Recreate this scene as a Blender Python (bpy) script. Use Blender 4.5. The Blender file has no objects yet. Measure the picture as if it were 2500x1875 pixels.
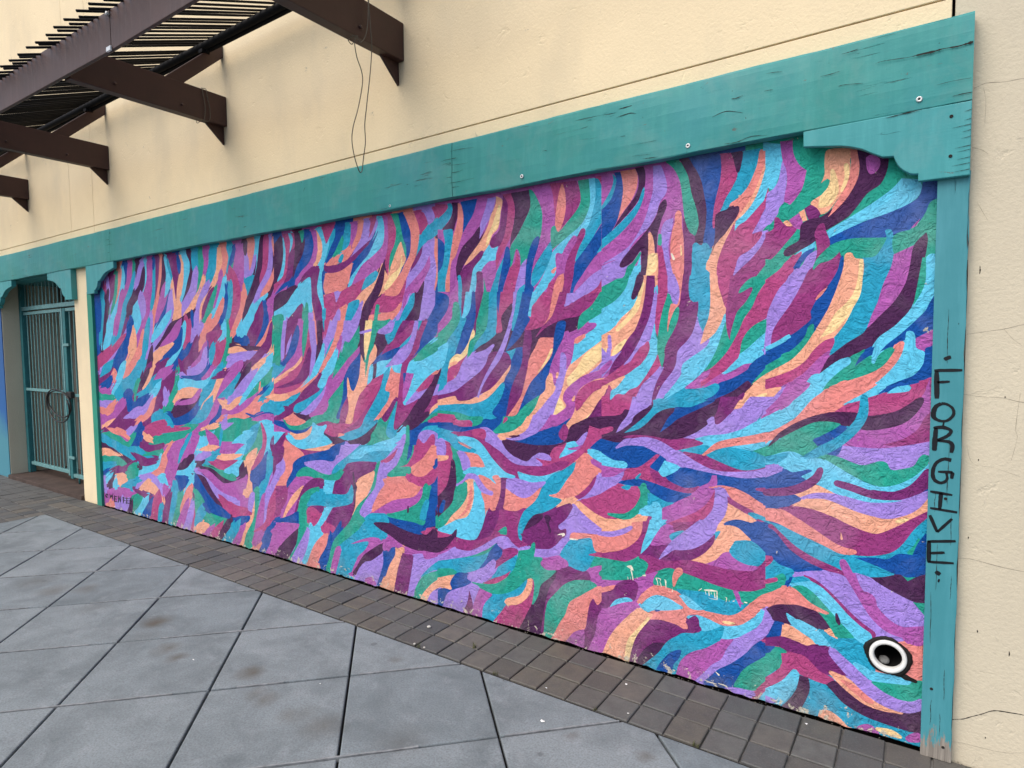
import bpy, bmesh, math, random
import numpy as np
from mathutils import Vector, Matrix
from mathutils.geometry import delaunay_2d_cdt

random.seed(7)
scene = bpy.context.scene
C = scene.collection
R = math.radians

# ------------------------------------------------------------------ camera, sky, sun, exposure
# X runs along the painted wall (to the right), Y into the wall (wall face at 0), Z up.
cam_d = bpy.data.cameras.new('camera')
cam_d.sensor_width = 36.0
cam_d.lens = 36.0 * 1506.17 / 2500.0
cam_d.clip_start = 0.05
cam_d.clip_end = 800
cam = bpy.data.objects.new('camera', cam_d)
C.objects.link(cam)
yaw, pitch, roll = R(-34.262), R(3.469), R(-0.598)
fwd = Vector((math.sin(yaw)*math.cos(pitch), math.cos(yaw)*math.cos(pitch), -math.sin(pitch)))
rgt = Vector((math.cos(yaw), -math.sin(yaw), 0))
upv = rgt.cross(fwd)
r2 = rgt*math.cos(roll) + upv*math.sin(roll)
u2 = -rgt*math.sin(roll) + upv*math.cos(roll)
m = Matrix.Identity(4)
for i in range(3):
    m[i][0], m[i][1], m[i][2] = r2[i], u2[i], -fwd[i]
m.translation = Vector((0, -2.828, 1.60))
cam.matrix_world = m
scene.camera = cam

SUN_EL, SUN_AZ = 52.0, 200.0            # azimuth measured clockwise from +Y
world = bpy.data.worlds.new('World')
scene.world = world
world.use_nodes = True
wn = world.node_tree.nodes
bg = wn['Background']
sky = wn.new('ShaderNodeTexSky')
sky.sky_type = 'NISHITA'
sky.sun_disc = False
sky.sun_elevation = R(SUN_EL)
sky.sun_rotation = R(SUN_AZ)
sky.dust_density = 3.0
sky.air_density = 1.0
world.node_tree.links.new(sky.outputs[0], bg.inputs[0])
bg.inputs[1].default_value = 0.11

sun_d = bpy.data.lights.new('sun', 'SUN')
sun_d.energy = 1.1
sun_d.angle = R(48)
sun_d.color = (1.0, 0.93, 0.82)
sun = bpy.data.objects.new('sun', sun_d)
C.objects.link(sun)
sdir = Vector((math.sin(R(SUN_AZ))*math.cos(R(SUN_EL)), math.cos(R(SUN_AZ))*math.cos(R(SUN_EL)), math.sin(R(SUN_EL))))
sun.rotation_euler = sdir.to_track_quat('Z', 'Y').to_euler()
sun.location = sdir*30

vs = scene.view_settings
vs.view_transform = 'Standard'
vs.look = 'None'
vs.exposure = 0.92
vs.gamma = 1.0
vs.use_curve_mapping = False
scene.cycles.max_bounces = 5
scene.cycles.diffuse_bounces = 3
scene.cycles.glossy_bounces = 2

# ------------------------------------------------------------------ helpers
def lin(h, k=1.0):
    c = [int(h[i:i+2], 16)/255 for i in (0, 2, 4)]
    return tuple((v/12.92 if v <= .04045 else ((v+.055)/1.055)**2.4)*k for v in c)

def link(name, me, mat=None, parent=None):
    o = bpy.data.objects.new(name, me)
    C.objects.link(o)
    if mat is not None and me is not None:
        if not me.materials: me.materials.append(mat)
    if parent is not None: o.parent = parent
    return o

def mesh(name, V, F, mat=None, parent=None, smooth=False):
    me = bpy.data.meshes.new(name)
    me.from_pydata([tuple(v) for v in V], [], F)
    me.update()
    if smooth:
        for p in me.polygons: p.use_smooth = True
    return link(name, me, mat, parent)

def thing(name, label, cat, loc=(0, 0, 0), group=None):
    o = bpy.data.objects.new(name, None)
    C.objects.link(o)
    o.location = loc
    o.empty_display_size = .1
    o['label'] = label
    o['category'] = cat
    if group: o['group'] = group
    return o

def tag(o, label, cat, group=None):
    o['label'] = label; o['category'] = cat
    if group: o['group'] = group
    return o

def bm_to(bm, name, mat, parent=None, smooth=False):
    me = bpy.data.meshes.new(name)
    bm.normal_update()
    bm.to_mesh(me); bm.free()
    if smooth:
        for p in me.polygons: p.use_smooth = True
    return link(name, me, mat, parent)

def bm_box(bm, x0, x1, y0, y1, z0, z1):
    v = [bm.verts.new((x, y, z)) for x in (x0, x1) for y in (y0, y1) for z in (z0, z1)]
    for f in ((0, 1, 3, 2), (4, 6, 7, 5), (0, 4, 5, 1), (2, 3, 7, 6), (0, 2, 6, 4), (1, 5, 7, 3)):
        bm.faces.new([v[i] for i in f])
    return v

def box(name, x0, x1, y0, y1, z0, z1, mat, parent=None, bev=0.0, seg=2):
    bm = bmesh.new()
    bm_box(bm, x0, x1, y0, y1, z0, z1)
    bmesh.ops.recalc_face_normals(bm, faces=bm.faces)
    if bev:
        bmesh.ops.bevel(bm, geom=bm.edges[:], offset=bev, segments=seg, affect='EDGES', profile=.6)
    return bm_to(bm, name, mat, parent)

def prism_xz(name, pts, y0, y1, mat, parent=None, bev=0.0):
    """outline in X,Z extruded from y0 to y1"""
    bm = bmesh.new()
    a = [bm.verts.new((x, y0, z)) for x, z in pts]
    b = [bm.verts.new((x, y1, z)) for x, z in pts]
    n = len(pts)
    bm.faces.new(a); bm.faces.new(b[::-1])
    for i in range(n):
        bm.faces.new([a[i], b[i], b[(i+1) % n], a[(i+1) % n]])
    bmesh.ops.recalc_face_normals(bm, faces=bm.faces)
    if bev:
        es = [e for e in bm.edges if abs(e.verts[0].co.y-y0) < 1e-6 and abs(e.verts[1].co.y-y0) < 1e-6]
        bmesh.ops.bevel(bm, geom=es, offset=bev, segments=2, affect='EDGES', profile=.5)
    return bm_to(bm, name, mat, parent)

def prism_yz(name, pts, x0, x1, mat, parent=None, bev=0.0):
    bm = bmesh.new()
    a = [bm.verts.new((x0, y, z)) for y, z in pts]
    b = [bm.verts.new((x1, y, z)) for y, z in pts]
    n = len(pts)
    bm.faces.new(a); bm.faces.new(b[::-1])
    for i in range(n):
        bm.faces.new([a[i], b[i], b[(i+1) % n], a[(i+1) % n]])
    bmesh.ops.recalc_face_normals(bm, faces=bm.faces)
    if bev:
        bmesh.ops.bevel(bm, geom=bm.edges[:], offset=bev, segments=1, affect='EDGES')
    return bm_to(bm, name, mat, parent)

def tube(name, pts, r, mat, parent=None, n=8, closed=False, cap=True):
    """round tube along a polyline; r may be a list"""
    P = [Vector(p) for p in pts]
    N = len(P)
    V = []; F = []
    ref = Vector((0.13, .97, .2)).normalized()
    for i in range(N):
        if closed: t = P[(i+1) % N]-P[i-1]
        else: t = P[min(i+1, N-1)]-P[max(i-1, 0)]
        t.normalize()
        a = t.cross(ref)
        if a.length < .05: a = t.cross(Vector((1, 0, 0)))
        a.normalize(); b = t.cross(a)
        rr = r[i] if isinstance(r, (list, tuple)) else r
        for k in range(n):
            an = 2*math.pi*k/n
            V.append(P[i]+(a*math.cos(an)+b*math.sin(an))*rr)
    M = N if closed else N-1
    for i in range(M):
        j = (i+1) % N
        for k in range(n):
            F.append((i*n+k, i*n+(k+1) % n, j*n+(k+1) % n, j*n+k))
    if not closed and cap:
        F.append(tuple(range(n))[::-1]); F.append(tuple((N-1)*n+k for k in range(n)))
    return mesh(name, V, F, mat, parent, smooth=True)

def catmull(P, n=5):
    P = [Vector(p) for p in P]; o = []
    for i in range(len(P)-1):
        a, b = P[i], P[i+1]
        z = P[i-1] if i else a
        q = P[i+2] if i+2 < len(P) else b
        for k in range(n):
            s = k/n
            o.append(a*(2*s**3-3*s*s+1)+(b-z)*.5*(s**3-2*s*s+s)+b*(3*s*s-2*s**3)+(q-a)*.5*(s**3-s*s))
    o.append(P[-1])
    return o

def ribbons(name, strokes, ysurf, mat, parent=None, jit=0.0):
    """flat painted strokes (x, z, width) lying on the surface y = ysurf(x, z)"""
    V = []; F = []
    for st in strokes:
        D = catmull([Vector(p) for p in st], 5) if len(st) > 2 else [Vector(st[0]).lerp(Vector(st[1]), k/5) for k in range(6)]
        base = len(V)
        for i, p in enumerate(D):
            t = (D[min(i+1, len(D)-1)]-D[max(i-1, 0)]); t.z = 0
            t.normalize()
            nx, nz = -t.y, t.x
            w = p.z/2*(1+random.uniform(-jit, jit))
            if i in (0, len(D)-1): w *= .75
            for s in (-1, 1):
                x = p.x+nx*w*s; z = p.y+nz*w*s
                V.append((x, ysurf(x, z), z))
        for i in range(len(D)-1):
            q = base+2*i
            F.append((q, q+1, q+3, q+2))
    return mesh(name, V, F, mat, parent)

# ------------------------------------------------------------------ materials
def newmat(name):
    ma = bpy.data.materials.new(name)
    ma.use_nodes = True
    nt = ma.node_tree
    return ma, nt, nt.nodes['Principled BSDF']

class N:
    """small node builder"""
    def __init__(s, nt): s.nt = nt
    def n(s, t, **kw):
        o = s.nt.nodes.new(t)
        for k, v in kw.items():
            if k.startswith('i_'):
                key = k[2:]
                key = int(key) if key.isdigit() else key.replace('_', ' ')
                o.inputs[key].default_value = v
            else: setattr(o, k, v)
        return o
    def l(s, a, b): s.nt.links.new(a, b)
    def coord(s, kind='Object'): return s.n('ShaderNodeTexCoord').outputs[kind]
    def pos(s): return s.n('ShaderNodeNewGeometry').outputs['Position']
    def noise(s, vec, scale, detail=4, rough=.55, dist=0.0, sc=None):
        if sc:
            mp = s.n('ShaderNodeMapping'); mp.inputs['Scale'].default_value = sc
            s.l(vec, mp.inputs[0]); vec = mp.outputs[0]
        o = s.n('ShaderNodeTexNoise')
        o.inputs['Scale'].default_value = scale; o.inputs['Detail'].default_value = detail
        o.inputs['Roughness'].default_value = rough; o.inputs['Distortion'].default_value = dist
        s.l(vec, o.inputs['Vector'])
        return o.outputs['Fac']
    def ramp(s, fac, stops):
        o = s.n('ShaderNodeValToRGB')
        e = o.color_ramp.elements
        while len(e) < len(stops): e.new(.5)
        for q, (p, c) in zip(e, stops):
            q.position = p
            q.color = (c, c, c, 1) if not isinstance(c, (tuple, list)) else (*c[:3], 1)
        s.l(fac, o.inputs[0])
        return o.outputs[0]
    def mix(s, f, a, b, mode='MIX'):
        o = s.n('ShaderNodeMix', data_type='RGBA', blend_type=mode)
        for sock, v in ((o.inputs[0], f), (o.inputs[6], a), (o.inputs[7], b)):
            if hasattr(v, 'is_linked') or hasattr(v, 'links'): s.l(v, sock)
            elif isinstance(v, (int, float)): sock.default_value = v
            else: sock.default_value = (*v[:3], 1)
        return o.outputs[2]
    def math(s, op, a, b=None, clamp=False):
        o = s.n('ShaderNodeMath', operation=op, use_clamp=clamp)
        for sock, v in zip(o.inputs, (a, b)):
            if v is None: continue
            if isinstance(v, (int, float)): sock.default_value = v
            else: s.l(v, sock)
        return o.outputs[0]
    def bump(s, h, strength, dist, prev=None):
        o = s.n('ShaderNodeBump')
        o.inputs['Strength'].default_value = strength; o.inputs['Distance'].default_value = dist
        s.l(h, o.inputs['Height'])
        if prev is not None: s.l(prev, o.inputs['Normal'])
        return o.outputs[0]

def mat_stucco(name, base, dirt, bumpk=1.0):
    ma, nt, p = newmat(name); g = N(nt); v = g.pos()
    broad = g.ramp(g.noise(v, 1.1, 4, .6), [(.42, 0), (.72, 1)])
    col = g.mix(broad, base, tuple(c*.90 for c in base))
    drip = g.ramp(g.noise(v, 1.3, 4, .62, sc=(1.7, 1.7, .8)), [(.52, 0), (.85, .30)])
    col = g.mix(drip, col, dirt)
    spot = g.ramp(g.noise(v, 5.5, 6, .72, .6), [(.66, 0), (.71, .75)])
    col = g.mix(spot, col, tuple(c*.7 for c in dirt))
    fine = g.noise(v, 70, 3, .65)
    col = g.mix(g.ramp(fine, [(.3, .16), (.6, 0)]), col, tuple(c*.72 for c in base))
    g.l(col, p.inputs['Base Color'])
    p.inputs['Roughness'].default_value = .88
    p.inputs['Specular IOR Level'].default_value = .2
    dent = g.ramp(g.noise(v, 9, 4, .62, .5), [(.30, 0), (.37, .9), (.66, 1), (.70, .6)])
    h = g.math('ADD', g.math('MULTIPLY', dent, .8), g.math('MULTIPLY', fine, .9))
    h = g.math('ADD', h, g.math('MULTIPLY', g.noise(v, 2.5, 1, .5), 2.5))
    b = g.bump(h, .30*bumpk, .007)
    g.l(b, p.inputs['Normal'])
    return ma

def mat_mural():
    ma, nt, p = newmat('mural_paint'); g = N(nt); v = g.pos()
    a = g.n('ShaderNodeAttribute', attribute_name='paint').outputs['Color']
    streak = g.noise(v, 30, 2, .6, .8)
    col = g.mix(g.ramp(streak, [(.35, .35), (.6, 0)]), a, (1.35, 1.3, 1.25), 'MULTIPLY')
    patch = g.ramp(g.noise(v, 4.5, 2, .5), [(.35, .07), (.55, 0)])
    col = g.mix(patch, col, (.05, .04, .06))
    chalk = g.ramp(g.noise(v, 1.7, 4, .65, .6), [(.48, 0), (.78, .22)])
    col = g.mix(chalk, col, (.62, .56, .62))
    thin = g.ramp(g.noise(v, 9, 4, .7, 1.0, sc=(1, 1, 2.2)), [(.56, 0), (.72, .30)])
    col = g.mix(thin, col, (1.5, 1.42, 1.38), 'MULTIPLY')
    # flecks of paint missing low down near the ground
    sep = g.n('ShaderNodeSeparateXYZ'); g.l(v, sep.inputs[0])
    low = g.math('SUBTRACT', 1.0, g.math('MULTIPLY', sep.outputs[2], 9.0), True)
    fl = g.ramp(g.math('ADD', g.noise(v, 22, 5, .7, .4), g.math('MULTIPLY', low, .16)), [(.69, 0), (.71, .9)])
    splash = g.math('MULTIPLY', g.math('SUBTRACT', 1.0, g.math('MULTIPLY', sep.outputs[2], 5.0), True), g.ramp(g.noise(v, 6, 5, .7), [(.42, 0), (.68, .6)]))
    col = g.mix(splash, col, (.17, .15, .13))
    col = g.mix(fl, col, (.55, .5, .4))
    g.l(col, p.inputs['Base Color'])
    p.inputs['Roughness'].default_value = .72
    p.inputs['Specular IOR Level'].default_value = .16
    n1 = g.noise(v, 19, 4, .64, 1.2)
    h1 = g.ramp(n1, [(.30, 0), (.46, .55), (.485, .9), (.56, 1), (.60, .72), (.75, .6)])
    h2 = g.noise(v, 55, 2, .6)
    h = g.math('ADD', h1, g.math('MULTIPLY', h2, .55))
    b = g.bump(h, .78, .009)
    g.l(b, p.inputs['Normal'])
    return ma

def mat_paintwood(name, base, lo=None, grain_axis='x', bare=None, wear=.63):
    """weathered teal paint on timber; bare = height under which the paint has flaked to grey wood"""
    ma, nt, p = newmat(name); g = N(nt); v = g.pos()
    sc = (.6, 6, 9) if grain_axis == 'x' else (9, 6, .6)
    grain = g.noise(v, 6, 6, .65, .4, sc=sc)
    tone = g.noise(v, 1.6, 4, .6)
    col = g.mix(g.ramp(tone, [(.35, 0), (.7, 1)]), base, lo or tuple(c*.82 for c in base))
    sc2 = (1.2, 14, .9) if grain_axis == 'x' else (1.2, 14, .9)
    runs = g.ramp(g.noise(v, 5, 4, .65, sc=(4.5, 4, .5)), [(.45, 0), (.78, .42)])
    col = g.mix(runs, col, tuple(min(1, c*1.3+.03) for c in base))
    crack = g.ramp(grain, [(wear, 0), (wear+.045, 1)])
    patch = g.ramp(g.noise(v, 2.2, 3, .6), [(.5, 0), (.62, 1)])
    cm = g.math('MULTIPLY', crack, patch)
    col = g.mix(cm, col, (.035, .03, .028))
    spot = g.ramp(g.noise(v, 38, 3, .6), [(.74, 0), (.77, .8)])
    col = g.mix(spot, col, tuple(c*.25 for c in base))
    if grain_axis == 'x':
        chip = g.ramp(g.noise(v, 11, 6, .75, .6, sc=(.8, 1, 2.2)), [(.665, 0), (.685, .85)])
        col = g.mix(chip, col, (.10, .085, .075))
        fade = g.ramp(g.noise(v, 3.5, 5, .7, .4), [(.5, 0), (.75, .35)])
        col = g.mix(fade, col, tuple(min(1, c*.6+.16) for c in base))
    if bare is not None:
        sep = g.n('ShaderNodeSeparateXYZ'); g.l(v, sep.inputs[0])
        hz = g.math('SUBTRACT', g.math('ADD', sep.outputs[2], g.math('MULTIPLY', g.math('SUBTRACT', g.noise(v, 8, 5, .7, .5, sc=(9, 4, 1.2)), .5), .34)), bare)
        msk = g.ramp(g.math('MULTIPLY', hz, 12.0, True), [(.0, 1), (.25, 0)])
        wood = g.mix(g.ramp(g.noise(v, 8, 6, .7, .3, sc=(14, 8, .7)), [(.35, 0), (.65, 1)]), (.16, .14, .12), (.34, .31, .27))
        col = g.mix(msk, col, wood)
    g.l(col, p.inputs['Base Color'])
    p.inputs['Roughness'].default_value = .5
    p.inputs['Specular IOR Level'].default_value = .3
    b = g.bump(cm, .8, -.004)
    b = g.bump(grain, .14, .004, b)
    b = g.bump(g.noise(v, 60, 3, .5), .10, .003, b)
    g.l(b, p.inputs['Normal'])
    return ma

def mat_plain(name, base, rough=.6, var=.25, scale=12, metal=0.0, bump=.12, rust=None, spec=.3):
    ma, nt, p = newmat(name); g = N(nt); v = g.pos()
    n1 = g.noise(v, scale, 5, .6, .3)
    col = g.mix(g.ramp(n1, [(.3, 1), (.7, 0)]), base, tuple(c*(1-var) for c in base))
    if rust is not None:
        col = g.mix(g.ramp(g.noise(v, scale*1.7, 6, .7, .5), [(.60, 0), (.68, .9)]), col, rust)
    g.l(col, p.inputs['Base Color'])
    p.inputs['Roughness'].default_value = rough
    p.inputs['Metallic'].default_value = metal
    p.inputs['Specular IOR Level'].default_value = spec
    if bump: g.l(g.bump(g.noise(v, scale*5, 4, .6), bump, .004), p.inputs['Normal'])
    return ma

def mat_steel_brown(name, base, streak=0.0):
    ma, nt, p = newmat(name); g = N(nt); v = g.pos()
    n1 = g.noise(v, 5, 5, .65, .3)
    col = g.mix(g.ramp(n1, [(.35, 0), (.7, 1)]), base, tuple(c*.72 for c in base))
    st = g.ramp(g.noise(v, 4, 4, .6, sc=(6, 2, .35)), [(.5, 0), (.72, streak)])
    col = g.mix(st, col, (.125, .088, .078))
    chip = g.ramp(g.noise(v, 16, 5, .7), [(.73, 0), (.75, .8)])
    col = g.mix(chip, col, (.28, .22, .20))
    g.l(col, p.inputs['Base Color'])
    p.inputs['Roughness'].default_value = .55
    g.l(g.bump(g.noise(v, 40, 4, .6), .15, .003), p.inputs['Normal'])
    return ma

STAINS = [(-3.747, -1.08, 0.1, 1.0), (-4.831, -1.224, 0.13, 0.55), (-4.671, -1.094, 0.1, 0.5), (-5.132, -1.227, 0.16, 0.35), (-4.288, -1.214, 0.12, 0.25), (-3.36, -1.22, 0.09, 0.7), (-3.217, -1.226, 0.07, 0.8), (-3.626, -1.216, 0.12, 0.2), (-2.754, -1.109, 0.09, 0.85), (-2.565, -1.211, 0.08, 0.5), (-2.477, -1.21, 0.07, 0.55), (-2.293, -1.233, 0.07, 0.45), (-2.104, -1.197, 0.12, 0.5), (-2.234, -0.618, 0.05, 0.5), (-1.742, -1.093, 0.14, 0.25), (-1.175, -0.675, 0.05, 0.5), (-0.882, -0.636, 0.045, 0.6), (-2.249, -1.192, 0.1, 0.3)]

def mat_concrete():
    ma, nt, p = newmat('concrete_slab'); g = N(nt); v = g.pos()
    rnd = g.n('ShaderNodeObjectInfo').outputs['Random']
    base = g.mix(g.ramp(rnd, [(0, 0), (1, 1)]), (.188, .222, .240), (.246, .278, .294))
    mot = g.noise(v, 3.2, 7, .68, .5)
    col = g.mix(g.ramp(mot, [(.32, .8), (.60, 0)]), base, (.115, .136, .146))
    col = g.mix(g.ramp(g.noise(v, 9, 6, .7, .4), [(.52, 0), (.75, .35)]), col, (.36, .385, .41))
    fine = g.noise(v, 120, 3, .6)
    col = g.mix(g.ramp(fine, [(.3, .55), (.6, 0)]), col, (.10, .108, .115))
    # rust and drink stains
    wob = g.n('ShaderNodeTexNoise'); wob.inputs['Scale'].default_value = 9; wob.inputs['Detail'].default_value = 5
    g.l(v, wob.inputs['Vector'])
    off = g.n('ShaderNodeVectorMath', operation='MULTIPLY_ADD')
    g.l(wob.outputs['Color'], off.inputs[0]); off.inputs[1].default_value = (.10, .10, 0); off.inputs[2].default_value = (-.05, -.05, 0)
    add = g.n('ShaderNodeVectorMath', operation='ADD'); g.l(v, add.inputs[0]); g.l(off.outputs[0], add.inputs[1])
    acc = None
    for x, y, r, k in STAINS:
        d = g.n('ShaderNodeVectorMath', operation='DISTANCE'); g.l(add.outputs[0], d.inputs[0]); d.inputs[1].default_value = (x, y, 0)
        s = g.math('MULTIPLY', g.math('SUBTRACT', 1.0, g.math('DIVIDE', d.outputs['Value'], r), True), k)
        acc = s if acc is None else g.math('MAXIMUM', acc, s)
    col = g.mix(g.math('MULTIPLY', acc, .85, True), col, (.085, .066, .045))
    # old flattened gum
    vo = g.n('ShaderNodeTexVoronoi'); vo.inputs['Scale'].default_value = 4.2; g.l(v, vo.inputs['Vector'])
    gum = g.ramp(g.math('ADD', vo.outputs['Distance'], g.math('MULTIPLY', fine, .05)), [(.085, .6), (.110, 0)])
    sepc = g.n('ShaderNodeSeparateColor'); g.l(vo.outputs['Color'], sepc.inputs[0])
    gsel = g.ramp(sepc.outputs[0], [(.50, 0), (.52, 1)])
    col = g.mix(g.math('MULTIPLY', gum, gsel), col, (.10, .105, .11))
    g.l(col, p.inputs['Base Color'])
    p.inputs['Roughness'].default_value = .78
    p.inputs['Specular IOR Level'].default_value = .3
    b = g.bump(g.math('ADD', fine, g.math('MULTIPLY', mot, 1.5)), .32, .004)
    g.l(b, p.inputs['Normal'])
    return ma

def mat_paver():
    ma, nt, p = newmat('paver_brick'); g = N(nt); v = g.pos()
    rnd = g.n('ShaderNodeObjectInfo').outputs['Random']
    base = g.ramp(rnd, [(0, (.052, .057, .061)), (.18, (.112, .113, .105)), (.36, (.067, .069, .069)), (.55, (.132, .119, .100)), (.75, (.084, .085, .080)), (.88, (.116, .102, .079)), (1, (.062, .062, .061))])
    mot = g.noise(v, 14, 6, .68, .4)
    col = g.mix(g.ramp(mot, [(.35, .55), (.6, 0)]), base, (.06, .056, .056))
    fine = g.noise(v, 160, 3, .6)
    col = g.mix(g.ramp(fine, [(.5, 0), (.75, .5)]), col, (.17, .155, .145))
    dust = g.ramp(g.noise(v, 2.1, 4, .6), [(.5, 0), (.75, .35)])
    col = g.mix(dust, col, (.15, .14, .13))
    g.l(col, p.inputs['Base Color'])
    p.inputs['Roughness'].default_value = .72
    b = g.bump(fine, .3, .003)
    b = g.bump(mot, .25, .006, b)
    g.l(b, p.inputs['Normal'])
    return ma

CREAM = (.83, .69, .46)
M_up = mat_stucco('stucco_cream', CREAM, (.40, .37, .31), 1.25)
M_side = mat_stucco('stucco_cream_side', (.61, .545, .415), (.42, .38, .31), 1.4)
M_back = mat_plain('shaded_beige_wall', (.17, .152, .13), .8, .35, 3)  # beige back wall behind the gate, its shade put into a dimmer colour
M_dark = mat_plain('groove_shadow_board', (.008, .006, .005), .9, spec=.05)  # near-black wall core: shade of grooves and mural foot put into its colour
M_mural = mat_mural()
TEAL = lin('3d999b')
M_beam = mat_paintwood('teal_painted_timber', lin('35958e', .82), lin('3d989c', .82), 'x')
M_post = mat_paintwood('teal_painted_post', lin('4a97a3', .84), lin('418f99', .84), 'z', bare=.075, wear=.66)
M_brk = mat_paintwood('teal_painted_bracket', lin('45a0a4', .86), lin('3f979b', .86), 'x', wear=.68)
M_trim = mat_paintwood('green_painted_trim', lin('2f957f', .9), lin('2a8672', .9), 'z', wear=.68)
M_ink = mat_plain('black_marker', (.008, .010, .014), .4, .2, 40, bump=0)
M_split = mat_plain('split_timber', (.030, .026, .023), .9, .4, 60)
M_crack = mat_plain('stucco_crack', (.33, .285, .22), .9, .3, 40)
M_screw = mat_plain('zinc_washer', (.72, .74, .74), .35, .2, 60, metal=.3)
M_brown = mat_steel_brown('brown_painted_steel', (.048, .015, .012))
M_brown2 = mat_steel_brown('weathered_brown_beam', (.060, .025, .019), .30)
M_black = mat_plain('black_painted_steel', (.007, .007, .008), .7, .3, 30, spec=.12)
M_wire = mat_plain('grey_brown_wire', (.11, .095, .075), .6, .2, 40)
M_gate = mat_plain('pale_teal_gate_paint', lin('7fb3b5', .75), .5, .25, 14, rust=(.06, .035, .025))
M_gatefr = mat_plain('teal_gate_frame', lin('3d8c92', .7), .5, .25, 14, rust=(.06, .035, .025))
M_rubber = mat_plain('dark_cable_cover', (.03, .03, .032), .5)
M_conc = mat_concrete()
M_pav = mat_paver()
M_sand = mat_plain('joint_sand', (.24, .235, .225), .95, .93, 3.2)
M_jdark = mat_plain('dark_joint', (.020, .019, .018), .95, .4, 20)
M_mortar = mat_plain('pale_joint_mortar', (.30, .315, .325), .9, .5, 25)
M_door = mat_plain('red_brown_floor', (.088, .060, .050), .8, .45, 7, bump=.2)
M_pvc = mat_plain('white_pvc', (.82, .82, .79), .35, .22, 18)
M_tar = mat_plain('black_sealant', (.012, .010, .009), .7, .4, 30, bump=.8)
M_void = mat_plain('pipe_inside', (.006, .006, .006), .8)  # bore of the white pipe near-black, its unlit depth painted in
M_stone = mat_plain('grey_stone', (.20, .20, .195), .8, .4, 40, bump=.6)
M_leaf = mat_plain('dry_grass_blade', (.11, .12, .035), .7, .5, 30, bump=0)
M_paper = mat_plain('white_scrap', (.78, .78, .76), .7, .1, 30)
M_shell = mat_plain('pale_pebble', (.62, .60, .54), .6, .3, 60)

# ------------------------------------------------------------------ ground and paving
gp = mesh('ground', [(-300, -300, -.07), (300, -300, -.07), (300, 300, -.07), (-300, 300, -.07)], [(0, 1, 2, 3)], M_sand)
gp['kind'] = 'structure'

YB = -.468                       # line between the paver border and the slabs
XL = -7.18                       # left end of the slab field
pave = mesh('plaza_pavement', [(XL, -9, -.022), (9, -9, -.022), (9, YB, -.022), (XL, YB, -.022)], [(0, 1, 2, 3)], M_jdark)
pave['kind'] = 'structure'

def clip_half(P, nx, ny, c):
    """keep the side nx*x+ny*y >= c"""
    o = []
    for i in range(len(P)):
        a, b = P[i-1], P[i]
        da = nx*a[0]+ny*a[1]-c; db = nx*b[0]+ny*b[1]-c
        if (da >= 0) != (db >= 0):
            k = da/(da-db)
            o.append((a[0]+(b[0]-a[0])*k, a[1]+(b[1]-a[1])*k))
        if db >= 0: o.append(b)
    return o

def area(P):
    return abs(sum(P[i-1][0]*P[i][1]-P[i][0]*P[i-1][1] for i in range(len(P))))/2

sA, sB = .905, .875              # spacings measured along the wall
gapA, gapB = .0075, .0085
cA0, cB0 = -2.279, -.586
for ia in range(-9, 13):
    for ib in range(-9, 13):
        a0 = cA0+ia*sA+gapA; a1 = cA0+(ia+1)*sA-gapA        # x+y between
        b0 = cB0+ib*sB+gapB; b1 = cB0+(ib+1)*sB-gapB        # x-y between
        P = [((a+b)/2, (a-b)/2) for a, b in ((a0, b0), (a1, b0), (a1, b1), (a0, b1))]
        P = clip_half(P, 0, -1, -(YB-.005))
        if len(P) > 2: P = clip_half(P, 1, 0, XL+.004)
        if len(P) > 2: P = clip_half(P, 0, 1, -5.4)
        if len(P) > 2: P = clip_half(P, -1, 0, -4.5)
        if len(P) < 3 or area(P) < .002: continue
        bm = bmesh.new()
        dz = random.uniform(-.0015, .0015)
        top = [bm.verts.new((x, y, dz)) for x, y in P]
        bot = [bm.verts.new((x, y, -.05)) for x, y in P]
        f = bm.faces.new(top)
        n = len(P)
        for i in range(n):
            bm.faces.new([top[i], bot[i], bot[(i+1) % n], top[(i+1) % n]])
        bmesh.ops.recalc_face_normals(bm, faces=bm.faces)
        es = [e for e in bm.edges if abs(e.verts[0].co.z-dz) < 1e-6 and abs(e.verts[1].co.z-dz) < 1e-6]
        bmesh.ops.bevel(bm, geom=es, offset=.006, segments=2, affect='EDGES', profile=.5)
        bm_to(bm, 'slab', M_conc, pave)
# pale mortar bead left in the second set of joints
for ib in range(-9, 13):
    c = cB0+ib*sB
    V = []; F = []
    t = YB-.01
    while t > -5.2:
        x = c+t
        if XL+.02 < x < 4.4:
            w = .0042+random.uniform(-.0012, .0012); z = .0006+random.uniform(-.0012, .0012)
            q = len(V)
            ox, oy = -.7071*.0048, .7071*.0048
            for s, zz in ((-1, -.02), (-1, z), (1, z), (1, -.02)):
                V.append((x+.7071*w*s+ox, t-.7071*w*s+oy, zz))
            if q and math.sin(x*5.1+ib)+math.sin(x*13+2*ib)*.7 > -.5:
                for k in range(3): F.append((q-4+k, q-3+k, q+1+k, q+k))
        t -= .05
    if len(V) > 8: mesh('mortar_joint', V, F, M_mortar, pave)

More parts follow.
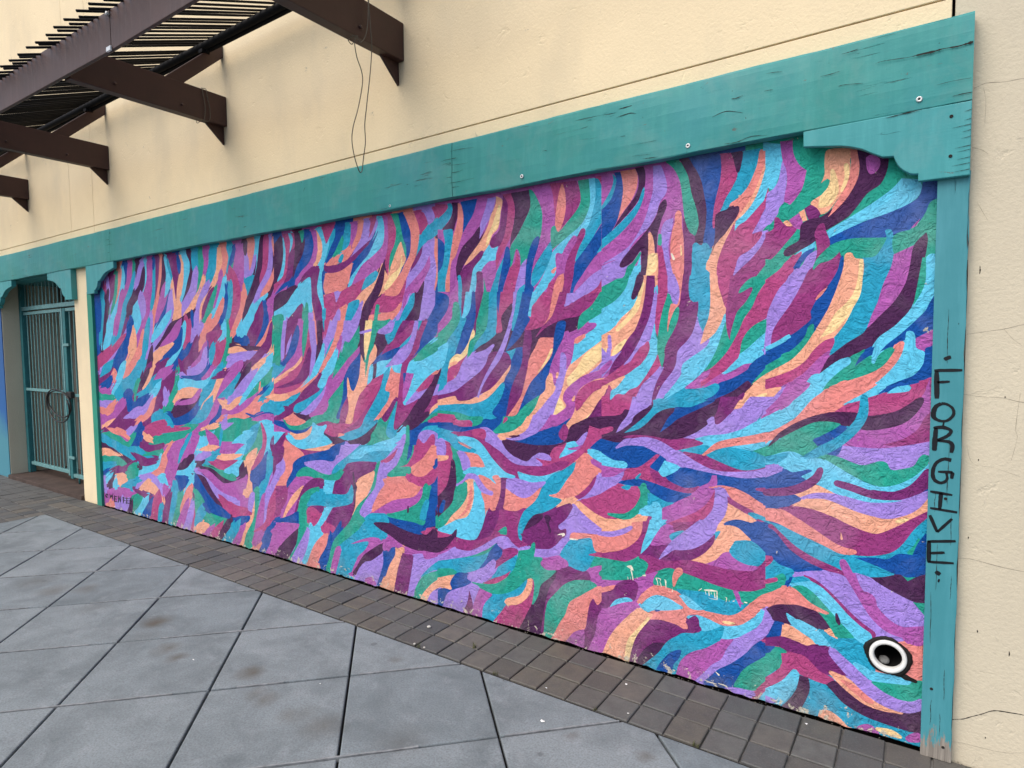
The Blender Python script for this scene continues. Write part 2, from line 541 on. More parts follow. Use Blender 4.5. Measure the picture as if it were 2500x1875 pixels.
bord = mesh('paver_border', [(XL-5.5, -3.2, -.012), (XL, -3.2, -.012), (XL, YB, -.012), (4.5, YB, -.012), (4.5, 0, -.012), (XL-5.5, 0, -.012)], [(0, 1, 2, 3, 4, 5)], M_sand)
bord['kind'] = 'structure'
PX, PY = .1534, .1505
pmesh = []
for i in range(6):
    bm = bmesh.new()
    a, b = PX/2-.0042, PY/2-.0042
    vs_ = bm_box(bm, -a, a, -b, b, -.05, 0)
    for v in vs_:
        v.co.x += random.uniform(-.0022, .0022); v.co.y += random.uniform(-.0022, .0022)
    bmesh.ops.recalc_face_normals(bm, faces=bm.faces)
    es = [e for e in bm.edges if e.verts[0].co.z > -.01 and e.verts[1].co.z > -.01]
    bmesh.ops.bevel(bm, geom=es, offset=.0035, segments=1, affect='EDGES')
    me = bpy.data.meshes.new('paver'); bm.to_mesh(me); bm.free()
    me.materials.append(M_pav); pmesh.append(me)
spots = []
for i in range(-80, 30):
    x = -.574+PX/2+i*PX
    for j in range(0, 20):
        y = -.010-PY*(j+.5)
        if j > 2 and x > XL-.06: continue
        if x < -12 or x > 4.2: continue
        spots.append((x, y))
cx, cy = 0, -2.83
spots.sort(key=lambda s: (s[0]-cx)**2+(s[1]-cy)**2)
vis = [s for s in spots if s[0] < .75]
rest = [s for s in spots if s[0] >= .75] + vis[300:]
for x, y in vis[:300]:
    o = link('paver', random.choice(pmesh), None, bord)
    o.location = (x, y, random.uniform(-.0025, .0015))
    o.rotation_euler = (random.uniform(-.006, .006), random.uniform(-.006, .006), random.uniform(-.006, .006)+random.choice((0, math.pi)))
bm = bmesh.new()
for x, y in rest:
    z = random.uniform(-.0025, .0015)
    a, b = PX/2-.004, PY/2-.004
    bm_box(bm, x-a, x+a, y-b, y+b, -.05, z)
bmesh.ops.recalc_face_normals(bm, faces=bm.faces)
o = bm_to(bm, 'paver_field', M_pav, bord); o['kind'] = 'stuff'
bed = box('edge_joint', XL, 4.5, YB-.006, YB+.004, -.03, -.006, M_jdark, bord)

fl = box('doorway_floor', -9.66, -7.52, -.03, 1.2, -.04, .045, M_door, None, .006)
fl['kind'] = 'structure'

# ------------------------------------------------------------------ the building
B = thing('stucco_building', 'cream stucco building front with teal timber frame round a painted mural', 'building', (0, 0, 0))

xs = [(-14, -7.4925), (-7.4875, -6.9625), (-6.9575, .028)]
for x0, x1 in xs:
    box('upper_wall', x0, x1, 0, .06, 2.8532, 8, M_up, B, .002, 1)
    box('wall_strip', x0, x1, 0, .06, 2.70, 2.8468, M_up, B, .002, 1)
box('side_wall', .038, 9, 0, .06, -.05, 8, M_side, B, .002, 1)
box('wall_core', -14, 9, .061, .32, 2.705, 8, M_dark, B)
box('wall_core', .03, 9, .061, .32, -.05, 2.70, M_dark, B)
PCX, PCZ, PR = -.116, .347, .070
for a in ((-7.15, -.25, .04, 2.70), (.0, .028, .04, 2.70), (-.249, -.001, .48, 2.70), (-.249, -.001, .04, .22), (-7.15, .028, -.05, .039)):
    box('wall_core', a[0], a[1], .004 if a[2] > 0 else .035, .32, a[2], a[3], M_dark, B)
box('wall_core', -.249, -.001, .30, .32, .221, .479, M_void, B)
box('pillar', -7.52, -7.151, 0, 1.2, -.05, 2.698, M_up, B, .006, 2)
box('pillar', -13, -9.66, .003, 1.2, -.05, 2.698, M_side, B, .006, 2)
box('lintel', -9.659, -7.521, .02, 1.2, 2.452, 2.698, M_brk, B)
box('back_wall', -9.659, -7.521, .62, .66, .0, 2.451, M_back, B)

# blue painted panel beside the doorway
ma, nt, p = newmat('blue_wall_paint'); g = N(nt); v = g.pos()
sep = g.n('ShaderNodeSeparateXYZ'); g.l(v, sep.inputs[0])
hh = g.math('ADD', g.math('MULTIPLY', sep.outputs[2], .6), g.math('MULTIPLY', g.math('SUBTRACT', g.noise(v, 5, 4, .6), .5), .35))
g.l(g.ramp(hh, [(.30, lin('4b93a6', .8)), (.52, lin('1763a8', .8)), (1, lin('1b5a9c', .8))]), p.inputs['Base Color'])
p.inputs['Roughness'].default_value = .6
g.l(g.bump(g.noise(v, 30, 4, .6), .3, .004), p.inputs['Normal'])
box('blue_panel', -13, -9.665, -.006, .0025, .0, 2.452, ma, B)

# ---- the mural: hand-painted strokes on the stucco, in millimetres on the wall (left of the post, up)
MURAL = """
R6734,2326! 6544,2341! 6593,2173 6759,2095! 6807,2244
L6768,2313 6758,2180 6710,2034 6762,1848 6735,1800! 6683,1843 6632,2032 6679,2181 6704,2311 6741,2348!
B6951,2193 6944,1986 6974,1808 6959,1785! 6935,1806 6892,1984 6905,2192 6929,2218!
T6913,2175 6882,1983 6933,1779 6951,1689 6944,1669! 6919,1686 6852,1773 6791,1980 6848,2176 6889,2212!
P6704,2308 6687,2180 6715,2065 6708,2046! 6684,2061 6593,2172 6580,2303 6643,2377!
V6766,2185 6833,1983 6892,1777 6928,1598 6917,1579! 6896,1597 6827,1774 6776,1978 6703,2178 6722,2217!
G6560,2344 6611,2147 6708,1979 6697,1940! 6647,1971 6551,2140 6499,2337 6520,2375!
C6505,2367 6525,2200 6592,2060 6588,2037! 6557,2054 6442,2190 6427,2361 6461,2409!
S6418,2389 6460,2239 6553,2091 6692,1954 6805,1810 6905,1646 6900,1606! 6843,1638 6714,1796 6605,1936 6467,2074 6378,2228 6359,2383 6381,2420!
B6391,2412 6366,2315 6383,2232 6379,2221! 6365,2229 6307,2309 6291,2408 6344,2469!
M6305,2409 6341,2259 6383,2135 6370,2097! 6326,2127 6255,2248 6202,2396 6236,2463!
G6210,2407 6230,2277 6214,2250! 6187,2273 6153,2401 6174,2437!
T6218,2320 6303,2190 6452,2031 6562,1863 6668,1723 6728,1629 6734,1610! 6701,1623 6554,1701 6446,1845 6339,2010 6220,2174 6162,2310 6173,2347!
M6487,2156 6567,1974 6635,1773 6620,1735! 6574,1767 6477,1964 6398,2145 6420,2201!
V6152,2409 6160,2245 6149,2226! 6131,2242 6068,2400 6099,2455!
L6097,2382 6166,2251 6190,2166 6189,2147! 6163,2160 6058,2231 5989,2362 6009,2435!
S5985,2393 5980,2301 6045,2187 6032,2132! 5965,2173 5899,2292 5903,2389 5947,2441!
V6031,2346 6112,2208 6242,2128 6361,2029 6374,1937 6360,1900! 6316,1931 6253,2004 6121,2088 6007,2185 5977,2338 5991,2374!
M5943,2404 5957,2246 6038,2119 6078,1987 6163,1838 6234,1688 6414,1495 6416,1380! 6249,1468 6098,1667 6027,1819 5917,1965 5876,2100 5850,2235 5835,2395 5883,2466!
L6141,2074 6111,1955 6145,1876 6144,1839! 6092,1865 6000,1947 6002,2075 6082,2160!
S6205,2011 6233,1876 6244,1765 6232,1728! 6187,1759 6091,1868 6120,2009 6163,2062!
P6386,1883 6478,1777 6626,1642 6857,1505 7016,1401 7085,1238! 6794,1345 6669,1453 6491,1608 6366,1756 6315,1872 6324,1920!
L6383,1827 6529,1693 6772,1570 6985,1434 7032,1353! 6879,1402 6673,1535 6452,1670 6329,1816 6325,1853!
R6500,1744 6695,1646 7024,1524 7095,1410! 6890,1461 6608,1605 6412,1705 6353,1776!
B6382,1854 6406,1744 6584,1609 6708,1489 6725,1430! 6626,1470 6477,1583 6323,1729 6266,1844 6299,1918!
O6271,1791 6311,1681 6351,1560 6431,1476 6447,1418! 6353,1458 6239,1545 6195,1676 6213,1790 6238,1825!
C6100,1775 6180,1646 6320,1510 6477,1411 6524,1334! 6382,1379 6222,1482 6047,1625 6044,1771 6061,1807!
T5837,2369 5863,2159 5918,2001 5899,1957! 5852,1994 5797,2152 5758,2361 5790,2414!
B5834,2409 5846,2344 5834,2317! 5807,2339 5781,2402 5798,2438!
P5780,2417 5801,2181 5825,2063 5817,2045! 5799,2060 5749,2176 5702,2409 5733,2462!
C5702,2430 5746,2231 5802,2090 5882,1947 5938,1786 5978,1649 5968,1623! 5938,1646 5871,1780 5817,1938 5738,2081 5689,2224 5646,2423 5666,2462!
V5662,2419 5689,2253 5741,2113 5730,2077! 5690,2105 5613,2245 5611,2415 5633,2449!
M5697,2153 5762,2000 5824,1895 5827,1841! 5751,1879 5638,1979 5572,2134 5601,2222!
T6009,1843 6100,1624 6106,1413 6056,1345! 5994,1415 5961,1618 5900,1833 5931,1905!
L5913,1918 5948,1758 6010,1539 6002,1521! 5982,1538 5894,1754 5872,1916 5888,1942!
P5802,1705 5922,1571 5926,1534! 5873,1561 5754,1694 5751,1730!
S5637,2401 5609,2283 5633,2146 5652,2081 5650,2063! 5628,2076 5559,2136 5508,2279 5587,2403 5626,2434!
T5589,2356 5525,2225 5491,2193! 5476,2226 5490,2358 5559,2422!
B5580,2116 5642,2005 5749,1895 5849,1785 5855,1767! 5826,1778 5669,1873 5574,1992 5540,2110 5550,2138!
L5574,2093 5637,1941 5735,1820 5863,1691 6005,1600 6058,1510! 5897,1560 5751,1655 5593,1787 5515,1922 5451,2076 5480,2162!
S5647,1921 5768,1838 5898,1744 5939,1674! 5813,1711 5661,1799 5560,1892 5536,1961!
P5571,2424! 5409,2422! 5369,2317 5431,2157 5455,2017! 5499,2238
B5424,2397 5409,2282 5383,2249! 5360,2280 5351,2393 5388,2442!
O5385,2420! 5313,2413! 5314,2250 5350,2101 5393,2027 5304,1921 5381,1873 5560,1814! 5500,1929 5512,2084 5499,2238 5455,2017 5421,2131 5346,2303
S5342,2411 5288,2273 5347,2130 5380,2028 5377,2011! 5357,2023 5277,2118 5217,2268 5236,2411 5307,2480!
V5262,2420 5202,2315 5258,2189 5314,2078 5353,2027 5356,2014! 5336,2022 5270,2066 5167,2172 5132,2312 5172,2426 5245,2480!
T5182,2416 5180,2291 5144,2225! 5088,2281 5045,2399 5098,2480!
L5171,2255 5226,2128 5353,2011 5377,1915 5373,1880! 5331,1906 5244,1982 5116,2103 5080,2242 5105,2308!
G5078,2416 5078,2259 5115,2113 5108,2093! 5088,2109 5011,2251 4988,2408 5028,2472!
M5009,2420 4985,2300 4996,2216 4990,2192! 4964,2210 4897,2290 4877,2411 4944,2480!
T4909,2417 4928,2301 4989,2189 5028,2125 5041,2093! 4991,2110 4888,2159 4801,2276 4760,2394 4808,2480!
O5012,2194 5084,2079 5218,1995 5332,1922 5366,1874! 5279,1895 5144,1963 5033,2064 4974,2186 4979,2215!
L5005,2139 5112,2021 5175,1896 5230,1777 5251,1671 5252,1636! 5207,1661 5073,1754 5062,1882 5015,2000 4924,2115 4919,2180!
O4789,2425! 4705,2417! 4739,2231 4902,2063 5048,1911 5101,1814! 5065,1986 4852,2156
C4737,2418 4723,2303 4782,2205 4774,2141! 4701,2187 4641,2291 4632,2411 4686,2480!
C4934,2079 5044,1951 5074,1864 5070,1847! 5052,1860 5001,1942 4913,2073 4913,2090!
P4942,2074 5042,1956 5062,1864 5060,1847! 5041,1860 4958,1936 4862,2051 4858,2116!
G4777,2151 4815,2058 4890,1929 5031,1836 5003,1909 4879,2073
M4783,2213 4819,2073 4882,1955 4880,1931! 4851,1949 4767,2064 4720,2204 4738,2251!
T4663,2409 4638,2329 4675,2229 4668,2197! 4635,2221 4577,2322 4582,2408 4633,2467!
B4577,2384 4628,2299 4652,2226 4654,2214! 4637,2222 4550,2280 4528,2374 4539,2413!
G4523,2364 4492,2224 4536,2169 4656,2213 4569,2288
M4520,2410! 4420,2423! 4437,2139 4483,2050 4598,2150
V4429,2424 4429,2355 4407,2318! 4380,2351 4371,2418 4397,2463!
C4371,2420 4380,2273 4386,2182 4380,2167! 4366,2179 4322,2265 4276,2406 4309,2480!
L4413,2297 4426,2161 4399,2117! 4368,2157 4364,2293 4386,2330!
L4286,2310 4338,2228 4399,2166 4407,2128! 4356,2150 4293,2215 4258,2304 4262,2326!
S4270,2423 4265,2263 4312,2111 4299,2066! 4256,2102 4190,2254 4185,2416 4227,2480!
T4437,2139 4281,2162 4326,2041 4391,1942 4404,2046
V4217,2426 4267,2222 4351,2075 4448,1941 4482,1821 4478,1798! 4453,1816 4374,1923 4261,2051 4175,2205 4144,2415 4170,2474!
R4171,2425 4191,2236 4233,2142 4231,2097! 4180,2127 4100,2223 4098,2417 4131,2475!
L4098,2423 4132,2210 4254,2070 4311,1993 4322,1940! 4253,1972 4169,2043 4070,2198 4061,2418 4077,2447!
C4071,2395 4045,2232 4109,2131 4216,2034 4239,1992! 4173,2011 4013,2096 3974,2226 4018,2395 4054,2436!
B4042,2431 4037,2375 4013,2317! 3966,2363 3937,2413 3972,2480!
V4019,2355 3989,2263 4067,2101 4137,2002 4145,1973! 4106,1990 3984,2077 3902,2250 3915,2355 3984,2436!
T3939,2384 3953,2194 4008,2080 4004,2051! 3974,2072 3910,2187 3904,2381 3920,2409!
M3937,2426 3931,2194 4039,2074 4140,1931 4158,1835 4150,1790! 4105,1825 4039,1903 3910,2033 3846,2181 3833,2416 3883,2480!
V4049,1992 3887,2037! 3893,1919! 4038,1860 4076,1828
R4656,2181 4605,2043 4624,1899 4682,1797 4680,1733! 4604,1780 4525,1885 4484,2042 4536,2189 4628,2272!
C4460,2095 4472,1983 4570,1841 4649,1736 4655,1696! 4603,1723 4505,1824 4423,1976 4421,2092 4439,2122!
T4652,2121 4702,1996 4751,1881 4731,1801! 4649,1866 4600,1983 4590,2113 4611,2160!
B4704,2122 4699,2016 4745,1903 4823,1843 4931,1755 4950,1724! 4897,1739 4753,1815 4694,1893 4661,2013 4683,2122 4696,2136!
S4727,2173 4776,2071 4854,1945 4909,1873 4914,1849! 4880,1864 4794,1931 4725,2061 4696,2167 4703,2191!
C4767,1997 4870,1875 4921,1776 4923,1743! 4881,1767 4788,1857 4743,1992 4746,2012!
C4938,1871 5021,1772 5116,1679 5185,1583 5197,1550! 5146,1571 5017,1649 4916,1750 4916,1868 4922,1884!
S4139,2019 4216,1968 4297,1881 4401,1782 4486,1691 4543,1739 4478,1819 4312,1950
P4863,1791 4989,1703 5020,1635 5025,1569! 4938,1616 4870,1670 4806,1773 4796,1821!
W4993,1737 4750,1756 4865,1661 4978,1626
B4208,1944 4199,1855 4263,1757 4359,1673 4393,1582! 4263,1636 4159,1730 4134,1853 4190,1945 4204,1958!
P4267,1915 4311,1797 4400,1614 4396,1568! 4344,1604 4219,1782 4210,1910 4229,1954!
C4131,1801 4215,1694 4333,1606 4352,1569! 4296,1589 4175,1679 4098,1792 4096,1822!
B4547,1681 4426,1690 4431,1609 4510,1633
V4663,1618 4517,1590 4354,1592 4238,1597 4190,1608! 4237,1619 4351,1626 4505,1630 4643,1652 4728,1648!
O4695,1570 4559,1569 4397,1563 4371,1564! 4391,1574 4545,1628 4702,1605 4778,1581!
L4673,1505 4512,1522 4281,1517 4138,1551! 4277,1586 4518,1581 4690,1551 4785,1513!
P4124,1788 4194,1661 4315,1570 4468,1475 4514,1416! 4413,1442 4243,1533 4126,1644 4088,1782 4095,1812!
O4079,1772 4076,1654 4149,1562 4250,1527 4286,1504! 4235,1507 4108,1541 4023,1648 4025,1773 4053,1814!
G4057,1846 4028,1717 4044,1576 4088,1443 4075,1399! 4034,1438 3991,1571 3939,1715 3950,1850 4015,1930!
S4056,1861 3893,1919! 3896,1865 3967,1846
S4190,1530 4242,1459 4254,1398! 4176,1440 4108,1505 4094,1580!
L3960,1826 3982,1662 3998,1519 3980,1484! 3954,1518 3938,1660 3907,1822 3927,1864!
P3939,1716 3986,1498 3960,1442! 3916,1495 3887,1713 3906,1755!
G4698,1825 4706,1708 4775,1544 4836,1434 4835,1401! 4796,1427 4713,1535 4654,1705 4667,1825 4683,1848!
S4740,1828 4767,1735 4859,1580 4909,1432 4896,1391! 4855,1427 4796,1572 4716,1728 4709,1826 4720,1849!
T4956,1616 4975,1517 4955,1469! 4909,1513 4869,1610 4895,1673!
B5000,1663 5018,1540 5061,1429 5050,1396! 5016,1426 4974,1538 4974,1663 4986,1681!
R4845,1637 4713,1683 4765,1552 4860,1430! 4926,1429! 4874,1539
M5054,1645 5128,1549 5248,1475 5281,1426! 5195,1451 5069,1530 4991,1632 4990,1681!
L5059,1593 5129,1480 5244,1447 5334,1395! 5205,1402 5034,1448 4993,1585 5006,1634!
V5231,1932 5416,1875 5578,1837 5730,1711 5853,1626 5873,1600! 5824,1613 5669,1686 5493,1789 5351,1820 5188,1902 5141,1945!
B5233,1918 5224,1804 5206,1781! 5189,1804 5186,1917 5210,1949!
R5344,1870 5355,1746 5376,1632 5368,1598! 5329,1626 5235,1740 5273,1871 5314,1918!
M5478,1836 5601,1747 5726,1674 5781,1627! 5679,1643 5485,1697 5391,1811 5375,1879!
S5367,1823 5400,1698 5537,1563 5760,1449 5815,1380! 5685,1414 5476,1541 5342,1688 5307,1818 5326,1860!
B5414,1762 5526,1649 5739,1540 5791,1492! 5689,1510 5425,1612 5367,1754 5370,1788!
B5239,1659 5443,1557 5568,1473 5604,1421! 5511,1448 5374,1521 5176,1622 5121,1684!
P5191,1694 5277,1580 5400,1479 5481,1432 5519,1401! 5453,1411 5331,1445 5150,1549 5123,1686 5136,1736!
O5896,1579 5731,1632 5548,1657 5709,1579 5740,1525 5878,1484 5938,1416 5980,1415 5902,1511
P5757,1502 5881,1438 5942,1349! 5779,1397 5678,1469 5632,1538!
V5947,1622 6028,1487 6050,1403 6013,1332! 5940,1400 5919,1481 5893,1618 5906,1654!
T6908,1459 6975,1385 7017,1325! 6899,1359 6757,1407 6678,1523!
B6844,1245 6751,1282 6665,1372 6654,1391! 6690,1380 6845,1318 6921,1290 7018,1217!
C6726,1374 6710,1286 6685,1262! 6665,1289 6662,1377 6696,1412!
M6973,1187 6776,1165 6597,1297 6578,1336! 6649,1311 6814,1196 6938,1224 7051,1220!
S6528,1443 6634,1312 6756,1204 6772,1164! 6702,1191 6550,1297 6443,1430 6444,1488!
C6412,1444 6506,1332 6529,1273! 6428,1312 6262,1404 6218,1517!
T6218,1472 6381,1365 6542,1303 6735,1101 6752,1061! 6681,1088 6401,1254 6250,1313 6100,1436 6058,1528!
G6968,1092 6804,1095 6661,1126! 6798,1147 6963,1137 7092,1109!
L6925,1041 6798,1077 6725,1103! 6811,1105 6950,1099 7095,1044!
C6736,1100 6896,996 6963,1007 7053,1006! 6996,978 6804,941 6680,1089 6669,1129!
M6570,1103 6817,960 7010,921 7095,846! 6972,850 6698,898 6473,1073 6428,1151!
O6738,925 6918,879 7005,824! 6871,843 6716,907 6674,933!
P6041,1453 6153,1323 6388,1123 6624,975 6838,857 7013,777 7049,755! 6995,762 6761,816 6509,934 6288,1098 6078,1307 5942,1431 5929,1505!
O5975,1424 6110,1313 6136,1233 6138,1214! 6110,1229 6010,1292 5903,1406 5888,1461!
T5895,1374 6073,1254 6225,1198 6280,1168! 6202,1174 6004,1214 5778,1323 5698,1427!
V6060,1408 6186,1280 6196,1223! 6109,1265 5985,1392 5976,1448!
G6223,1301 6294,1185 6313,1069 6302,1051! 6283,1069 6250,1183 6182,1297 6187,1325!
B6480,1191 6358,1210 6308,1111 5959,1195 6138,1076 6316,1040 6438,1005 6460,1091
S5891,1278 5999,1161 6013,1105! 5926,1146 5796,1256 5778,1329!
L6201,1017 6083,1075 6457,981 6552,935! 6429,942 6028,1030 6195,1074 6345,1038!
L5985,1173 6133,1061 6153,985! 6034,1041 5937,1162 5928,1199!
P5712,1338 5828,1214 5944,1103 6117,983 6301,926 6499,928 6582,919! 6518,899 6299,869 6012,925 5829,1073 5710,1189 5595,1313 5581,1403!
C5976,1133 6075,1026 6267,930 6327,875! 6213,901 5987,998 5900,1121 5897,1177!
M5708,1359 5615,1411 5538,1473! 5673,1453 5797,1422 5919,1326!
L5753,1227 5737,1106 5691,1060! 5659,1114 5674,1234 5720,1280!
G5465,1474 5529,1279 5664,1137 5749,1062 5773,1026! 5709,1047 5574,1117 5480,1274 5436,1473 5445,1493!
T5976,1001 5863,1048 5758,1026 5816,969 5982,945
B5731,1028 5448,1056 5100,1212 5257,1001 5558,930 5682,990
V5601,1034 5438,1174 5241,1207 5211,1285 5243,1181 5123,1211 5299,1076 5553,997
O5592,1141 5482,1238 5331,1281 5096,1263 5242,1194 5463,1173 5567,1129
M5167,1257 5269,1189 5449,1153 5534,1119! 5434,1116 5219,1148 5120,1241 5101,1283!
S5475,1330 5325,1359 5184,1336 4976,1353 5095,1275 5283,1283 5480,1264
B5350,1352 5122,1358 4976,1444 4950,1474! 5006,1461 5146,1393 5347,1391 5441,1370!
L5389,1377 5150,1391 5041,1455 4976,1532! 5119,1498 5204,1459 5402,1415 5487,1384!
P5459,1462 5402,1413 5331,1380! 5335,1432 5369,1486 5464,1532!
M4956,1445 5058,1373 5085,1341! 5027,1356 4896,1411 4845,1473!
S4925,1421 5008,1335 5014,1285! 4947,1322 4885,1412 4881,1445!
T4852,1465 5005,1318 5142,1186 5167,1117! 5064,1163 4909,1291 4776,1444 4762,1509!
O4859,1369 4950,1250 5091,1155 5145,1090! 5029,1122 4842,1214 4741,1345 4734,1442!
P4771,1382 4626,1447 4913,1379 4962,1358! 4903,1355 4584,1394 4778,1430 4883,1397!
M4623,1462 4769,1363 4892,1210 5004,1077 5272,945 5319,808 5303,740! 5226,804 5159,908 4902,1036 4774,1185 4660,1331 4543,1427 4503,1504!
T5074,1155 5165,1056 5284,995 5363,933! 5234,955 5062,1013 4955,1126 4932,1227!
B4841,1150 4892,1068 4995,1000 5021,967! 4964,984 4835,1054 4809,1148 4815,1172!
T4592,1383 4744,1286 4824,1238 4881,1196! 4793,1208 4654,1240 4542,1365 4522,1412!
V4456,1468 4562,1351 4606,1310 4630,1280! 4578,1294 4495,1328 4386,1448 4373,1510!
O4337,1483 4383,1430 4422,1353! 4307,1396 4232,1436 4180,1540!
L4430,1410 4600,1288 4731,1164 4758,1116! 4682,1144 4507,1247 4341,1368 4290,1458!
O4819,1142 4701,1106 4553,1178 4498,1236! 4604,1213 4715,1153 4764,1183 4876,1196!
M4776,1078 4616,1081 4432,1161 4280,1280 4261,1310! 4308,1295 4484,1193 4637,1114 4774,1102 4829,1087!
C4312,1240 4400,1158 4580,1093 4826,1044 4904,1014! 4818,1008 4553,1037 4323,1111 4245,1222 4233,1283!
G4183,1440 4308,1352 4441,1264 4487,1205! 4387,1233 4237,1316 4125,1414 4096,1473!
S4232,1481 4380,1356 4538,1205 4554,1166! 4496,1191 4318,1331 4147,1440 4099,1527!
B4056,1431 4129,1339 4269,1277 4309,1245! 4245,1254 4079,1316 4031,1426 4032,1449!
C4279,1346 4296,1288 4289,1270! 4273,1287 4264,1345 4269,1357!
T4050,1404 4198,1285 4277,1233 4318,1190! 4243,1207 4127,1252 4005,1387 3989,1431!
R3973,1401 4118,1291 4178,1221! 4059,1251 3872,1329 3773,1449!
C4009,1412 4121,1288 4200,1217 4212,1186! 4169,1206 4092,1276 3938,1382 3907,1454!
O3962,1270 4126,1259 4221,1233! 4129,1214 3965,1215 3854,1246!
T4265,1128 4148,1201 3930,1211! 3935,1122 4080,1103
B4467,1088 4346,1065 4177,1095 4058,1051 3995,1007 3930,993! 3956,1033 4034,1069 4167,1124 4345,1089 4460,1100 4487,1098!
M4340,1037 4212,1062 4107,1044 4003,991 3915,973! 3950,1026 4056,1095 4209,1108 4354,1070 4419,1038!
P3984,1158 4038,1087 4042,1064! 4014,1081 3953,1149 3947,1179!
S4348,1030 4213,1050 3977,986 4090,922 4144,940 4208,798 4266,793 4235,991
R4291,1008 4268,909 4341,771 4433,681 4455,632! 4386,665 4271,760 4211,912 4253,1016 4281,1040!
G4656,904 4459,977 4346,1019 4300,1038! 4351,1042 4477,1046 4696,1044 5001,916!
G5083,872 4801,843 4585,872 4425,911! 4568,945 4774,968 5072,923 5194,894!
L4821,1009 4820,935 4689,986 4646,1011! 4703,1008 4790,997 4740,999 4743,1064!
O5095,922 4934,939 4854,969! 4941,976 5100,947 5156,926!
S4980,912 5131,835 5226,719 5276,642 5286,615! 5246,635 5144,702 5036,808 4947,899 4926,932!
M5047,841 4947,749 4691,754 4517,812 4444,841! 4523,847 4684,852 4861,846 4931,891 5078,939!
T4851,927 4875,814 4865,790! 4843,814 4808,927 4821,958!
T4291,1022 4282,838 4485,749 4524,769 4454,918 4370,994
G4306,999 4364,887 4483,776 4570,741 4619,720! 4565,718 4405,730 4273,875 4278,999 4287,1021!
S4495,941 4617,891 4695,836! 4582,851 4453,891 4361,957!
S4546,825 4659,753 4791,633 4821,592 4856,561! 4798,574 4694,597 4558,722 4496,810 4476,858!
O4936,695 4756,687 4582,740 4536,764! 4591,763 4758,736 4929,720 4988,706!
O5107,737 4967,755 4861,799! 4978,804 5115,774 5199,740!
L5135,662 5104,747 5210,671 5260,620! 5167,646 4983,724 5191,711 5294,632!
T4933,757 5033,691 5164,609 5205,566! 5128,588 4972,661 4882,738 4853,789!
R5011,638 4847,604 4646,686 4602,712! 4658,708 4851,678 4997,663 5059,654!
G5108,607 4942,546 4722,520 4608,534! 4687,570 4899,596 5088,625 5135,625!
V5264,622 5136,628 5192,582 5024,571 4876,510 4685,468 4504,565 4471,664 4474,695! 4509,666 4568,587 4688,529 4837,546 4994,602 5148,609 5104,650 5259,642 5307,630!
O4495,748 4341,833 4387,711 4430,659 4456,561 4463,453 4506,412 4535,432 4475,583 4490,665
B4453,609 4329,693 4207,821 4215,682 4258,596 4377,547
P4145,917 4139,781 4153,620 4137,592! 4115,623 4092,786 4108,921 4129,947!
T4219,775 4247,612 4339,489 4406,373 4403,309! 4331,368 4267,482 4191,611 4162,778 4183,820!
M4056,860 4085,722 4200,573 4206,541! 4167,566 4042,718 3985,859 4002,916!
C4000,905 4018,728 4065,641 4066,549! 3964,628 3893,734 3928,913 3966,965!
L4050,773 4130,651 4223,512 4227,480! 4189,506 4079,643 4000,765 3998,811!
R4004,957 4062,874 4067,828! 4013,865 3955,948 3951,993!
P4066,885 3987,957 3972,979! 4006,968 4116,913 4159,853!
M4536,576 4494,605 4520,506 4711,446 4486,402 4630,395 4886,424 5150,546 5243,562 5055,582 4837,493
L5261,538 5089,463 4968,363 4729,353 4643,364! 4703,390 4897,423 5036,495 5228,561 5288,566!
V5303,508 5190,473 5085,373 4918,285 4854,272! 4872,310 5006,411 5118,516 5286,527 5335,524!
B5283,487 5250,314 5040,226 4880,204! 4934,292 5081,387 5214,507 5273,540!
S5565,482 5366,514 5267,618 5251,653! 5306,628 5416,553 5572,521 5666,484!
B5591,440 5495,415 5525,365 5539,328! 5483,357 5352,459 5553,481 5657,474!
S5312,507 5430,390 5508,285 5513,248! 5463,281 5375,383 5280,502 5274,529!
C5417,350 5501,221 5481,135! 5380,223 5345,350 5357,401!
G5282,358 5253,238 5154,185! 5138,274 5235,372 5275,394!
P5320,342 5284,254 5256,237! 5249,264 5296,349 5315,361!
T5661,395 5647,260 5609,225! 5581,272 5596,406 5633,442!
G5531,241 5481,303 5470,349! 5537,311 5598,250 5612,194!
V5346,667 5473,630 5553,550 5575,523! 5527,539 5395,588 5318,649 5282,682!
M5415,828 5496,733 5506,632 5502,596! 5458,629 5354,724 5321,821 5329,890!
T5337,872 5484,731 5547,600 5547,582! 5523,598 5416,721 5294,863 5286,899!
M5785,711 5418,808 5529,679 5568,515 5681,394 5824,266 5909,227 5814,378 5716,595
C5672,768 5792,664 5899,575 5984,446 5989,426! 5960,442 5804,560 5735,653 5627,758 5615,795!
C5842,621 5967,493 6071,431 6121,395! 6044,410 5861,463 5746,608 5734,682!
S5864,639 5961,527 6210,445 6268,411! 6188,422 5914,507 5827,635 5825,663!
S5963,348 5822,384 5784,374 5726,360! 5738,395 5799,456 5994,398 6115,335!
L6307,269 6170,357 6053,403 6004,295 5844,240! 5852,351 6006,444 6239,394 6356,279 6376,238!
O6255,244 6112,316 6066,282 5916,214 5826,196! 5847,248 5957,343 6131,369 6295,260 6330,219!
G5926,729 5645,793 5312,884 5165,964! 5359,953 5695,865 5962,778 6076,717!
T5731,961 5637,902 5759,882 5841,838! 5732,846 5587,898 5636,991 5737,1034!
R5878,834 5611,867 5359,904 5299,924! 5362,930 5615,906 5882,875 5984,842!
R6116,806 5932,848 5777,912 5702,957! 5809,946 5988,906 6151,841 6233,792!
O6184,810 6052,746 5967,735! 6000,775 6141,833 6211,843!
P6228,731 6030,719 5783,739 5925,658 6150,652
B6180,933 6161,835 6259,714 6442,670 6374,748 6304,854
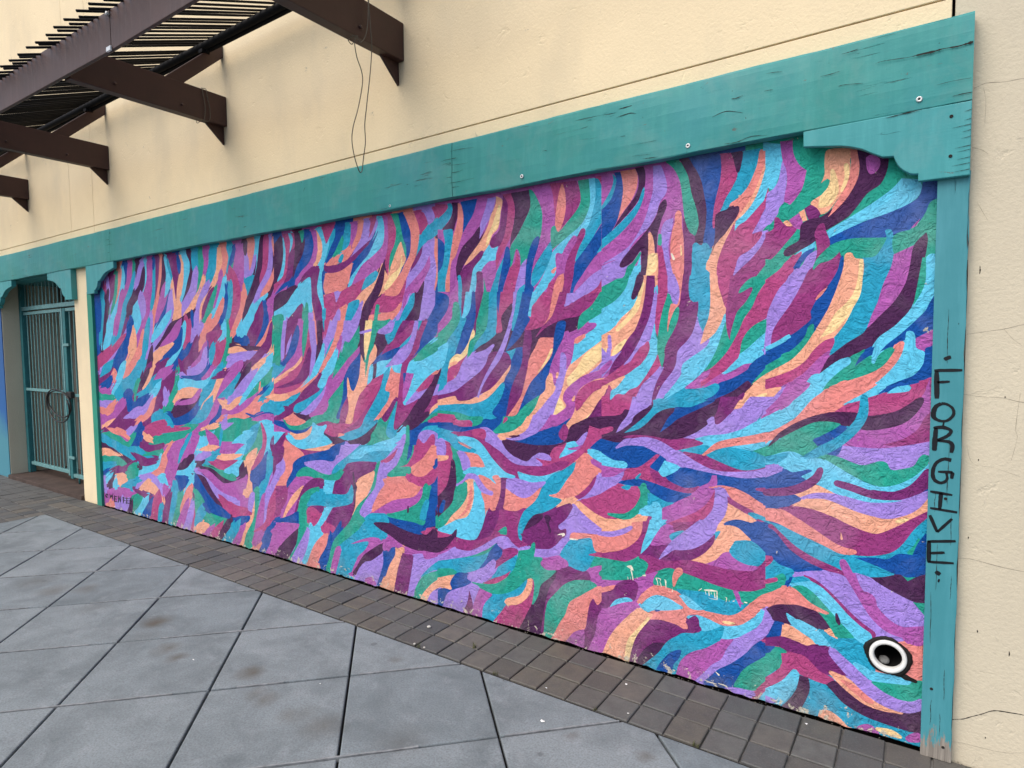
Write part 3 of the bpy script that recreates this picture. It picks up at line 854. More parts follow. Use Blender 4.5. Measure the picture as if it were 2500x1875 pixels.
L6323,877 6491,799 6546,740! 6430,772 6283,860 6248,897!
C6824,784 6615,748 6451,730 6371,730! 6418,758 6554,805 6781,828 6914,821!
M6641,727 6485,698 6405,698! 6451,726 6597,762 6701,762!
G6926,731 6683,698 6462,655 6311,772 6286,821! 6371,788 6480,711 6621,756 6886,776 7022,766!
T7022,691 6833,621 6533,567 6367,531 6259,518! 6301,568 6424,650 6740,693 6931,745 7095,758!
T6401,628 6201,600 5976,568 5884,573! 5942,602 6161,642 6368,664 6470,657!
G6150,599 5890,640 5797,680! 5905,680 6157,619 6207,598!
P6403,592 6206,520 5956,565 5856,601! 5962,605 6170,578 6374,612 6433,614!
V6996,614 6806,601 6609,505 6362,469 6243,477! 6318,512 6549,547 6776,622 6977,637 7046,630!
O7006,540 6845,532 6675,551 6611,562! 6663,574 6813,594 6981,587 7095,564!
G6938,461 6763,472 6619,452 6455,456! 6549,510 6713,549 6932,523 7095,476!
B6989,335 6866,417 6846,438! 6888,426 7046,356 7095,302!
T6957,400 6856,425 6716,492! 6891,480 6993,454 7095,386!
P6772,365 6533,415 6344,501 6271,556! 6390,533 6580,464 6794,406 6904,357!
T6987,246 6851,318 6801,381! 6923,340 7036,261 7071,217!
S6992,225 6834,343 6810,374! 6870,353 7068,246 7095,180!
V7015,179 6833,266 6768,385 6770,405! 6799,386 6887,276 7055,198 7095,156!
G6493,461 6307,523 6353,359 6448,304 6672,233 6535,353
T6670,248 6444,348 6206,361 6421,278 6397,207 6460,185 6483,256
O6790,324 6626,373 6507,327 6669,263 6764,267
S6793,294 6803,202 6774,167! 6738,210 6728,301 6756,336!
L7050,278 7039,155 6998,124! 6971,167 6999,287 7029,311!
P6355,226 6215,198 6157,168 5996,106 5828,93! 5893,170 6056,235 6166,241 6313,263 6413,258!
M6948,49 6697,126 6461,179 6344,216! 6456,224 6723,212 7010,128 7095,15!
C6920,82 6997,-3 6950,-5! 6848,11 6874,86 6888,112!
L6558,105 6658,22 6666,-5! 6543,16 6501,101 6497,142!
L6699,114 6757,16 6728,-5! 6631,24 6606,119 6627,175!
V6423,164 6551,19 6541,-5! 6433,20 6380,164 6384,193!
G6400,179 6221,202 6320,88 6447,11! 6424,88
S6218,172 6361,40 6388,-5! 6231,26 6116,160 6096,240!
B6091,185 6261,25 6272,-5! 6101,16 6013,179 6008,237!
R6020,207 6080,12 6046,-5! 5942,22 5857,215 5897,320!
T5923,144 5956,13 5924,-5! 5873,23 5855,151 5880,192!
P5730,270 5858,18 5829,-5! 5726,27 5653,273 5670,324!
T5653,332 5766,16 5722,-5! 5634,30 5589,337 5610,378!
G5545,308 5697,30 5683,-5! 5596,33 5472,308 5482,360!
C5426,367 5541,191 5539,119! 5446,188 5333,362 5336,432!
M5448,256 5617,33 5615,-5! 5496,30 5378,252 5380,306!
L5345,254 5493,9 5475,-5! 5372,13 5286,254 5294,297!
R5275,299 5324,136 5389,7 5385,-5! 5353,7 5276,139 5251,301 5260,317!
G5280,390 5144,316 5126,241 5259,38! 5288,139
T5257,204 5314,91 5298,5! 5198,93 5142,205 5157,289!
G5158,120 4965,251 4749,201 4862,127 5044,99
O5308,31 5206,112 5066,108 5143,18!
M5084,81 5143,36 5183,-5! 5048,16 5009,64 4978,136!
R4945,127 5037,55 5075,-5! 4923,35 4870,113 4846,184!
V4772,222 4929,55 4939,-5! 4807,46 4723,218 4719,260!
B5170,274 4983,312 4746,245 4770,204 5036,215
B4672,231 4474,273 4497,221 4667,158
T4712,166 4857,39 4897,-5! 4708,16 4621,150 4598,236!
M4585,177 4724,25 4736,-5! 4628,16 4538,172 4532,214!
R4894,349 4757,248 4523,266 4414,294! 4504,316 4687,322 4842,381 4921,394!
O4431,399 4454,254 4561,135 4611,24 4612,-5! 4572,22 4486,129 4415,255 4401,402 4413,423!
G4392,464 4418,272 4532,115 4571,8 4560,-5! 4491,10 4435,114 4369,274 4333,470 4355,512!
L4449,422 4470,335 4459,305! 4430,337 4400,424 4413,462!
L4224,510 4276,363 4318,215 4309,185! 4280,217 4228,365 4187,510 4196,540!
M4305,452 4383,278 4435,78 4405,5! 4336,87 4286,285 4266,454 4277,483!
R4121,563 4228,391 4271,257 4408,170 4433,147! 4393,158 4209,240 4123,382 3989,541 3973,664!
L4132,618 4246,440 4249,408! 4211,435 4081,610 4077,657!
C4039,638 4119,561 4135,538! 4100,551 3990,611 3949,672!
B3999,317 4181,256 4312,84 4364,15 4385,-5! 4298,3 4225,75 4147,242 3991,302 3962,321!
M4204,196 4014,295 3984,174! 4138,32! 4272,19! 4169,155
O4022,386 4073,206 4069,192! 4055,207 3996,387 4002,409!
C4384,54 4434,12 4454,-5! 4385,1 4351,46 4339,80!
V3983,186! 3992,13! 4148,18! 4078,124
K6950,128 6990,134 7022,109 6998,90 6956,99 6937,107! 6959,106 6986,99 6998,113 6986,125 6960,120 6938,121!
K6984,119 6991,108 6991,98! 6976,108 6968,118 6968,129!
K6922,137 6915,101 6902,92! 6895,105 6906,140 6916,148!
K6897,103 6874,130 6874,141! 6890,131 6912,103 6913,93!
K6890,128 6875,99 6859,92! 6856,105 6874,133 6887,139!
K6857,103 6839,148 6844,157! 6856,147 6874,101 6869,92!
K6820,130 6833,73 6825,62! 6813,75 6801,132 6808,142!
K6819,123 6767,126 6745,132! 6764,134 6816,131 6837,125!
K6822,98 6783,100 6761,105! 6779,108 6818,106 6840,101!
K6825,73 6766,75 6745,79! 6762,83 6820,81 6842,77!
K6722,84 6710,140 6717,151! 6729,138 6741,82 6734,72!
K6727,137 6696,87 6680,79! 6677,92 6712,141 6725,148!
K6679,90 6667,143 6673,152! 6683,141 6695,88 6689,80!
K6628,139 6640,87 6633,76! 6621,89 6609,141 6616,152!
K6633,132 6570,137 6549,143! 6568,145 6630,140 6651,134!
K6629,111 6591,113 6570,118! 6588,121 6626,119 6647,114!
K6559,142 6571,90 6564,80! 6552,92 6541,144 6547,155!
K6558,136 6515,138 6494,143! 6512,146 6555,143 6576,138!
K6560,115 6523,117 6502,121! 6520,124 6557,122 6578,117!
K6562,89 6512,94 6492,100! 6511,102 6560,97 6581,91!
K6493,148 6469,142 6495,130 6506,120! 6486,125 6447,145 6483,155 6502,155!
K6465,149 6484,96 6479,86! 6466,98 6450,150 6454,159!
B4038,2441! 3945,2431 3958,2365 4043,2350!
V3955,2432! 3923,2339 3937,2239 3970,2146 4059,2055! 4042,2373!
S3937,2407 3935,2284 3968,2176 4018,2102 3998,2083 3965,2090 3932,2169 3899,2280 3919,2406 3929,2411
R3936,2435! 3863,2433! 3793,2419 3807,2316 3862,2277 3885,2195 3907,2113 4002,2063 4062,2009! 4058,2078! 3943,2138 3908,2270 3913,2360
S3872,2434! 3837,2430! 3817,2383 3833,2330 3867,2283! 3849,2365
P3871,2283 3807,2316 3802,2227 3834,2130 3909,2079 3984,2050 4062,1997! 3916,2113
V3801,2426! 3740,2424! 3717,2351 3681,2380 3693,2305 3741,2222 3797,2149 3835,2108 3822,2190 3799,2299
G3731,2429! 3688,2427! 3699,2376 3722,2352!
B3687,2430! 3611,2421! 3585,2348 3601,2275 3638,2213 3718,2154 3791,2105 3892,2061 4062,1997! 3946,2076 3835,2108 3787,2182 3713,2269 3682,2358
M3619,2427! 3552,2422! 3549,2323 3552,2238 3623,2174 3702,2131 3766,2070 3794,2044! 3754,2135 3638,2213 3591,2306 3597,2371
O3561,2426! 3529,2385 3499,2318 3511,2234 3555,2185 3581,2171! 3560,2250 3540,2322
T3425,2353! 3382,2411! 3351,2407! 3369,2347 3420,2279 3472,2189! 3452,2271
S3552,2428! 3495,2418 3465,2357 3459,2314 3433,2354 3426,2316 3453,2250 3480,2189 3490,2158 3511,2053 3506,1978 3494,1870 3487,1843 3519,1876 3564,1992 3558,2115 3539,2167 3486,2243 3498,2339
R3495,2424! 3366,2425! 3425,2353 3458,2325
B3358,2424! 3257,2427! 3283,2353 3340,2292 3390,2234 3439,2196 3473,2173! 3429,2248 3369,2337
G3290,2359! 3276,2316 3294,2256 3391,2213! 3348,2282
T3249,2426! 3203,2421! 3211,2330 3232,2281 3294,2256 3276,2327
C3143,2429! 3077,2431! 3110,2324 3172,2255 3250,2191 3345,2173 3441,2165 3473,2173! 3375,2212 3279,2250 3208,2289 3161,2355
T3310,2230 3339,2192 3327,2177 3302,2180 3281,2221 3291,2233
M3203,2421! 3136,2423! 3153,2349 3193,2288 3210,2238! 3203,2329
L3069,2430! 3019,2419 3029,2350 2954,2431! 2949,2391 2986,2336 3038,2292 3143,2232 3235,2189! 3172,2245 3110,2319
P3030,2296 3039,2272 3113,2229 3190,2175 3315,2123 3427,2116 3483,2136 3482,2163 3361,2153 3266,2182 3158,2233
R3019,2429! 2962,2426! 3000,2357 3041,2307! 3021,2369
B2954,2352! 2958,2323 3011,2249 3071,2175 3163,2096 3218,2044 3258,2005! 3231,2091 3198,2155 3084,2226 2987,2306
S2954,2431! 2906,2424! 2894,2360 2911,2259 2998,2198 3102,2147 3163,2086 3203,2028 3250,2005! 3225,2065 3131,2145 3041,2212 2980,2296 2950,2352
M2899,2428! 2857,2428! 2855,2283 2893,2169 2944,2115 3031,2081 3083,2055 3165,2030 3211,2023! 3155,2096 3042,2172 2926,2241 2895,2316
R2864,2429! 2816,2423 2792,2334 2808,2249 2844,2194 2860,2122 2869,2050! 2894,2130 2879,2188 2861,2293
G2830,2429! 2769,2427! 2751,2353 2733,2279 2709,2220 2711,2153 2735,2213 2754,2258 2803,2190 2840,2111 2861,2074! 2852,2161 2801,2248 2786,2323
B2762,2428! 2716,2420 2673,2339 2669,2235 2684,2170 2725,2116 2767,2057 2829,2018! 2766,2081 2711,2148 2708,2248 2745,2343
O2754,2258! 2729,2198 2731,2136 2766,2081 2835,2023 2921,1955 3008,1900 3039,1841 3134,1855 3185,1908 3108,1976 2982,2038 2922,2142 2895,2091 2862,2049 2846,2112
Y2753,2176 2768,2103 2843,2059 2909,1992 2903,1973 2875,1973 2799,2033 2749,2097 2746,2175 2749,2178
C2723,2425! 2638,2424! 2602,2340 2597,2279 2626,2165 2673,2093 2714,2020 2770,1927 2915,1930! 2808,2026 2719,2106 2670,2178 2661,2281 2698,2380
R2631,2423! 2574,2420 2537,2388 2526,2340 2571,2299 2590,2283 2601,2349
L2568,2429! 2493,2428! 2469,2379 2489,2345 2520,2335 2538,2379
R2487,2427! 2378,2431! 2391,2388 2439,2371 2469,2384
T2372,2430! 2331,2425! 2356,2338 2417,2296 2479,2257 2560,2224 2606,2182 2626,2155! 2605,2228 2578,2286 2514,2334 2439,2371 2385,2396
V2356,2338! 2332,2344! 2334,2273! 2417,2273 2448,2235 2473,2252
T2334,2286! 2337,2138! 2361,2131 2363,2005 2377,1901 2397,1847 2432,1890 2429,2009 2414,2145 2406,2217 2417,2273
B2442,2239! 2400,2217 2415,2127 2430,1963 2426,1885 2397,1847 2366,1895 2380,1777 2461,1691! 2561,1694! 2489,1828 2474,1943 2446,2079 2438,2170
C2473,2252! 2430,2229 2432,2147 2447,2056 2467,1966 2486,1944 2465,2058 2481,2151
O2361,2122 2337,2138! 2341,1912! 2395,1906 2387,2006
P2573,2216! 2581,2170 2620,2117 2687,2056! 2646,2129
L2535,2240! 2485,2253! 2481,2161 2465,2058 2498,1944 2487,1883 2553,1783 2645,1695! 2603,1809 2587,1917 2573,1972 2625,1938 2677,1931 2748,1790 2818,1714! 2971,1718! 2851,1754 2774,1820 2729,1958 2707,2038 2620,2117 2574,2179
M2518,2155! 2514,2085 2559,2018 2586,1964 2632,1938 2690,1932 2718,1876 2753,1829! 2730,1944 2675,1998 2570,2080
V2566,2005 2574,1935 2595,1856 2616,1785 2658,1696! 2791,1699! 2714,1789 2653,1863 2644,1944 2625,1933
T2645,1934! 2653,1868 2714,1794 2791,1699! 2845,1700! 2775,1786 2732,1852
R2707,2038! 2730,1944 2772,1873 2848,1828 2953,1827 3047,1811! 2986,1904 2915,1935 2825,1925 2770,1946
C2765,1888! 2801,1826 2870,1784 2970,1768 3079,1741! 3055,1811 2932,1821 2827,1837
Y3069,1777 3097,1728 3074,1702 3034,1713 3014,1763 3034,1786
G2973,1883 2952,1872 2970,1768 2864,1779 2871,1765 2957,1727 2979,1703! 3022,1704! 3004,1809 2987,1874
V2900,2155 2899,2091 2919,2004 2964,1927 3032,1850 3071,1761 3095,1705! 3147,1706! 3129,1814 3096,1889 3005,1985 2945,2085
T2980,2088! 2974,2057 3048,2012 3123,1977! 3075,2055
L3110,1915! 3103,1899 3128,1834 3145,1773 3178,1707! 3293,1710! 3220,1796 3148,1886
T3246,1906! 3147,1922 3149,1876 3220,1791 3308,1710! 3281,1819
R3090,2056! 3122,1982 3200,1919 3285,1892 3357,1864 3391,1813 3460,1713! 3501,1714! 3478,1869 3490,1966 3392,1982 3371,1912 3321,1978 3242,2009
L3392,1992! 3344,1990 3329,1968 3371,1912!
C3475,2120! 3347,2110 3237,2138 3198,2155 3224,2086 3241,2035 3320,1999 3408,1983 3482,1971! 3503,2042
B3499,2138 3475,2120 3495,2052 3506,1978 3512,2032 3513,2096
L3333,1868! 3328,1810 3372,1711! 3460,1713! 3399,1813
C3326,1863! 3270,1902! 3290,1778 3316,1710! 3380,1711! 3337,1779
P3556,2163 3531,2151 3551,2088 3571,2008 3549,1953 3519,1882 3522,1817 3501,1714! 3601,1716! 3604,1842 3626,1930 3629,2039 3643,2105 3749,2063! 3702,2120 3623,2158
S3643,2105! 3637,2040 3626,1919 3620,1864 3689,1851 3738,1924 3848,1862 3922,1831 3945,1741! 4075,1779! 4069,1877! 3926,1933 3841,2002 3749,2058
C3626,1919! 3597,1820 3593,1716! 3627,1717! 3614,1820
T3519,1871! 3487,1859 3501,1714! 3516,1763
V4065,1952! 4063,1980! 3912,2023 3794,2044 3860,1981 3926,1928 4069,1877!
P3738,1930! 3732,1869 3778,1837 3799,1771 3837,1721! 3937,1724! 3868,1818 3794,1871
G3694,1928 3669,1916 3665,1822 3678,1718! 3731,1719! 3715,1852
L3672,1849 3670,1717 3652,1708 3635,1717 3638,1849 3655,1858
G4071,1848! 3958,1850 3955,1724! 4077,1727!
G4073,1813! 3960,1810! 3989,1615 4014,1500 4090,1500!
L3960,1810! 3914,1808! 3952,1615 3965,1535 4004,1517! 3997,1644
P3914,1808! 3797,1804! 3857,1671 3947,1535! 3950,1644
L3864,1711! 3888,1615 3946,1552! 3923,1632
B3799,1771 3774,1726 3798,1614 3864,1546 3978,1466! 3995,1500 3937,1546 3867,1671
M3788,1804! 3726,1802! 3752,1641 3748,1546 3831,1484 3962,1431 4098,1347! 4093,1441! 3978,1466 3845,1558 3776,1698
T4091,1488! 3988,1466 3940,1489 3980,1443 4097,1371!
G3726,1802! 3666,1800! 3688,1696 3711,1585 3744,1524! 3752,1641
O3756,1552! 3758,1513 3851,1450 3944,1420 4100,1324! 4097,1371! 4000,1413 3849,1478
R3677,1745! 3664,1668 3643,1546 3666,1435 3748,1356 3858,1296 4104,1247! 4099,1335! 3945,1397 3805,1456 3749,1524 3699,1646
P3666,1613 3644,1530 3666,1435 3748,1367 3949,1316 4101,1306! 3854,1376 3760,1468 3703,1569
O4103,1265! 3989,1257 3925,1236 3973,1211 4106,1206!
L3649,1800! 3606,1798! 3588,1639 3621,1469 3641,1414 3685,1391! 3663,1502 3639,1640
C3606,1798! 3589,1798! 3580,1639 3589,1623
V3581,1797! 3522,1796! 3530,1628 3575,1546 3621,1469! 3580,1639
R3498,1795! 3424,1792! 3477,1708 3504,1660!
L3441,1793! 3360,1790! 3414,1653 3491,1568 3508,1557! 3496,1655
S3513,1628! 3509,1546 3554,1470 3616,1398 3714,1345 3814,1292 3917,1231! 3804,1303 3676,1396 3630,1469 3575,1546
T3509,1541! 3447,1638 3397,1675 3432,1616 3518,1514
C3360,1790! 3305,1789! 3325,1700 3383,1621 3460,1536 3504,1470 3564,1426 3572,1437 3527,1503 3466,1579 3397,1680
T4106,1206! 3973,1217 3878,1261 3787,1287 3816,1246 3909,1191 3994,1175 3977,1141 4113,1093!
P3564,1431! 3539,1421 3593,1343 3569,1310 3683,1251 3827,1194 3885,1128 3999,1082 4115,1045! 4113,1081! 3958,1148 3994,1175 3891,1186 3778,1281 3678,1352 3608,1392
C3907,1252 3787,1288 3652,1363 3587,1413 3587,1416 3593,1416 3669,1375 3804,1307 3922,1279 3933,1260
S3368,1600! 3362,1568 3415,1450 3474,1400 3509,1340 3569,1321 3593,1343 3540,1404 3487,1471 3419,1536
T3509,1340! 3562,1283 3668,1213 3749,1158 3830,1131 3875,1146 3845,1193 3736,1232 3595,1293
L3493,1345! 3529,1273 3591,1199 3689,1133 3869,1089! 3758,1152 3659,1218 3562,1283
V3876,1135! 3822,1126 3759,1124 3673,1106 3744,1074 3850,1096
M3291,1557! 3261,1536 3151,1614! 3153,1567 3263,1473 3330,1366 3379,1327 3481,1237 3482,1199 3551,1157 3690,1111! 3600,1193 3529,1273 3474,1384 3398,1455
M3341,1689! 3309,1684! 3336,1599 3372,1514! 3360,1594
L3297,1788! 3152,1784! 3178,1686 3257,1636 3295,1647 3330,1568 3317,1689
G3146,1753! 3150,1645 3213,1583 3285,1515 3358,1451 3434,1385! 3406,1461 3322,1573 3280,1641 3249,1641
B3145,1572! 3140,1505 3166,1401 3215,1316 3246,1326 3274,1404 3287,1266 3337,1195 3372,1117 3420,1120 3352,1215 3325,1307 3313,1398 3239,1489
O3137,1572! 3110,1505 3087,1516 3003,1627! 2983,1582 2999,1531 3059,1475 3093,1351 3163,1286 3213,1179 3247,1093 3317,1088! 3291,1159 3279,1266 3283,1356 3274,1404 3246,1326 3215,1316 3166,1401 3148,1490
Y3085,1781! 3020,1779! 3046,1633 3087,1516 3107,1582 3103,1685
V3145,1783! 3093,1782! 3111,1685 3121,1608 3106,1505! 3144,1583
L3137,1694 3026,1712 3020,1720 3031,1726 3143,1709 3149,1700
L2964,1717! 2857,1764! 2755,1771! 2832,1704 2909,1686 2979,1698
G3020,1779! 2871,1775! 2978,1718 2995,1658 3048,1582 3073,1495 3102,1402! 3095,1516 3046,1658
V2979,1688 2902,1681 2889,1636 2926,1587 2992,1541 2982,1597 3002,1648
T2816,1773! 2748,1771! 2797,1713 2833,1655 2883,1621! 2909,1681 2845,1705
W2748,1771! 2649,1767! 2671,1701 2725,1639 2821,1591 2970,1541! 2897,1601 2819,1670
P2748,1771! 2682,1768! 2750,1703 2819,1670! 2790,1723
T2678,1682! 2699,1639 2780,1596 2780,1610
L2649,1767! 2617,1766! 2646,1652 2687,1571 2763,1502 2852,1487 2930,1466! 2865,1517 2794,1586 2699,1643
B2783,1605 2794,1581 2858,1532 2964,1506 3029,1490! 2977,1541 2877,1581
S2865,1522! 2922,1476 2824,1487 2763,1497 2778,1443 2833,1437 2895,1457 2938,1431 3011,1404! 2986,1506
V3029,1490! 2993,1496 3003,1414 3029,1394! 3039,1434
S3060,1465! 3023,1480 3040,1393 3086,1356!
T2617,1766! 2585,1765! 2625,1700!
W2585,1765! 2540,1764! 2594,1652 2582,1642 2635,1556 2702,1508 2731,1439 2760,1360 2763,1246 2737,1238 2630,1281! 2698,1200 2753,1138 2851,1067 2842,1138 2811,1259 2786,1409 2763,1497 2694,1556 2653,1643
B2540,1764! 2435,1760! 2480,1673 2544,1627 2596,1590 2689,1522! 2621,1594 2601,1652
M2435,1760! 2345,1758! 2431,1686 2480,1659!
S2450,1659! 2519,1603 2544,1608! 2493,1645
G2345,1748! 2347,1657! 2408,1621 2495,1565 2591,1523 2704,1449! 2635,1556 2557,1604 2462,1649
S2395,1625! 2391,1533 2435,1486 2523,1438 2595,1384 2681,1304 2750,1242! 2756,1261 2721,1332 2665,1435 2704,1440 2676,1508 2591,1523 2470,1575
S2702,1503! 2663,1508 2691,1449 2731,1444!
T2347,1657! 2349,1547 2387,1463 2401,1360 2445,1331 2456,1359 2448,1439 2397,1556
C2435,1476! 2461,1443 2523,1433!
B2758,1439! 2731,1439 2753,1370!
M2724,1439! 2671,1440! 2693,1371 2728,1302 2756,1261! 2746,1370
O2350,1519! 2374,1500 2387,1472 2351,1477!
R2351,1468! 2352,1399 2395,1388! 2387,1454
R2492,1438! 2525,1376 2564,1346 2642,1320! 2595,1379
L2352,1394! 2354,1320 2526,1304 2616,1287 2737,1238! 2668,1304 2564,1346 2475,1377 2401,1374
W2354,1325! 2354,1297 2452,1265 2522,1214 2586,1201! 2547,1261 2514,1305
O2354,1306! 2355,1264 2453,1241 2542,1189! 2528,1228 2465,1269
T2355,1259! 2356,1227 2441,1213 2517,1190 2548,1184! 2478,1235
G2356,1236! 2357,1189 2473,1188 2549,1155 2614,1127! 2529,1190 2441,1223
R2357,1189! 2357,1152 2556,1140! 2492,1182
V2441,1476 2448,1439 2501,1329 2547,1246 2593,1201 2548,1208 2555,1179 2621,1126 2674,1089 2768,1072 2838,1053! 2753,1123 2684,1220 2597,1307 2492,1414
C2859,1477 2833,1447 2778,1438! 2801,1359 2831,1278 2889,1206 2954,1152 3035,1121! 2967,1186 2901,1266 2878,1312 2920,1330 2882,1417
W2931,1436! 2940,1375 3000,1287 3061,1208 3115,1143 3163,1072 3280,1032 3377,998 3442,983 3508,1000 3540,1014 3505,1066 3623,1064! 3487,1094 3381,1084 3354,1172 3287,1261 3274,1187 3310,1089 3247,1087 3212,1190 3163,1281 3071,1362
R2938,1426 3007,1292 3083,1217 3200,1106 3279,1064 3376,1009 3442,988 3524,1010 3488,1067 3374,1080 3310,1084 3247,1087 3212,1190 3163,1281 3071,1362
T2873,1482! 2889,1407 2920,1330 2878,1312 2909,1245 2982,1181 3035,1121 2991,1119 3051,1074 3143,1015 3259,975 3362,972 3393,986 3280,1032 3163,1072 3115,1143 3046,1208 2970,1329 2924,1436
P2843,1272 2893,1213 2957,1147 2946,1122 2909,1128 2857,1200 2819,1264 2826,1276
C3376,1015 3321,1008 3393,986!
G3313,1393! 3333,1291 3360,1204 3404,1126 3381,1101 3422,1082 3504,1093 3622,1075 3727,1069 3621,1109 3519,1131 3466,1188 3482,1221 3413,1288
C3885,1123 3814,1098 3735,1074 3826,1040 3936,1039 3971,1077
B4114,1063! 4000,1058 3918,1017 3783,1009 3667,1050 3712,1002 3829,977 3920,988 4116,1027!
G4000,1064! 3890,1030 3781,1049 3691,1094 3666,1056 3782,1014 3919,1005
M4116,1033! 3929,987 4119,974!
S4119,974! 4004,976 4065,913 4125,872!
P3986,977! 3977,954 4029,868 4129,788! 4126,854! 4034,944
O3929,981! 3856,975 3739,1000 3667,1045 3696,981 3786,940 3895,937
S3657,1068! 3616,1031 3573,1028 3505,1055 3541,1003 3508,983 3426,973 3477,930 3613,897 3763,867 3897,891 3978,949 3912,965 3858,934 3759,948 3678,999
V3541,1003 3492,984 3393,986 3322,970 3244,976 3112,1023 2999,1113 3030,1055 3069,989 3145,947 3245,939 3314,965 3363,934 3445,928 3452,949
O3428,934 3496,890 3580,872 3763,867 3596,899
W3969,932! 3879,881 3754,868 3598,870 3530,876 3565,829! 3884,799! 4014,787!
C3979,919 3880,875 3792,819! 4033,785! 4010,870
B3347,952 3315,960 3349,908 3382,862! 3531,843! 3462,915
L3291,967! 3284,941 3214,936 3160,956 3184,912 3224,871! 3383,857! 3333,910
G2955,1136 2920,1113 2847,1213 2811,1259! 2842,1138 2851,1072 2824,1044 2881,1014 2981,986 3070,948 3193,896 3130,938 3069,989 3060,1027 2992,1098
T2818,1249! 2842,1138 2850,1087 2824,1054 2874,1015 2922,1052 2876,1156
S2768,1097 2741,1099 2742,1064 2798,1010 2875,974 2983,934 3072,890! 3163,877! 3085,941 2981,986 2881,1009 2824,1044
L2772,1046 2807,985 2841,917 2821,897 2788,910 2762,978 2740,1041 2751,1054
G2740,1104 2746,1015 2769,920 2748,905 2722,920 2713,1016 2714,1106 2727,1113
R2829,961 2868,915 2856,898 2830,906 2810,956 2816,965
B2688,1083 2601,1123 2505,1143 2357,1152! 2358,1119 2519,1109 2603,1074 2636,1023 2664,972 2692,925! 2725,922! 2709,1017
T2358,1129! 2360,1030 2433,1048 2513,1090 2583,1080 2615,1078 2569,1115 2456,1127
L2602,1084 2513,1090 2421,1030 2416,950! 2479,944! 2513,1071 2591,1007 2643,1037
R2513,1071 2502,1014 2535,939! 2672,927! 2643,1032 2591,1007
C2508,1009! 2460,946! 2548,938!
P2409,1031! 2360,1016! 2362,955! 2416,950!
C4017,869! 3886,890! 3764,830 3861,771 3912,695 3899,646 3967,587 4118,548! 4083,583 4012,664
P4102,841! 4001,871 4022,776 4110,705!
L4109,716! 4006,767 4002,685 4116,590!
W3824,865 3655,860 3536,880 3508,854 3627,828
B3536,880 3362,933! 3407,863 3452,811 3568,809 3720,785 3767,760 3737,743 3833,683 3985,554! 3982,605 3912,695 3893,758 3780,819
L3362,933! 3171,958! 3310,843 3441,726 3485,711 3602,718 3752,752 3766,775 3598,797 3452,801 3393,854
T3171,949! 2816,978! 2854,930 2993,855 3175,838 3312,806 3412,738 3470,722 3424,785 3281,874
S3145,942! 2816,986! 2866,938 2990,927 3107,899 3174,856 3282,855
G3866,659 3800,727 3706,742 3529,706 3355,754 3328,738 3372,695 3487,672 3679,670
M3835,658 3664,667 3792,567 3879,403 4065,282 4041,432 3951,568
O3782,603 3842,510 3926,427 4013,332 4061,199 4087,190 4065,282 3992,418 3905,522
P3664,667 3559,674 3547,627 3637,606 3730,575 3827,502 3863,406 3896,391 3842,510 3775,599
W4118,558! 3984,564 3990,460 4131,315!
P3386,693 3327,757 3256,820 3044,846 3033,797 3179,726 3235,673 3265,604 3462,579 3436,669
S3553,660! 3436,673! 3469,578! 3542,569!
O3040,787 3048,723 3117,604 3228,487 3264,453! 3239,570 3208,658 3221,684 3126,741
V3252,755 3246,653 3261,521 3291,441 3286,436 3278,440 3234,522 3225,656 3238,757 3246,760
G2980,856! 3008,782 3037,678 3105,587 3187,502 3188,474 3137,425 3248,333 3449,202 3497,76 3530,10! 3559,14! 3537,167 3416,295 3300,400 3213,526 3077,646 3034,770
L2955,859! 2816,986! 2756,991! 2820,863 2921,764 2948,689 3027,607 3068,519 3135,472 3175,485 3173,522 3104,606 3024,689 2982,793
R2968,858! 2879,911 2817,960! 2855,895 2918,854
G2757,982! 2675,989! 2688,928 2749,853 2821,828! 2770,920
B2721,985! 2686,988! 2700,927 2742,880!
R2675,989! 2528,1001! 2608,910 2702,849 2833,827! 2701,884
C2528,1001! 2484,996 2452,958 2399,929 2486,904 2577,811 2669,792 2714,839 2608,910
G2921,769 2845,825 2714,848 2715,804 2823,766
C2959,742 2774,780 2728,751 2613,738 2648,682 2719,638 2876,600 3056,502 3068,537 3000,647 2947,707
L2484,1005! 2387,1013! 2420,952 2463,973
R2408,1003! 2366,1006! 2369,842 2403,747 2459,647 2493,626 2458,723 2455,849
R2750,800 2669,792 2577,802 2454,882 2455,832 2522,766 2613,730 2704,753
B2455,857! 2457,748 2493,626 2574,495 2621,427 2761,430 2905,461 2929,493 2688,494 2596,500 2557,694
B2502,914 2509,870 2500,863 2487,869 2470,912 2483,923
M2613,730 2626,659 2709,587 2854,531 3069,500! 2876,609 2684,660
G2601,740 2578,759 2551,729 2558,668 2593,603 2629,538 2596,500 2688,494 2929,502 2745,574 2626,651
T2581,657 2559,651 2571,589 2618,522 2641,528 2616,609
V2744,591 2748,551 2740,547 2731,554 2732,593 2738,596
T3083,480 2979,504 2917,486 2918,450 3058,433 2983,394 2897,345 3062,336 3128,315 3278,252 3115,299 3144,238 3227,166 3229,118 3300,47 3400,7! 3486,-1! 3437,146 3391,213 3248,314 3164,412
M3195,294 3062,336 2986,312 2960,325! 3145,209 3215,130 3258,55 3301,27! 3227,156 3130,240 3115,299 3292,249!
V2960,316 2988,238 3080,175 3174,138 3245,39! 3279,51! 3201,142 3131,212
M2908,370 2776,321 2623,322 2378,408! 2379,375! 2522,298 2602,274 2635,303 2777,268 2861,306 2962,261 2973,305
V3058,433 2906,456 2773,428 2632,425 2507,488 2377,459! 2378,408! 2477,340 2601,326 2775,339 2908,388
V2370,792! 2373,676! 2472,553 2484,526! 2449,641 2414,745
R2632,442 2540,474 2463,478 2388,465 2464,440 2518,482 2586,433
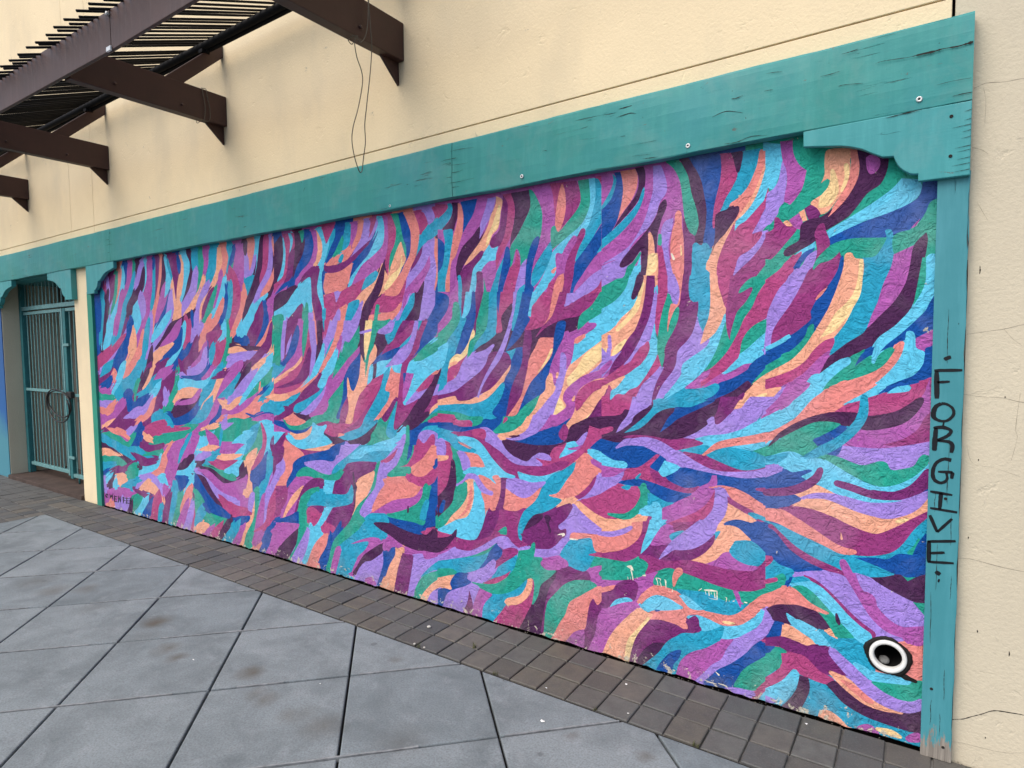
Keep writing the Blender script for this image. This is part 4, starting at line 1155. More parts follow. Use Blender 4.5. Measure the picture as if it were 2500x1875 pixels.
P3568,477! 3466,481! 3267,538 3237,626 3256,483 3343,375 3443,330 3544,363 3511,436
P3704,458 3568,477 3585,425 3675,432
T3669,572 3549,568 3462,579 3320,597 3262,670 3252,577 3351,517 3495,477 3613,481 3751,452 3717,506
S3539,476! 3466,481! 3574,348 3605,314 3577,269 3687,170 3771,23! 3834,21! 3766,136 3729,254 3726,335 3665,324 3617,371
R3752,431 3674,452 3601,413 3617,371 3681,312 3710,337 3757,330
R3590,326 3544,363 3443,339 3503,281 3591,286
B4132,293! 3963,350 3848,398 3852,305 3982,295 4133,272!
B3760,430! 3684,570 3734,474 3768,409!
G3683,590 3629,607 3638,576 3716,526 3767,439 3755,371 3776,246 3843,174 3964,7! 3997,11! 3892,145 3852,315 3845,449 3778,539
M4133,272! 3852,305 3870,261 3988,170 4145,58!
V3870,266! 3891,165 3979,25! 4148,4! 4057,126
L3759,289! 3745,251 3766,136 3834,21! 3963,18! 3843,174
C3518,288! 3551,184 3631,80 3619,13! 3771,23! 3687,170 3577,269
B3384,402 3386,339 3477,227 3526,100 3574,1! 3619,13! 3594,67 3647,47 3599,116 3520,239 3502,311 3474,296
M3427,190 3476,64 3486,1 3474,-5 3457,4 3433,66 3386,191 3401,203
L2988,238! 2976,204 2993,90! 3218,35! 3161,122 3080,175
B2867,301! 2863,252 2914,179 2955,89! 2993,81! 2975,231 2913,234
O2837,293 2788,319 2776,295 2802,236 2842,112! 2942,91! 2889,184
P2777,277! 2706,281! 2710,139! 2842,112! 2815,207
L2694,274! 2624,305 2602,265 2380,358! 2381,291! 2547,207 2606,125! 2722,101!
B2975,250 2912,253 2867,302 2862,266 2940,143 3021,-3! 3047,1! 2991,133
L2975,246! 2978,163 3047,1! 3260,8! 3175,106 3068,164
M3151,35 3084,58 3047,10 3152,7
O2849,287 2800,313 2776,300 2803,224 2855,96 2883,0! 3009,0! 2928,136 2864,221
P2795,279! 2700,274! 2722,124 2761,0! 2882,4! 2841,162
L2694,280! 2624,301 2596,267 2379,363! 2380,321 2582,153 2677,27 2761,0!
T2380,321! 2382,253 2524,217 2639,150 2592,203 2490,283
G2382,262! 2383,203 2526,130 2607,60 2643,0! 2702,4! 2688,69 2604,174
O2383,207! 2384,135 2460,127 2550,73 2598,-5! 2655,-3! 2607,69 2503,161
L2471,125! 2461,93 2496,-1! 2586,0! 2539,67
B2383,177! 2384,126 2440,72 2463,-2! 2507,-4! 2472,99
L2385,109! 2387,-5! 2463,-2! 2440,63
M2445,2462! 1296,2452! 1296,1804! 2459,1858!
R2446,2444! 2374,2434 2380,2399 2448,2362!
T2374,2439! 2344,2439 2333,2402 2352,2351 2419,2295! 2449,2299! 2448,2362! 2399,2388 2368,2416
V2338,2443! 2286,2436! 2290,2370 2318,2302 2330,2276 2413,2295 2364,2334 2334,2384
C2292,2432! 2269,2420 2253,2356 2257,2273 2285,2200 2315,2131 2345,2102 2359,2035 2367,1918 2397,1906! 2395,1993 2363,2126 2337,2232 2299,2335
B2274,2438! 2150,2439! 2179,2360 2226,2300 2261,2255! 2253,2356
T2407,2285 2377,2291 2336,2286 2334,2236 2350,2166 2363,2104 2395,1993 2403,1901 2459,1863! 2454,2098! 2397,2198
B2450,2249! 2414,2227 2397,2193 2417,2086 2455,2043!
L2079,2428! 2020,2429! 2048,2339 2081,2296 2104,2260 2140,2211! 2136,2281 2113,2338 2091,2387
V2092,2284 2110,2234 2155,2169 2223,2105 2264,2060 2289,1999 2336,1984 2335,2016 2311,2077 2298,2121 2262,2180 2193,2230 2136,2281 2140,2211! 2104,2251
O2020,2433! 1978,2406 1990,2340 2007,2257 2045,2227 2067,2186 2072,2170 2106,2143 2167,2118 2207,2082 2253,2072! 2212,2122 2138,2194 2082,2274 2059,2332 2026,2387
Y2000,2383 1989,2365 2001,2286 2018,2254 2050,2232 2072,2187 2094,2168 2083,2218 2049,2279 2022,2344
P1973,2430! 1931,2433! 1933,2341 1949,2234 1966,2185 1998,2158 2046,2154 2067,2178 2050,2211 2002,2248 1984,2348
R1978,2435! 1921,2435! 1901,2387 1897,2320 1913,2238 1929,2193 1961,2146 1988,2102 2010,2061 2032,2015 2025,2096 2003,2150 1965,2218 1943,2342 1947,2393
V1921,2435! 1805,2435! 1791,2392 1801,2332 1837,2271 1878,2209 1914,2171 1930,2143! 1924,2201 1903,2274 1896,2357
G1805,2439! 1781,2427 1752,2382 1724,2314 1724,2241 1739,2169 1779,2149 1809,2094 1824,2066 1860,2032 1864,2091 1889,2131 1916,2053 1931,2033 1930,2139 1883,2201 1832,2278 1796,2348
R1675,2447! 1519,2439! 1492,2380 1497,2331 1529,2273 1574,2239 1616,2204 1643,2279 1656,2385
W1591,2438! 1519,2439! 1492,2380 1497,2331 1529,2273 1574,2239 1602,2222 1583,2303 1582,2374
C1600,2436 1582,2382 1581,2303 1597,2238 1625,2193 1644,2223 1638,2302 1619,2395
G1510,2437! 1448,2437! 1435,2372 1440,2307 1475,2235 1520,2193 1575,2156 1630,2126 1663,2105! 1672,2166 1667,2218 1644,2227 1625,2193 1574,2235 1511,2298 1493,2350
T1418,2434! 1375,2420 1367,2362 1376,2276 1342,2290 1308,2338! 1296,2348! 1342,2256 1397,2183 1441,2122 1485,2072 1530,2029 1525,2068 1471,2156 1467,2187 1440,2254 1414,2342
S1448,2437! 1414,2436! 1410,2349 1423,2282 1449,2208 1467,2187 1502,2152 1538,2164 1593,2098 1603,2079 1635,2082 1641,1982 1669,1947 1693,1912 1757,1850 1767,1826! 1807,1828! 1776,1897 1736,1948 1702,2007 1663,2089 1630,2122 1575,2160 1502,2207 1466,2249 1440,2323
R1414,2441! 1296,2441! 1317,2373 1342,2302 1371,2275! 1371,2363 1388,2418
B1296,2352! 1296,2187! 1329,2156 1363,2114 1402,2057 1450,2006 1485,1962 1530,1902 1549,1832 1563,1840! 1553,1896 1539,1954 1530,2021 1476,2083 1414,2158 1371,2214 1321,2299
T1296,2175! 1296,2115! 1346,2086 1406,2061! 1367,2115
M1296,2107! 1296,2017! 1363,1992 1441,1943 1494,1892 1544,1839! 1530,1902 1485,1958 1441,2017 1397,2060
L1296,2017! 1296,1891! 1363,1884 1402,1863 1486,1836 1549,1823! 1535,1871 1485,1915 1419,1965
G1296,1906! 1296,1804! 1415,1809! 1381,1850 1363,1892
R1372,1942 1363,1922 1376,1862 1415,1817 1540,1815! 1522,1834 1450,1866 1398,1898
W1489,2195 1467,2187 1476,2153 1511,2086 1530,2021 1539,1954 1558,1888 1567,1816! 1623,1819! 1599,1898 1589,1986 1566,2064 1520,2146
M1516,2157 1520,2130 1552,2086 1580,2029 1594,1970 1631,1965 1640,2014 1640,2082 1598,2079 1566,2135
C1644,2013 1669,1996 1665,1983 1650,1983 1637,2007 1638,2012
C1594,1978! 1594,1926 1623,1819! 1665,1821! 1655,1910 1631,1961
R1636,1953! 1655,1910 1665,1821! 1767,1826! 1703,1880 1684,1932
T1672,2150! 1663,2089 1702,2007 1746,1948 1786,1918 1795,1944 1785,2005 1735,2079
B1754,2185 1739,2173 1749,2129 1774,2066 1790,2001 1796,1935 1776,1913 1807,1828! 1857,1830! 1836,1921 1830,2017 1809,2106 1783,2162
L1824,2074! 1830,1996 1841,1934 1887,1890 1908,1832! 1918,1833! 1902,1938 1865,2032
T1835,1938! 1841,1896 1862,1830! 1903,1832! 1881,1907
R1889,2126! 1869,2074 1867,2024 1891,1950 1918,1833! 2002,1837! 1969,1942 1931,2033 1900,2060
B1956,2150 1935,2139 1928,2067 1937,2025 1974,1938 1997,1836! 2024,1838! 2012,1932 1989,2029 1972,2100
T1972,2096! 1989,2029 2011,1945 2024,1838! 2110,1842! 2077,1893 2049,1956 2026,2011
G2113,2013! 2098,1937 2077,1884 2067,1840! 2116,1842! 2114,1938
M2063,2083 2031,2075 2026,2011 2049,1956 2082,1893 2103,1951 2119,2022 2129,2036 2096,2064
S2072,2174! 2051,2150 2008,2159! 2025,2114 2031,2084 2074,2079 2113,2052 2135,2023 2163,2025 2164,1977 2176,1907 2200,1846! 2245,1848! 2215,1945 2185,2053 2139,2094 2111,2130
P2163,2025 2129,2027 2119,2000 2122,1842! 2172,1845! 2164,1977
B2193,1926! 2176,1907 2172,1845! 2200,1846!
P2128,2145 2111,2135 2128,2101 2185,2049 2203,1979 2234,1848! 2274,1849! 2278,1962 2288,2017 2253,2063 2195,2098
T2303,2012 2299,1950 2303,1851 2289,1841 2274,1849 2270,1948 2280,2013 2292,2020
M2337,2088 2354,1981 2366,1854 2333,1831 2301,1851 2307,1978 2319,2087 2328,2093
M2458,1932! 2302,1923! 2315,1869 2345,1848 2352,1771 2402,1713 2463,1682!
B2458,1932! 2373,1900 2387,1818 2462,1737!
G2339,1857 2309,1865 2292,1837 2288,1769 2318,1715 2385,1643 2466,1588! 2463,1682! 2377,1744 2340,1798
T2302,1905! 2279,1904! 2276,1773 2241,1767 2277,1691 2309,1596 2327,1546 2382,1495 2396,1406 2441,1330! 2472,1329! 2419,1495 2398,1625 2318,1711 2288,1773
S2465,1597! 2385,1629 2393,1564 2419,1495 2468,1466!
P2273,1921! 2238,1919! 2257,1826 2279,1773! 2278,1836
S2244,1920! 2193,1917! 2212,1824 2241,1781 2273,1768!
B2199,1917! 2170,1915! 2173,1787 2191,1712 2233,1618 2286,1560 2328,1514 2352,1486! 2327,1569 2290,1655 2242,1754 2212,1820
P2176,1916! 2115,1912! 2139,1808 2168,1751 2175,1640! 2191,1703 2173,1787
Y2197,1699 2180,1676 2216,1609 2245,1555 2298,1519 2383,1476! 2370,1523 2321,1560 2286,1560 2233,1623
O2359,1485 2318,1501 2313,1512 2327,1518 2370,1506 2376,1491
G2115,1912! 2071,1910! 2084,1762 2096,1709 2176,1613 2205,1569 2223,1541 2235,1478! 2240,1541 2221,1632 2180,1667 2162,1764
T2077,1910! 2023,1907! 2025,1716 2031,1673 2092,1630 2148,1604 2199,1568! 2176,1622 2102,1701 2084,1784
B2023,1907! 1996,1905! 2002,1824 2016,1785! 2024,1838
R1996,1905! 1912,1900! 1923,1842 1971,1792 1993,1767 1988,1685 2026,1673 2031,1695 2014,1781
V1923,1842! 1919,1799 1946,1714 1869,1686 1778,1693 1671,1719 1577,1748 1495,1761 1513,1694 1559,1671 1643,1640 1739,1646 1769,1592 1810,1533 1829,1584 1870,1601 1948,1576 2071,1568 2194,1559! 2137,1604 2070,1634 2026,1673 1988,1689 1993,1767
R2240,1555! 2281,1505 2306,1454 2342,1412 2397,1388! 2383,1472 2310,1505
L2054,1616 2043,1607 2071,1568 2105,1497 2150,1457 2237,1401 2326,1343 2472,1310! 2472,1329 2409,1359 2397,1388 2330,1422 2275,1500 2211,1555 2115,1582
P1964,1568 1938,1542 1933,1499 1976,1455 2030,1397 2085,1355 2153,1326 2227,1292 2286,1280 2327,1292 2338,1311 2473,1282! 2472,1310! 2344,1338 2237,1401 2150,1457 2105,1506 2071,1568
O1933,1503! 1939,1473 1987,1411 2053,1343 2119,1296 2210,1270 2315,1265 2474,1244! 2473,1282! 2338,1311 2315,1284 2227,1292 2141,1327 2063,1369 1997,1428
T1976,1398! 1977,1346 2010,1301 2032,1260 2065,1227 2033,1202 2066,1183 2121,1188 2201,1156 2474,1216! 2473,1249! 2315,1265 2199,1270 2108,1297 2031,1353
G2474,1220! 2406,1219 2316,1214 2229,1196 2132,1197 2156,1141! 2213,1137! 2212,1174 2347,1166 2475,1192!
T1902,1900! 1851,1897! 1867,1818 1899,1687! 1925,1688! 1919,1799
L1912,1900! 1887,1899! 1903,1807 1936,1684 1969,1594 2012,1520 2073,1453 2129,1376 2161,1304! 2170,1321 2129,1408 2072,1497 2006,1594 1957,1697 1919,1807
B1851,1897! 1791,1893! 1807,1815 1817,1765 1802,1748 1833,1703 1869,1653 1921,1606 1969,1572! 1920,1679 1888,1755 1867,1830
S1786,1893! 1722,1889! 1767,1842 1792,1810 1797,1760 1817,1769! 1802,1836
R1767,1838! 1718,1889! 1655,1885! 1675,1809 1685,1756 1719,1712 1793,1689 1833,1694 1802,1744 1792,1810
C1660,1886! 1618,1883! 1637,1820 1666,1760 1719,1712! 1685,1760 1675,1817
W1618,1883! 1567,1880! 1590,1805 1472,1859! 1385,1870! 1433,1806 1495,1757 1577,1744 1633,1730 1710,1695 1774,1643! 1724,1708 1666,1760
L1576,1873! 1463,1874! 1522,1838 1590,1803!
G1385,1870! 1296,1865! 1296,1811! 1364,1768 1433,1735 1473,1709 1513,1662! 1513,1710 1495,1761 1433,1806
S1296,1811! 1296,1689! 1364,1632 1433,1590 1491,1550 1555,1502! 1546,1574 1523,1622 1451,1669 1407,1711 1451,1720 1364,1772
M1411,1715 1407,1699 1442,1673 1527,1639 1536,1590 1551,1522 1578,1481 1625,1460 1650,1394 1659,1402 1668,1455 1687,1459 1673,1509 1634,1591 1605,1632 1596,1668 1568,1680 1559,1663 1522,1675 1459,1713
O1296,1685! 1296,1387! 1377,1413! 1443,1359 1506,1268 1534,1210! 1562,1192! 1675,1210! 1655,1294 1597,1420 1569,1489 1496,1546 1398,1613
Y1347,1636 1342,1601 1373,1542 1443,1479 1505,1438 1560,1388 1579,1428 1523,1486 1469,1558
Y1626,1328 1594,1288 1589,1276 1660,1231 1655,1277
Y1417,1316 1399,1313 1430,1248 1515,1203 1534,1206 1479,1261
C1515,1612 1469,1645 1468,1652 1477,1655 1530,1633 1532,1617
L1338,1651 1325,1647 1326,1550 1296,1550! 1296,1504! 1377,1480 1451,1459! 1390,1507 1351,1566
O1363,1397 1427,1361 1482,1301 1537,1215 1533,1196 1512,1198 1431,1264 1380,1321 1340,1375 1341,1395
M1321,1488! 1338,1445 1416,1428 1497,1382 1524,1332 1533,1267 1561,1216 1599,1177! 1704,1170! 1656,1227 1584,1281 1603,1321 1588,1367 1524,1421 1451,1459
W1296,1519! 1296,1426 1343,1449!
R1296,1450! 1296,1411 1377,1385 1443,1351 1488,1293 1524,1263 1529,1320 1506,1369 1443,1415 1364,1433
O1537,1341 1551,1320 1545,1311 1534,1315 1529,1339 1532,1343
B1605,1733 1582,1724 1591,1672 1605,1632 1634,1583 1673,1505 1697,1417 1717,1358 1772,1323 1848,1273 1900,1214! 1873,1272 1842,1337 1811,1398 1721,1492 1672,1550 1657,1641 1638,1718
C1739,1642 1657,1645! 1663,1575 1677,1542 1731,1475 1801,1407 1837,1346 1868,1280 1895,1227 1947,1203 1990,1165! 1963,1219 1873,1319 1841,1418 1815,1525 1774,1592
Y1674,1586 1712,1520 1758,1459 1757,1457 1754,1457 1700,1514 1661,1580 1664,1588
P1838,1686! 1798,1685! 1794,1626 1815,1529 1825,1474 1847,1393 1878,1314 1947,1225 1974,1188! 1963,1246 1940,1347 1908,1421 1866,1499 1855,1584
B1901,1585! 1855,1589! 1855,1542 1871,1482 1913,1413 1940,1342 1963,1246 1979,1192 2023,1150! 2161,1141! 2110,1180 2033,1193 2065,1227 2004,1305 1971,1389 1939,1468 1927,1525
T1948,1572! 1901,1580 1933,1529!
O1707,1417 1687,1451 1668,1439 1664,1397 1645,1386 1674,1322 1748,1260 1808,1198 1849,1161! 1875,1159! 1797,1258 1747,1332 1712,1367
O1644,1457 1644,1432 1640,1428 1635,1430 1626,1455 1633,1463
G1747,1332! 1777,1267 1823,1214 1864,1160! 2023,1150! 1947,1211 1911,1200 1874,1250 1812,1291
L1611,1567 1583,1550 1583,1481 1607,1378 1641,1295 1675,1210 1709,1170! 1803,1164! 1753,1247 1703,1309 1655,1360 1626,1440 1620,1522
P1343,1402 1328,1387 1334,1339 1351,1292 1296,1317! 1296,1271! 1443,1223 1497,1196! 1443,1247 1399,1313 1360,1358
S1296,1395! 1296,1337! 1351,1292! 1330,1367
V1373,1338! 1399,1305 1434,1248 1417,1273!
B1561,1220 1552,1213 1580,1178! 1637,1174!
B2476,1149! 2348,1138 2201,1138 2110,1175 1979,1210! 2045,1121 2111,1126 2319,1098 2477,1116!
R2475,1201! 2346,1199! 2317,1168 2229,1173 2210,1156 2230,1136 2306,1131 2365,1151 2476,1159!
G1990,1209! 1828,1218! 1875,1164 1927,1130 2002,1111 2051,1108 2061,1120 2001,1173
R1980,1203 1992,1170 1992,1168 1988,1168 1958,1192 1962,1205
O1828,1218! 1783,1220! 1813,1167 1855,1126 1917,1100 2002,1071 2034,1096 1948,1119 1875,1159
L1788,1229! 1679,1235! 1734,1160 1784,1118 1855,1087 1928,1077 1975,1087 1896,1097 1834,1136
V1948,1095 1917,1096 1891,1102 1889,1104 1891,1106 1917,1107 1949,1100 1951,1097
M1679,1235! 1557,1241! 1608,1201 1675,1168 1759,1137! 1724,1173
B1557,1225 1580,1199 1623,1155 1628,1121 1599,1098 1666,1072 1774,1063 1876,1064 1944,1067! 1876,1081 1814,1107 1744,1138 1651,1169
O1552,1225! 1461,1234! 1515,1203 1571,1162! 1585,1186
V1562,1175 1515,1203 1461,1230! 1296,1255! 1296,1193! 1296,1130! 1373,1140 1489,1123 1511,1097 1534,1103 1581,1091 1604,1081 1628,1063 1667,1022 1686,1012 1750,1023 1785,1002 1836,967 1929,994 1981,1033 1997,1072 1928,1073 1774,1063 1637,1079 1590,1103
W1594,1190 1571,1162 1585,1108 1614,1105 1628,1129 1613,1168
L1461,1158 1457,1142 1480,1100 1498,1074 1553,1036 1628,1004! 1581,1058 1516,1109 1488,1139
S1534,1103 1516,1084 1498,1078 1516,1060 1562,1035 1628,1004! 1609,1056 1571,1092
M1571,1055 1514,1060 1487,1085 1487,1088 1490,1088 1518,1076 1572,1063 1575,1059
B1448,1074! 1373,1140 1296,1130! 1296,1020! 1378,1060
S1466,1072! 1378,1060 1296,1020! 1296,988! 1378,1004 1444,1034
M1439,1018! 1378,1004 1296,988! 1296,941! 1365,941 1400,961 1440,998
R1448,1191! 1399,1178 1356,1181 1326,1191 1317,1179 1356,1145 1399,1118 1448,1074 1507,1020 1563,973 1629,933 1716,903 1801,893 1888,906 1898,926 1731,952 1775,991 1725,987 1677,987 1686,1012 1657,1060 1590,1082 1600,1053 1633,1004 1562,1023 1493,1078 1461,1141
L2156,1132 2111,1139 2078,1128 2034,1096 1992,1050 1960,1004 1919,977 1836,967 1790,1002 1735,1024 1686,1012 1677,987 1735,986 1785,994 1731,956 1795,946 1877,942 1940,957 2014,1004 2090,1047 2123,1062 2111,1103
W2385,1093! 2289,1100 2202,1120 2133,1129 2111,1108 2120,1062 2090,1042 2014,1008 1940,957 1877,937 1726,953 1629,988 1563,986 1629,933 1726,899 1801,893 1893,905 1883,867 1920,871 1983,895 2064,959 2135,1034 2202,1070 2331,1079
R2202,1120 2133,1129 2111,1108 2120,1071 2168,1068 2214,1092
T2477,1116! 2379,1094 2320,1056 2261,1024 2181,998 2204,982 2285,984 2351,997 2404,1040 2478,1034!
S2320,1056 2249,1068 2191,1057 2135,1020 2069,958 1983,895 1909,877 1931,861 2016,856 2050,812 2093,843 2183,851 2282,850 2264,880 2206,899 2126,908 2159,964 2204,982 2181,998 2261,1028
C2320,1040 2285,1031 2221,1004 2233,1003 2302,1025
S1893,905! 1801,889 1711,903 1619,942 1677,907 1712,869 1801,854 1878,863
T1526,998! 1540,947 1582,892 1630,824 1678,792 1611,784 1659,735 1728,696 1788,674 1834,623 1866,561 1872,525! 1892,535 1897,592 1870,666 1828,712 1782,753 1757,799 1717,864 1667,912 1581,951
L1976,852! 1878,863 1801,854 1712,869 1752,821 1818,770 1869,759 1921,774 1979,802
C1979,802! 1921,774 1869,759 1812,775 1747,831 1757,791 1792,743 1839,706 1912,678 1986,676 1997,697
C1484,1042! 1448,1029 1435,994 1378,964 1418,927 1453,879 1508,827 1531,803 1601,790 1693,795 1634,819 1582,892 1535,943 1521,998
O1693,795! 1601,790 1536,811 1508,790 1445,753 1378,726 1296,722! 1296,655! 1365,659 1445,700 1508,744 1536,769 1573,768 1649,733! 1611,780
W1536,811! 1490,837 1449,879 1409,936 1422,886 1462,832 1513,797
L1395,954! 1356,938 1296,941! 1296,893! 1378,847 1454,813 1527,787 1463,828 1422,882
R1296,893! 1296,722 1378,726 1445,753 1499,795 1445,814 1365,853
G1343,743 1296,754! 1296,738 1335,737
L1536,769! 1508,740 1445,696 1365,659 1296,655! 1296,635! 1401,629 1537,615 1565,577 1584,532 1680,515 1632,540 1593,581 1588,628 1621,618 1636,637 1583,687
P1568,765! 1559,749 1583,692 1636,637 1621,618 1588,628 1598,580 1632,540 1690,513 1831,497 1851,511 1872,525 1850,581 1788,670 1728,692 1640,734
V1788,674 1733,686 1733,665 1778,623 1850,586 1829,629
V1723,675 1703,689 1679,673 1694,645 1679,600 1689,590 1709,639
W2019,672! 1912,678 1849,705 1875,652 1897,583 1887,522 1831,501 1893,477 1935,505 1977,543 1977,579 2021,554 2065,506 2133,453 2273,410 2419,384! 2332,447 2202,469 2155,532 2075,609
P2096,674! 2074,655 2030,670 2031,616 2076,527 2145,456 2273,419 2202,469 2155,532 2131,601
G2021,536 1999,571 1974,575 1977,530 2021,522
L2032,516 1978,525 1935,501 1904,475! 2156,431! 2099,477
P2011,857! 1973,857! 1979,780 1997,688 2041,664 2052,676 2018,753
C2172,852 2116,850 2044,817 2071,855 2027,868 2011,821 2018,753 2046,681 2074,655 2096,688 2128,615 2129,693 2151,754 2072,764 2117,786
L2195,859 2167,835 2128,784 2067,769 2073,746 2117,749 2151,759 2184,796 2207,826 2265,814 2307,772 2349,776 2289,812 2253,853
L2333,980! 2262,973 2228,911 2282,868 2304,927
C2262,973! 2193,979 2159,964 2120,908! 2211,904 2239,947
G2380,1014! 2351,997 2327,971 2310,922 2288,863 2283,826 2337,787 2341,890
L2485,1028 2487,946 2448,927 2412,956 2423,1035 2455,1051
R2411,1026! 2386,1018 2382,957 2384,848 2410,760 2487,688! 2480,948! 2419,949
O2481,943! 2394,947 2407,922 2482,905!
V2376,925! 2353,903 2336,816 2344,758 2370,670 2414,616 2490,547! 2487,688! 2417,759 2384,858
B2449,667 2481,601 2468,587 2446,597 2425,664 2434,673
S2207,821! 2184,796 2157,758 2135,701 2125,625 2155,537 2208,463 2344,459 2349,501 2392,465 2492,473! 2491,488! 2422,523 2329,576 2257,605 2215,681
G2260,806! 2248,770 2261,712 2304,650 2378,583 2428,522 2491,483! 2490,556! 2376,659 2344,758
O2248,821 2218,820 2205,775 2209,705 2234,632 2269,589 2342,564 2434,512! 2378,573 2298,646 2255,718 2254,778
C2231,781 2247,707 2267,642 2331,577 2331,574 2327,574 2247,634 2218,707 2219,782 2225,786
V2343,507 2344,464 2369,412 2419,369! 2494,356! 2492,434! 2393,451
R2492,469! 2392,465 2417,447 2493,429!
C1555,612 1509,620 1401,625 1296,631! 1296,558! 1419,536! 1436,603 1518,581 1565,577
X1639,575 1600,588 1595,599 1605,604 1643,587 1647,579
W2356,454! 2202,461 2043,529! 1893,527 1883,475 1935,471 2044,429 2273,387 2394,385 2495,328! 2419,385
L2495,318! 2419,356 2357,396 2333,376 2256,386 2156,436 2099,474 2032,513 1972,523 1935,493 1883,471 1820,495 1790,501 1780,489 1705,498 1656,524 1612,574 1565,591! 1574,555 1627,483 1705,451 1790,439 1801,420 1936,412 2033,458 2100,432 2203,376 2334,328 2496,283!
T2496,283! 2396,312 2274,349 2174,386 2094,415 2124,345 2170,299 2229,268 2336,237 2497,229!
G2310,333! 2186,380 2100,432 2044,474 2055,449 2123,396 2215,360
P1882,555! 1612,591! 1622,564 1680,507 1735,493 1785,488 1831,502
T1892,540! 1871,544! 1882,520
W2006,440! 1946,464 1899,459 1904,432 1990,370 2063,315! 2056,358 2023,396
B2044,474! 2033,458 2006,440 2012,403 2051,368 2090,356 2136,315 2176,297! 2123,363 2089,425
T1904,432! 1905,387 1937,331 1981,286 2047,254 2137,221! 2080,266 2013,343
R1948,329! 1981,282 2069,226 2149,214! 2080,256 2002,291
L2067,374 2051,359 2068,305 2137,235 2154,208 2178,189 2207,193 2265,218 2258,243 2205,273 2147,308 2101,349
G1893,456! 1821,478 1805,511 1784,519 1785,467 1790,439 1735,441 1750,408 1711,381 1652,388 1691,337 1746,291 1767,225 1798,169 1813,170 1797,306 1838,302 1885,252 1966,198 2059,169 2149,172 2207,193 2236,205! 2103,219 1992,261 1937,322 1910,390
M1730,438 1627,478 1584,457 1575,429 1642,394 1711,385 1745,409
T1574,564! 1445,603 1427,560 1407,535 1455,514 1419,509 1446,450 1491,416 1566,431 1584,457 1627,483
X1565,574 1519,579 1515,582 1518,585 1564,582 1569,578
C1427,614! 1296,644! 1296,560! 1405,536 1427,565
R1455,510! 1379,541 1296,560! 1296,515! 1379,512
G1419,509! 1296,515! 1296,411! 1357,406 1397,423 1366,466 1383,470 1446,446
M1383,470 1366,466 1397,423 1357,406 1296,411! 1296,390! 1379,357 1428,358 1446,379 1450,412 1459,426 1428,453
G2497,234! 2384,256 2342,236 2398,210 2499,175!
O2499,175! 2361,222 2386,179 2381,141 2406,116 2500,120!
B2354,229 2306,248 2264,242 2265,218 2236,201 2289,165 2381,122 2400,93 2452,8! 2503,-5! 2500,100! 2449,121 2387,125 2399,166
L2387,120! 2278,168 2230,197 2172,181 2196,110 2228,-2! 2465,-5! 2431,81
P2251,152! 2226,75 2227,3! 2305,4! 2268,70
M2172,181! 2126,172 2082,159 2128,107 2151,64 2158,-4! 2234,-5! 2220,76
T2076,160 1993,183 1907,234 1838,302 1854,241 1907,184 1983,122 2016,77 2073,8! 2158,1! 2145,75
O1833,303! 1802,310! 1807,251 1844,190 1908,139 1967,121 1994,138 1972,165 1896,196 1854,245
R1797,311! 1792,268 1808,171 1835,121 1866,59 1899,1! 2073,3! 2005,80 1967,121 1897,146 1839,195 1802,261
P1566,420 1491,416 1450,408 1446,379 1538,360 1604,317 1672,246 1712,185 1734,4! 1764,0! 1752,166 1712,263 1647,376 1618,408
V1647,389! 1657,344 1692,289 1722,187 1754,7! 1899,1! 1856,75 1793,170 1762,235 1741,296 1691,341
G1446,375 1406,355 1464,313 1538,255 1576,216 1596,160 1634,95 1684,4! 1734,4! 1717,166 1672,241 1604,321 1529,362
C1406,355! 1296,386! 1296,362! 1344,336 1401,257 1428,284 1451,245 1465,171 1479,109 1539,76 1596,10! 1684,-1! 1634,99 1591,166 1567,235 1483,297
M1483,107! 1474,8! 1597,5! 1544,75
P1428,284! 1401,257 1344,336 1296,362! 1296,314! 1340,263 1388,227 1406,173 1420,99 1456,9! 1484,10! 1469,128 1451,237
M1296,281! 1296,159! 1335,92 1362,2! 1456,5! 1420,99 1402,182 1375,238
S1303,304 1332,266 1332,264 1330,264 1290,291 1289,304
O1296,159! 1296,4! 1362,2! 1335,96
M1377,2462! 961,2442! 959,2006! 1378,1966!
T1318,2441! 1297,2412 1306,2364 1326,2319 1377,2242! 1377,2292! 1335,2350 1314,2399
B1310,2444! 1277,2442! 1262,2391 1264,2310 1281,2245 1301,2195 1326,2160 1377,2112! 1377,2273! 1326,2319 1297,2397
C1277,2446! 1200,2444! 1186,2409 1192,2351 1220,2296 1260,2250 1293,2209! 1273,2278 1262,2351 1267,2407
V1200,2448! 1157,2448! 1147,2410 1153,2345 1188,2285 1244,2229 1314,2170! 1269,2236 1208,2306 1184,2357 1184,2408
T1153,2352 1153,2316 1176,2254 1220,2196 1289,2137 1377,2081! 1377,2127! 1318,2167 1248,2222 1188,2281 1164,2336
L1110,2443! 1072,2440! 1057,2406 1042,2350 1045,2308 1075,2269 1094,2214 1133,2157 1188,2115 1236,2060 1285,2027 1377,2005! 1248,2069 1196,2123 1152,2196 1125,2276 1110,2335
L1377,1997! 1285,2027 1228,2067 1236,1993 1268,1928 1378,1905!
G1046,2447! 983,2443! 954,2410 939,2355 924,2283 906,2228 893,2167 895,2122 912,2096 938,2124 956,2175 964,2232 975,2326 990,2377 1016,2420
V980,2446! 933,2444! 907,2395 882,2339 868,2275 857,2211 860,2136 870,2074 876,2051 916,2065 902,2106 891,2157 903,2224 924,2290 939,2362
P967,2198! 952,2161 938,2120 912,2096 908,2061 922,2020 922,1949 936,1869! 965,1871! 958,1970 963,2112
B936,2445! 797,2437! 793,2383 799,2316 816,2250 825,2200 828,2139 818,2117 817,2062 841,2030 869,2057 866,2102 856,2153 857,2222 871,2303 890,2364 918,2411
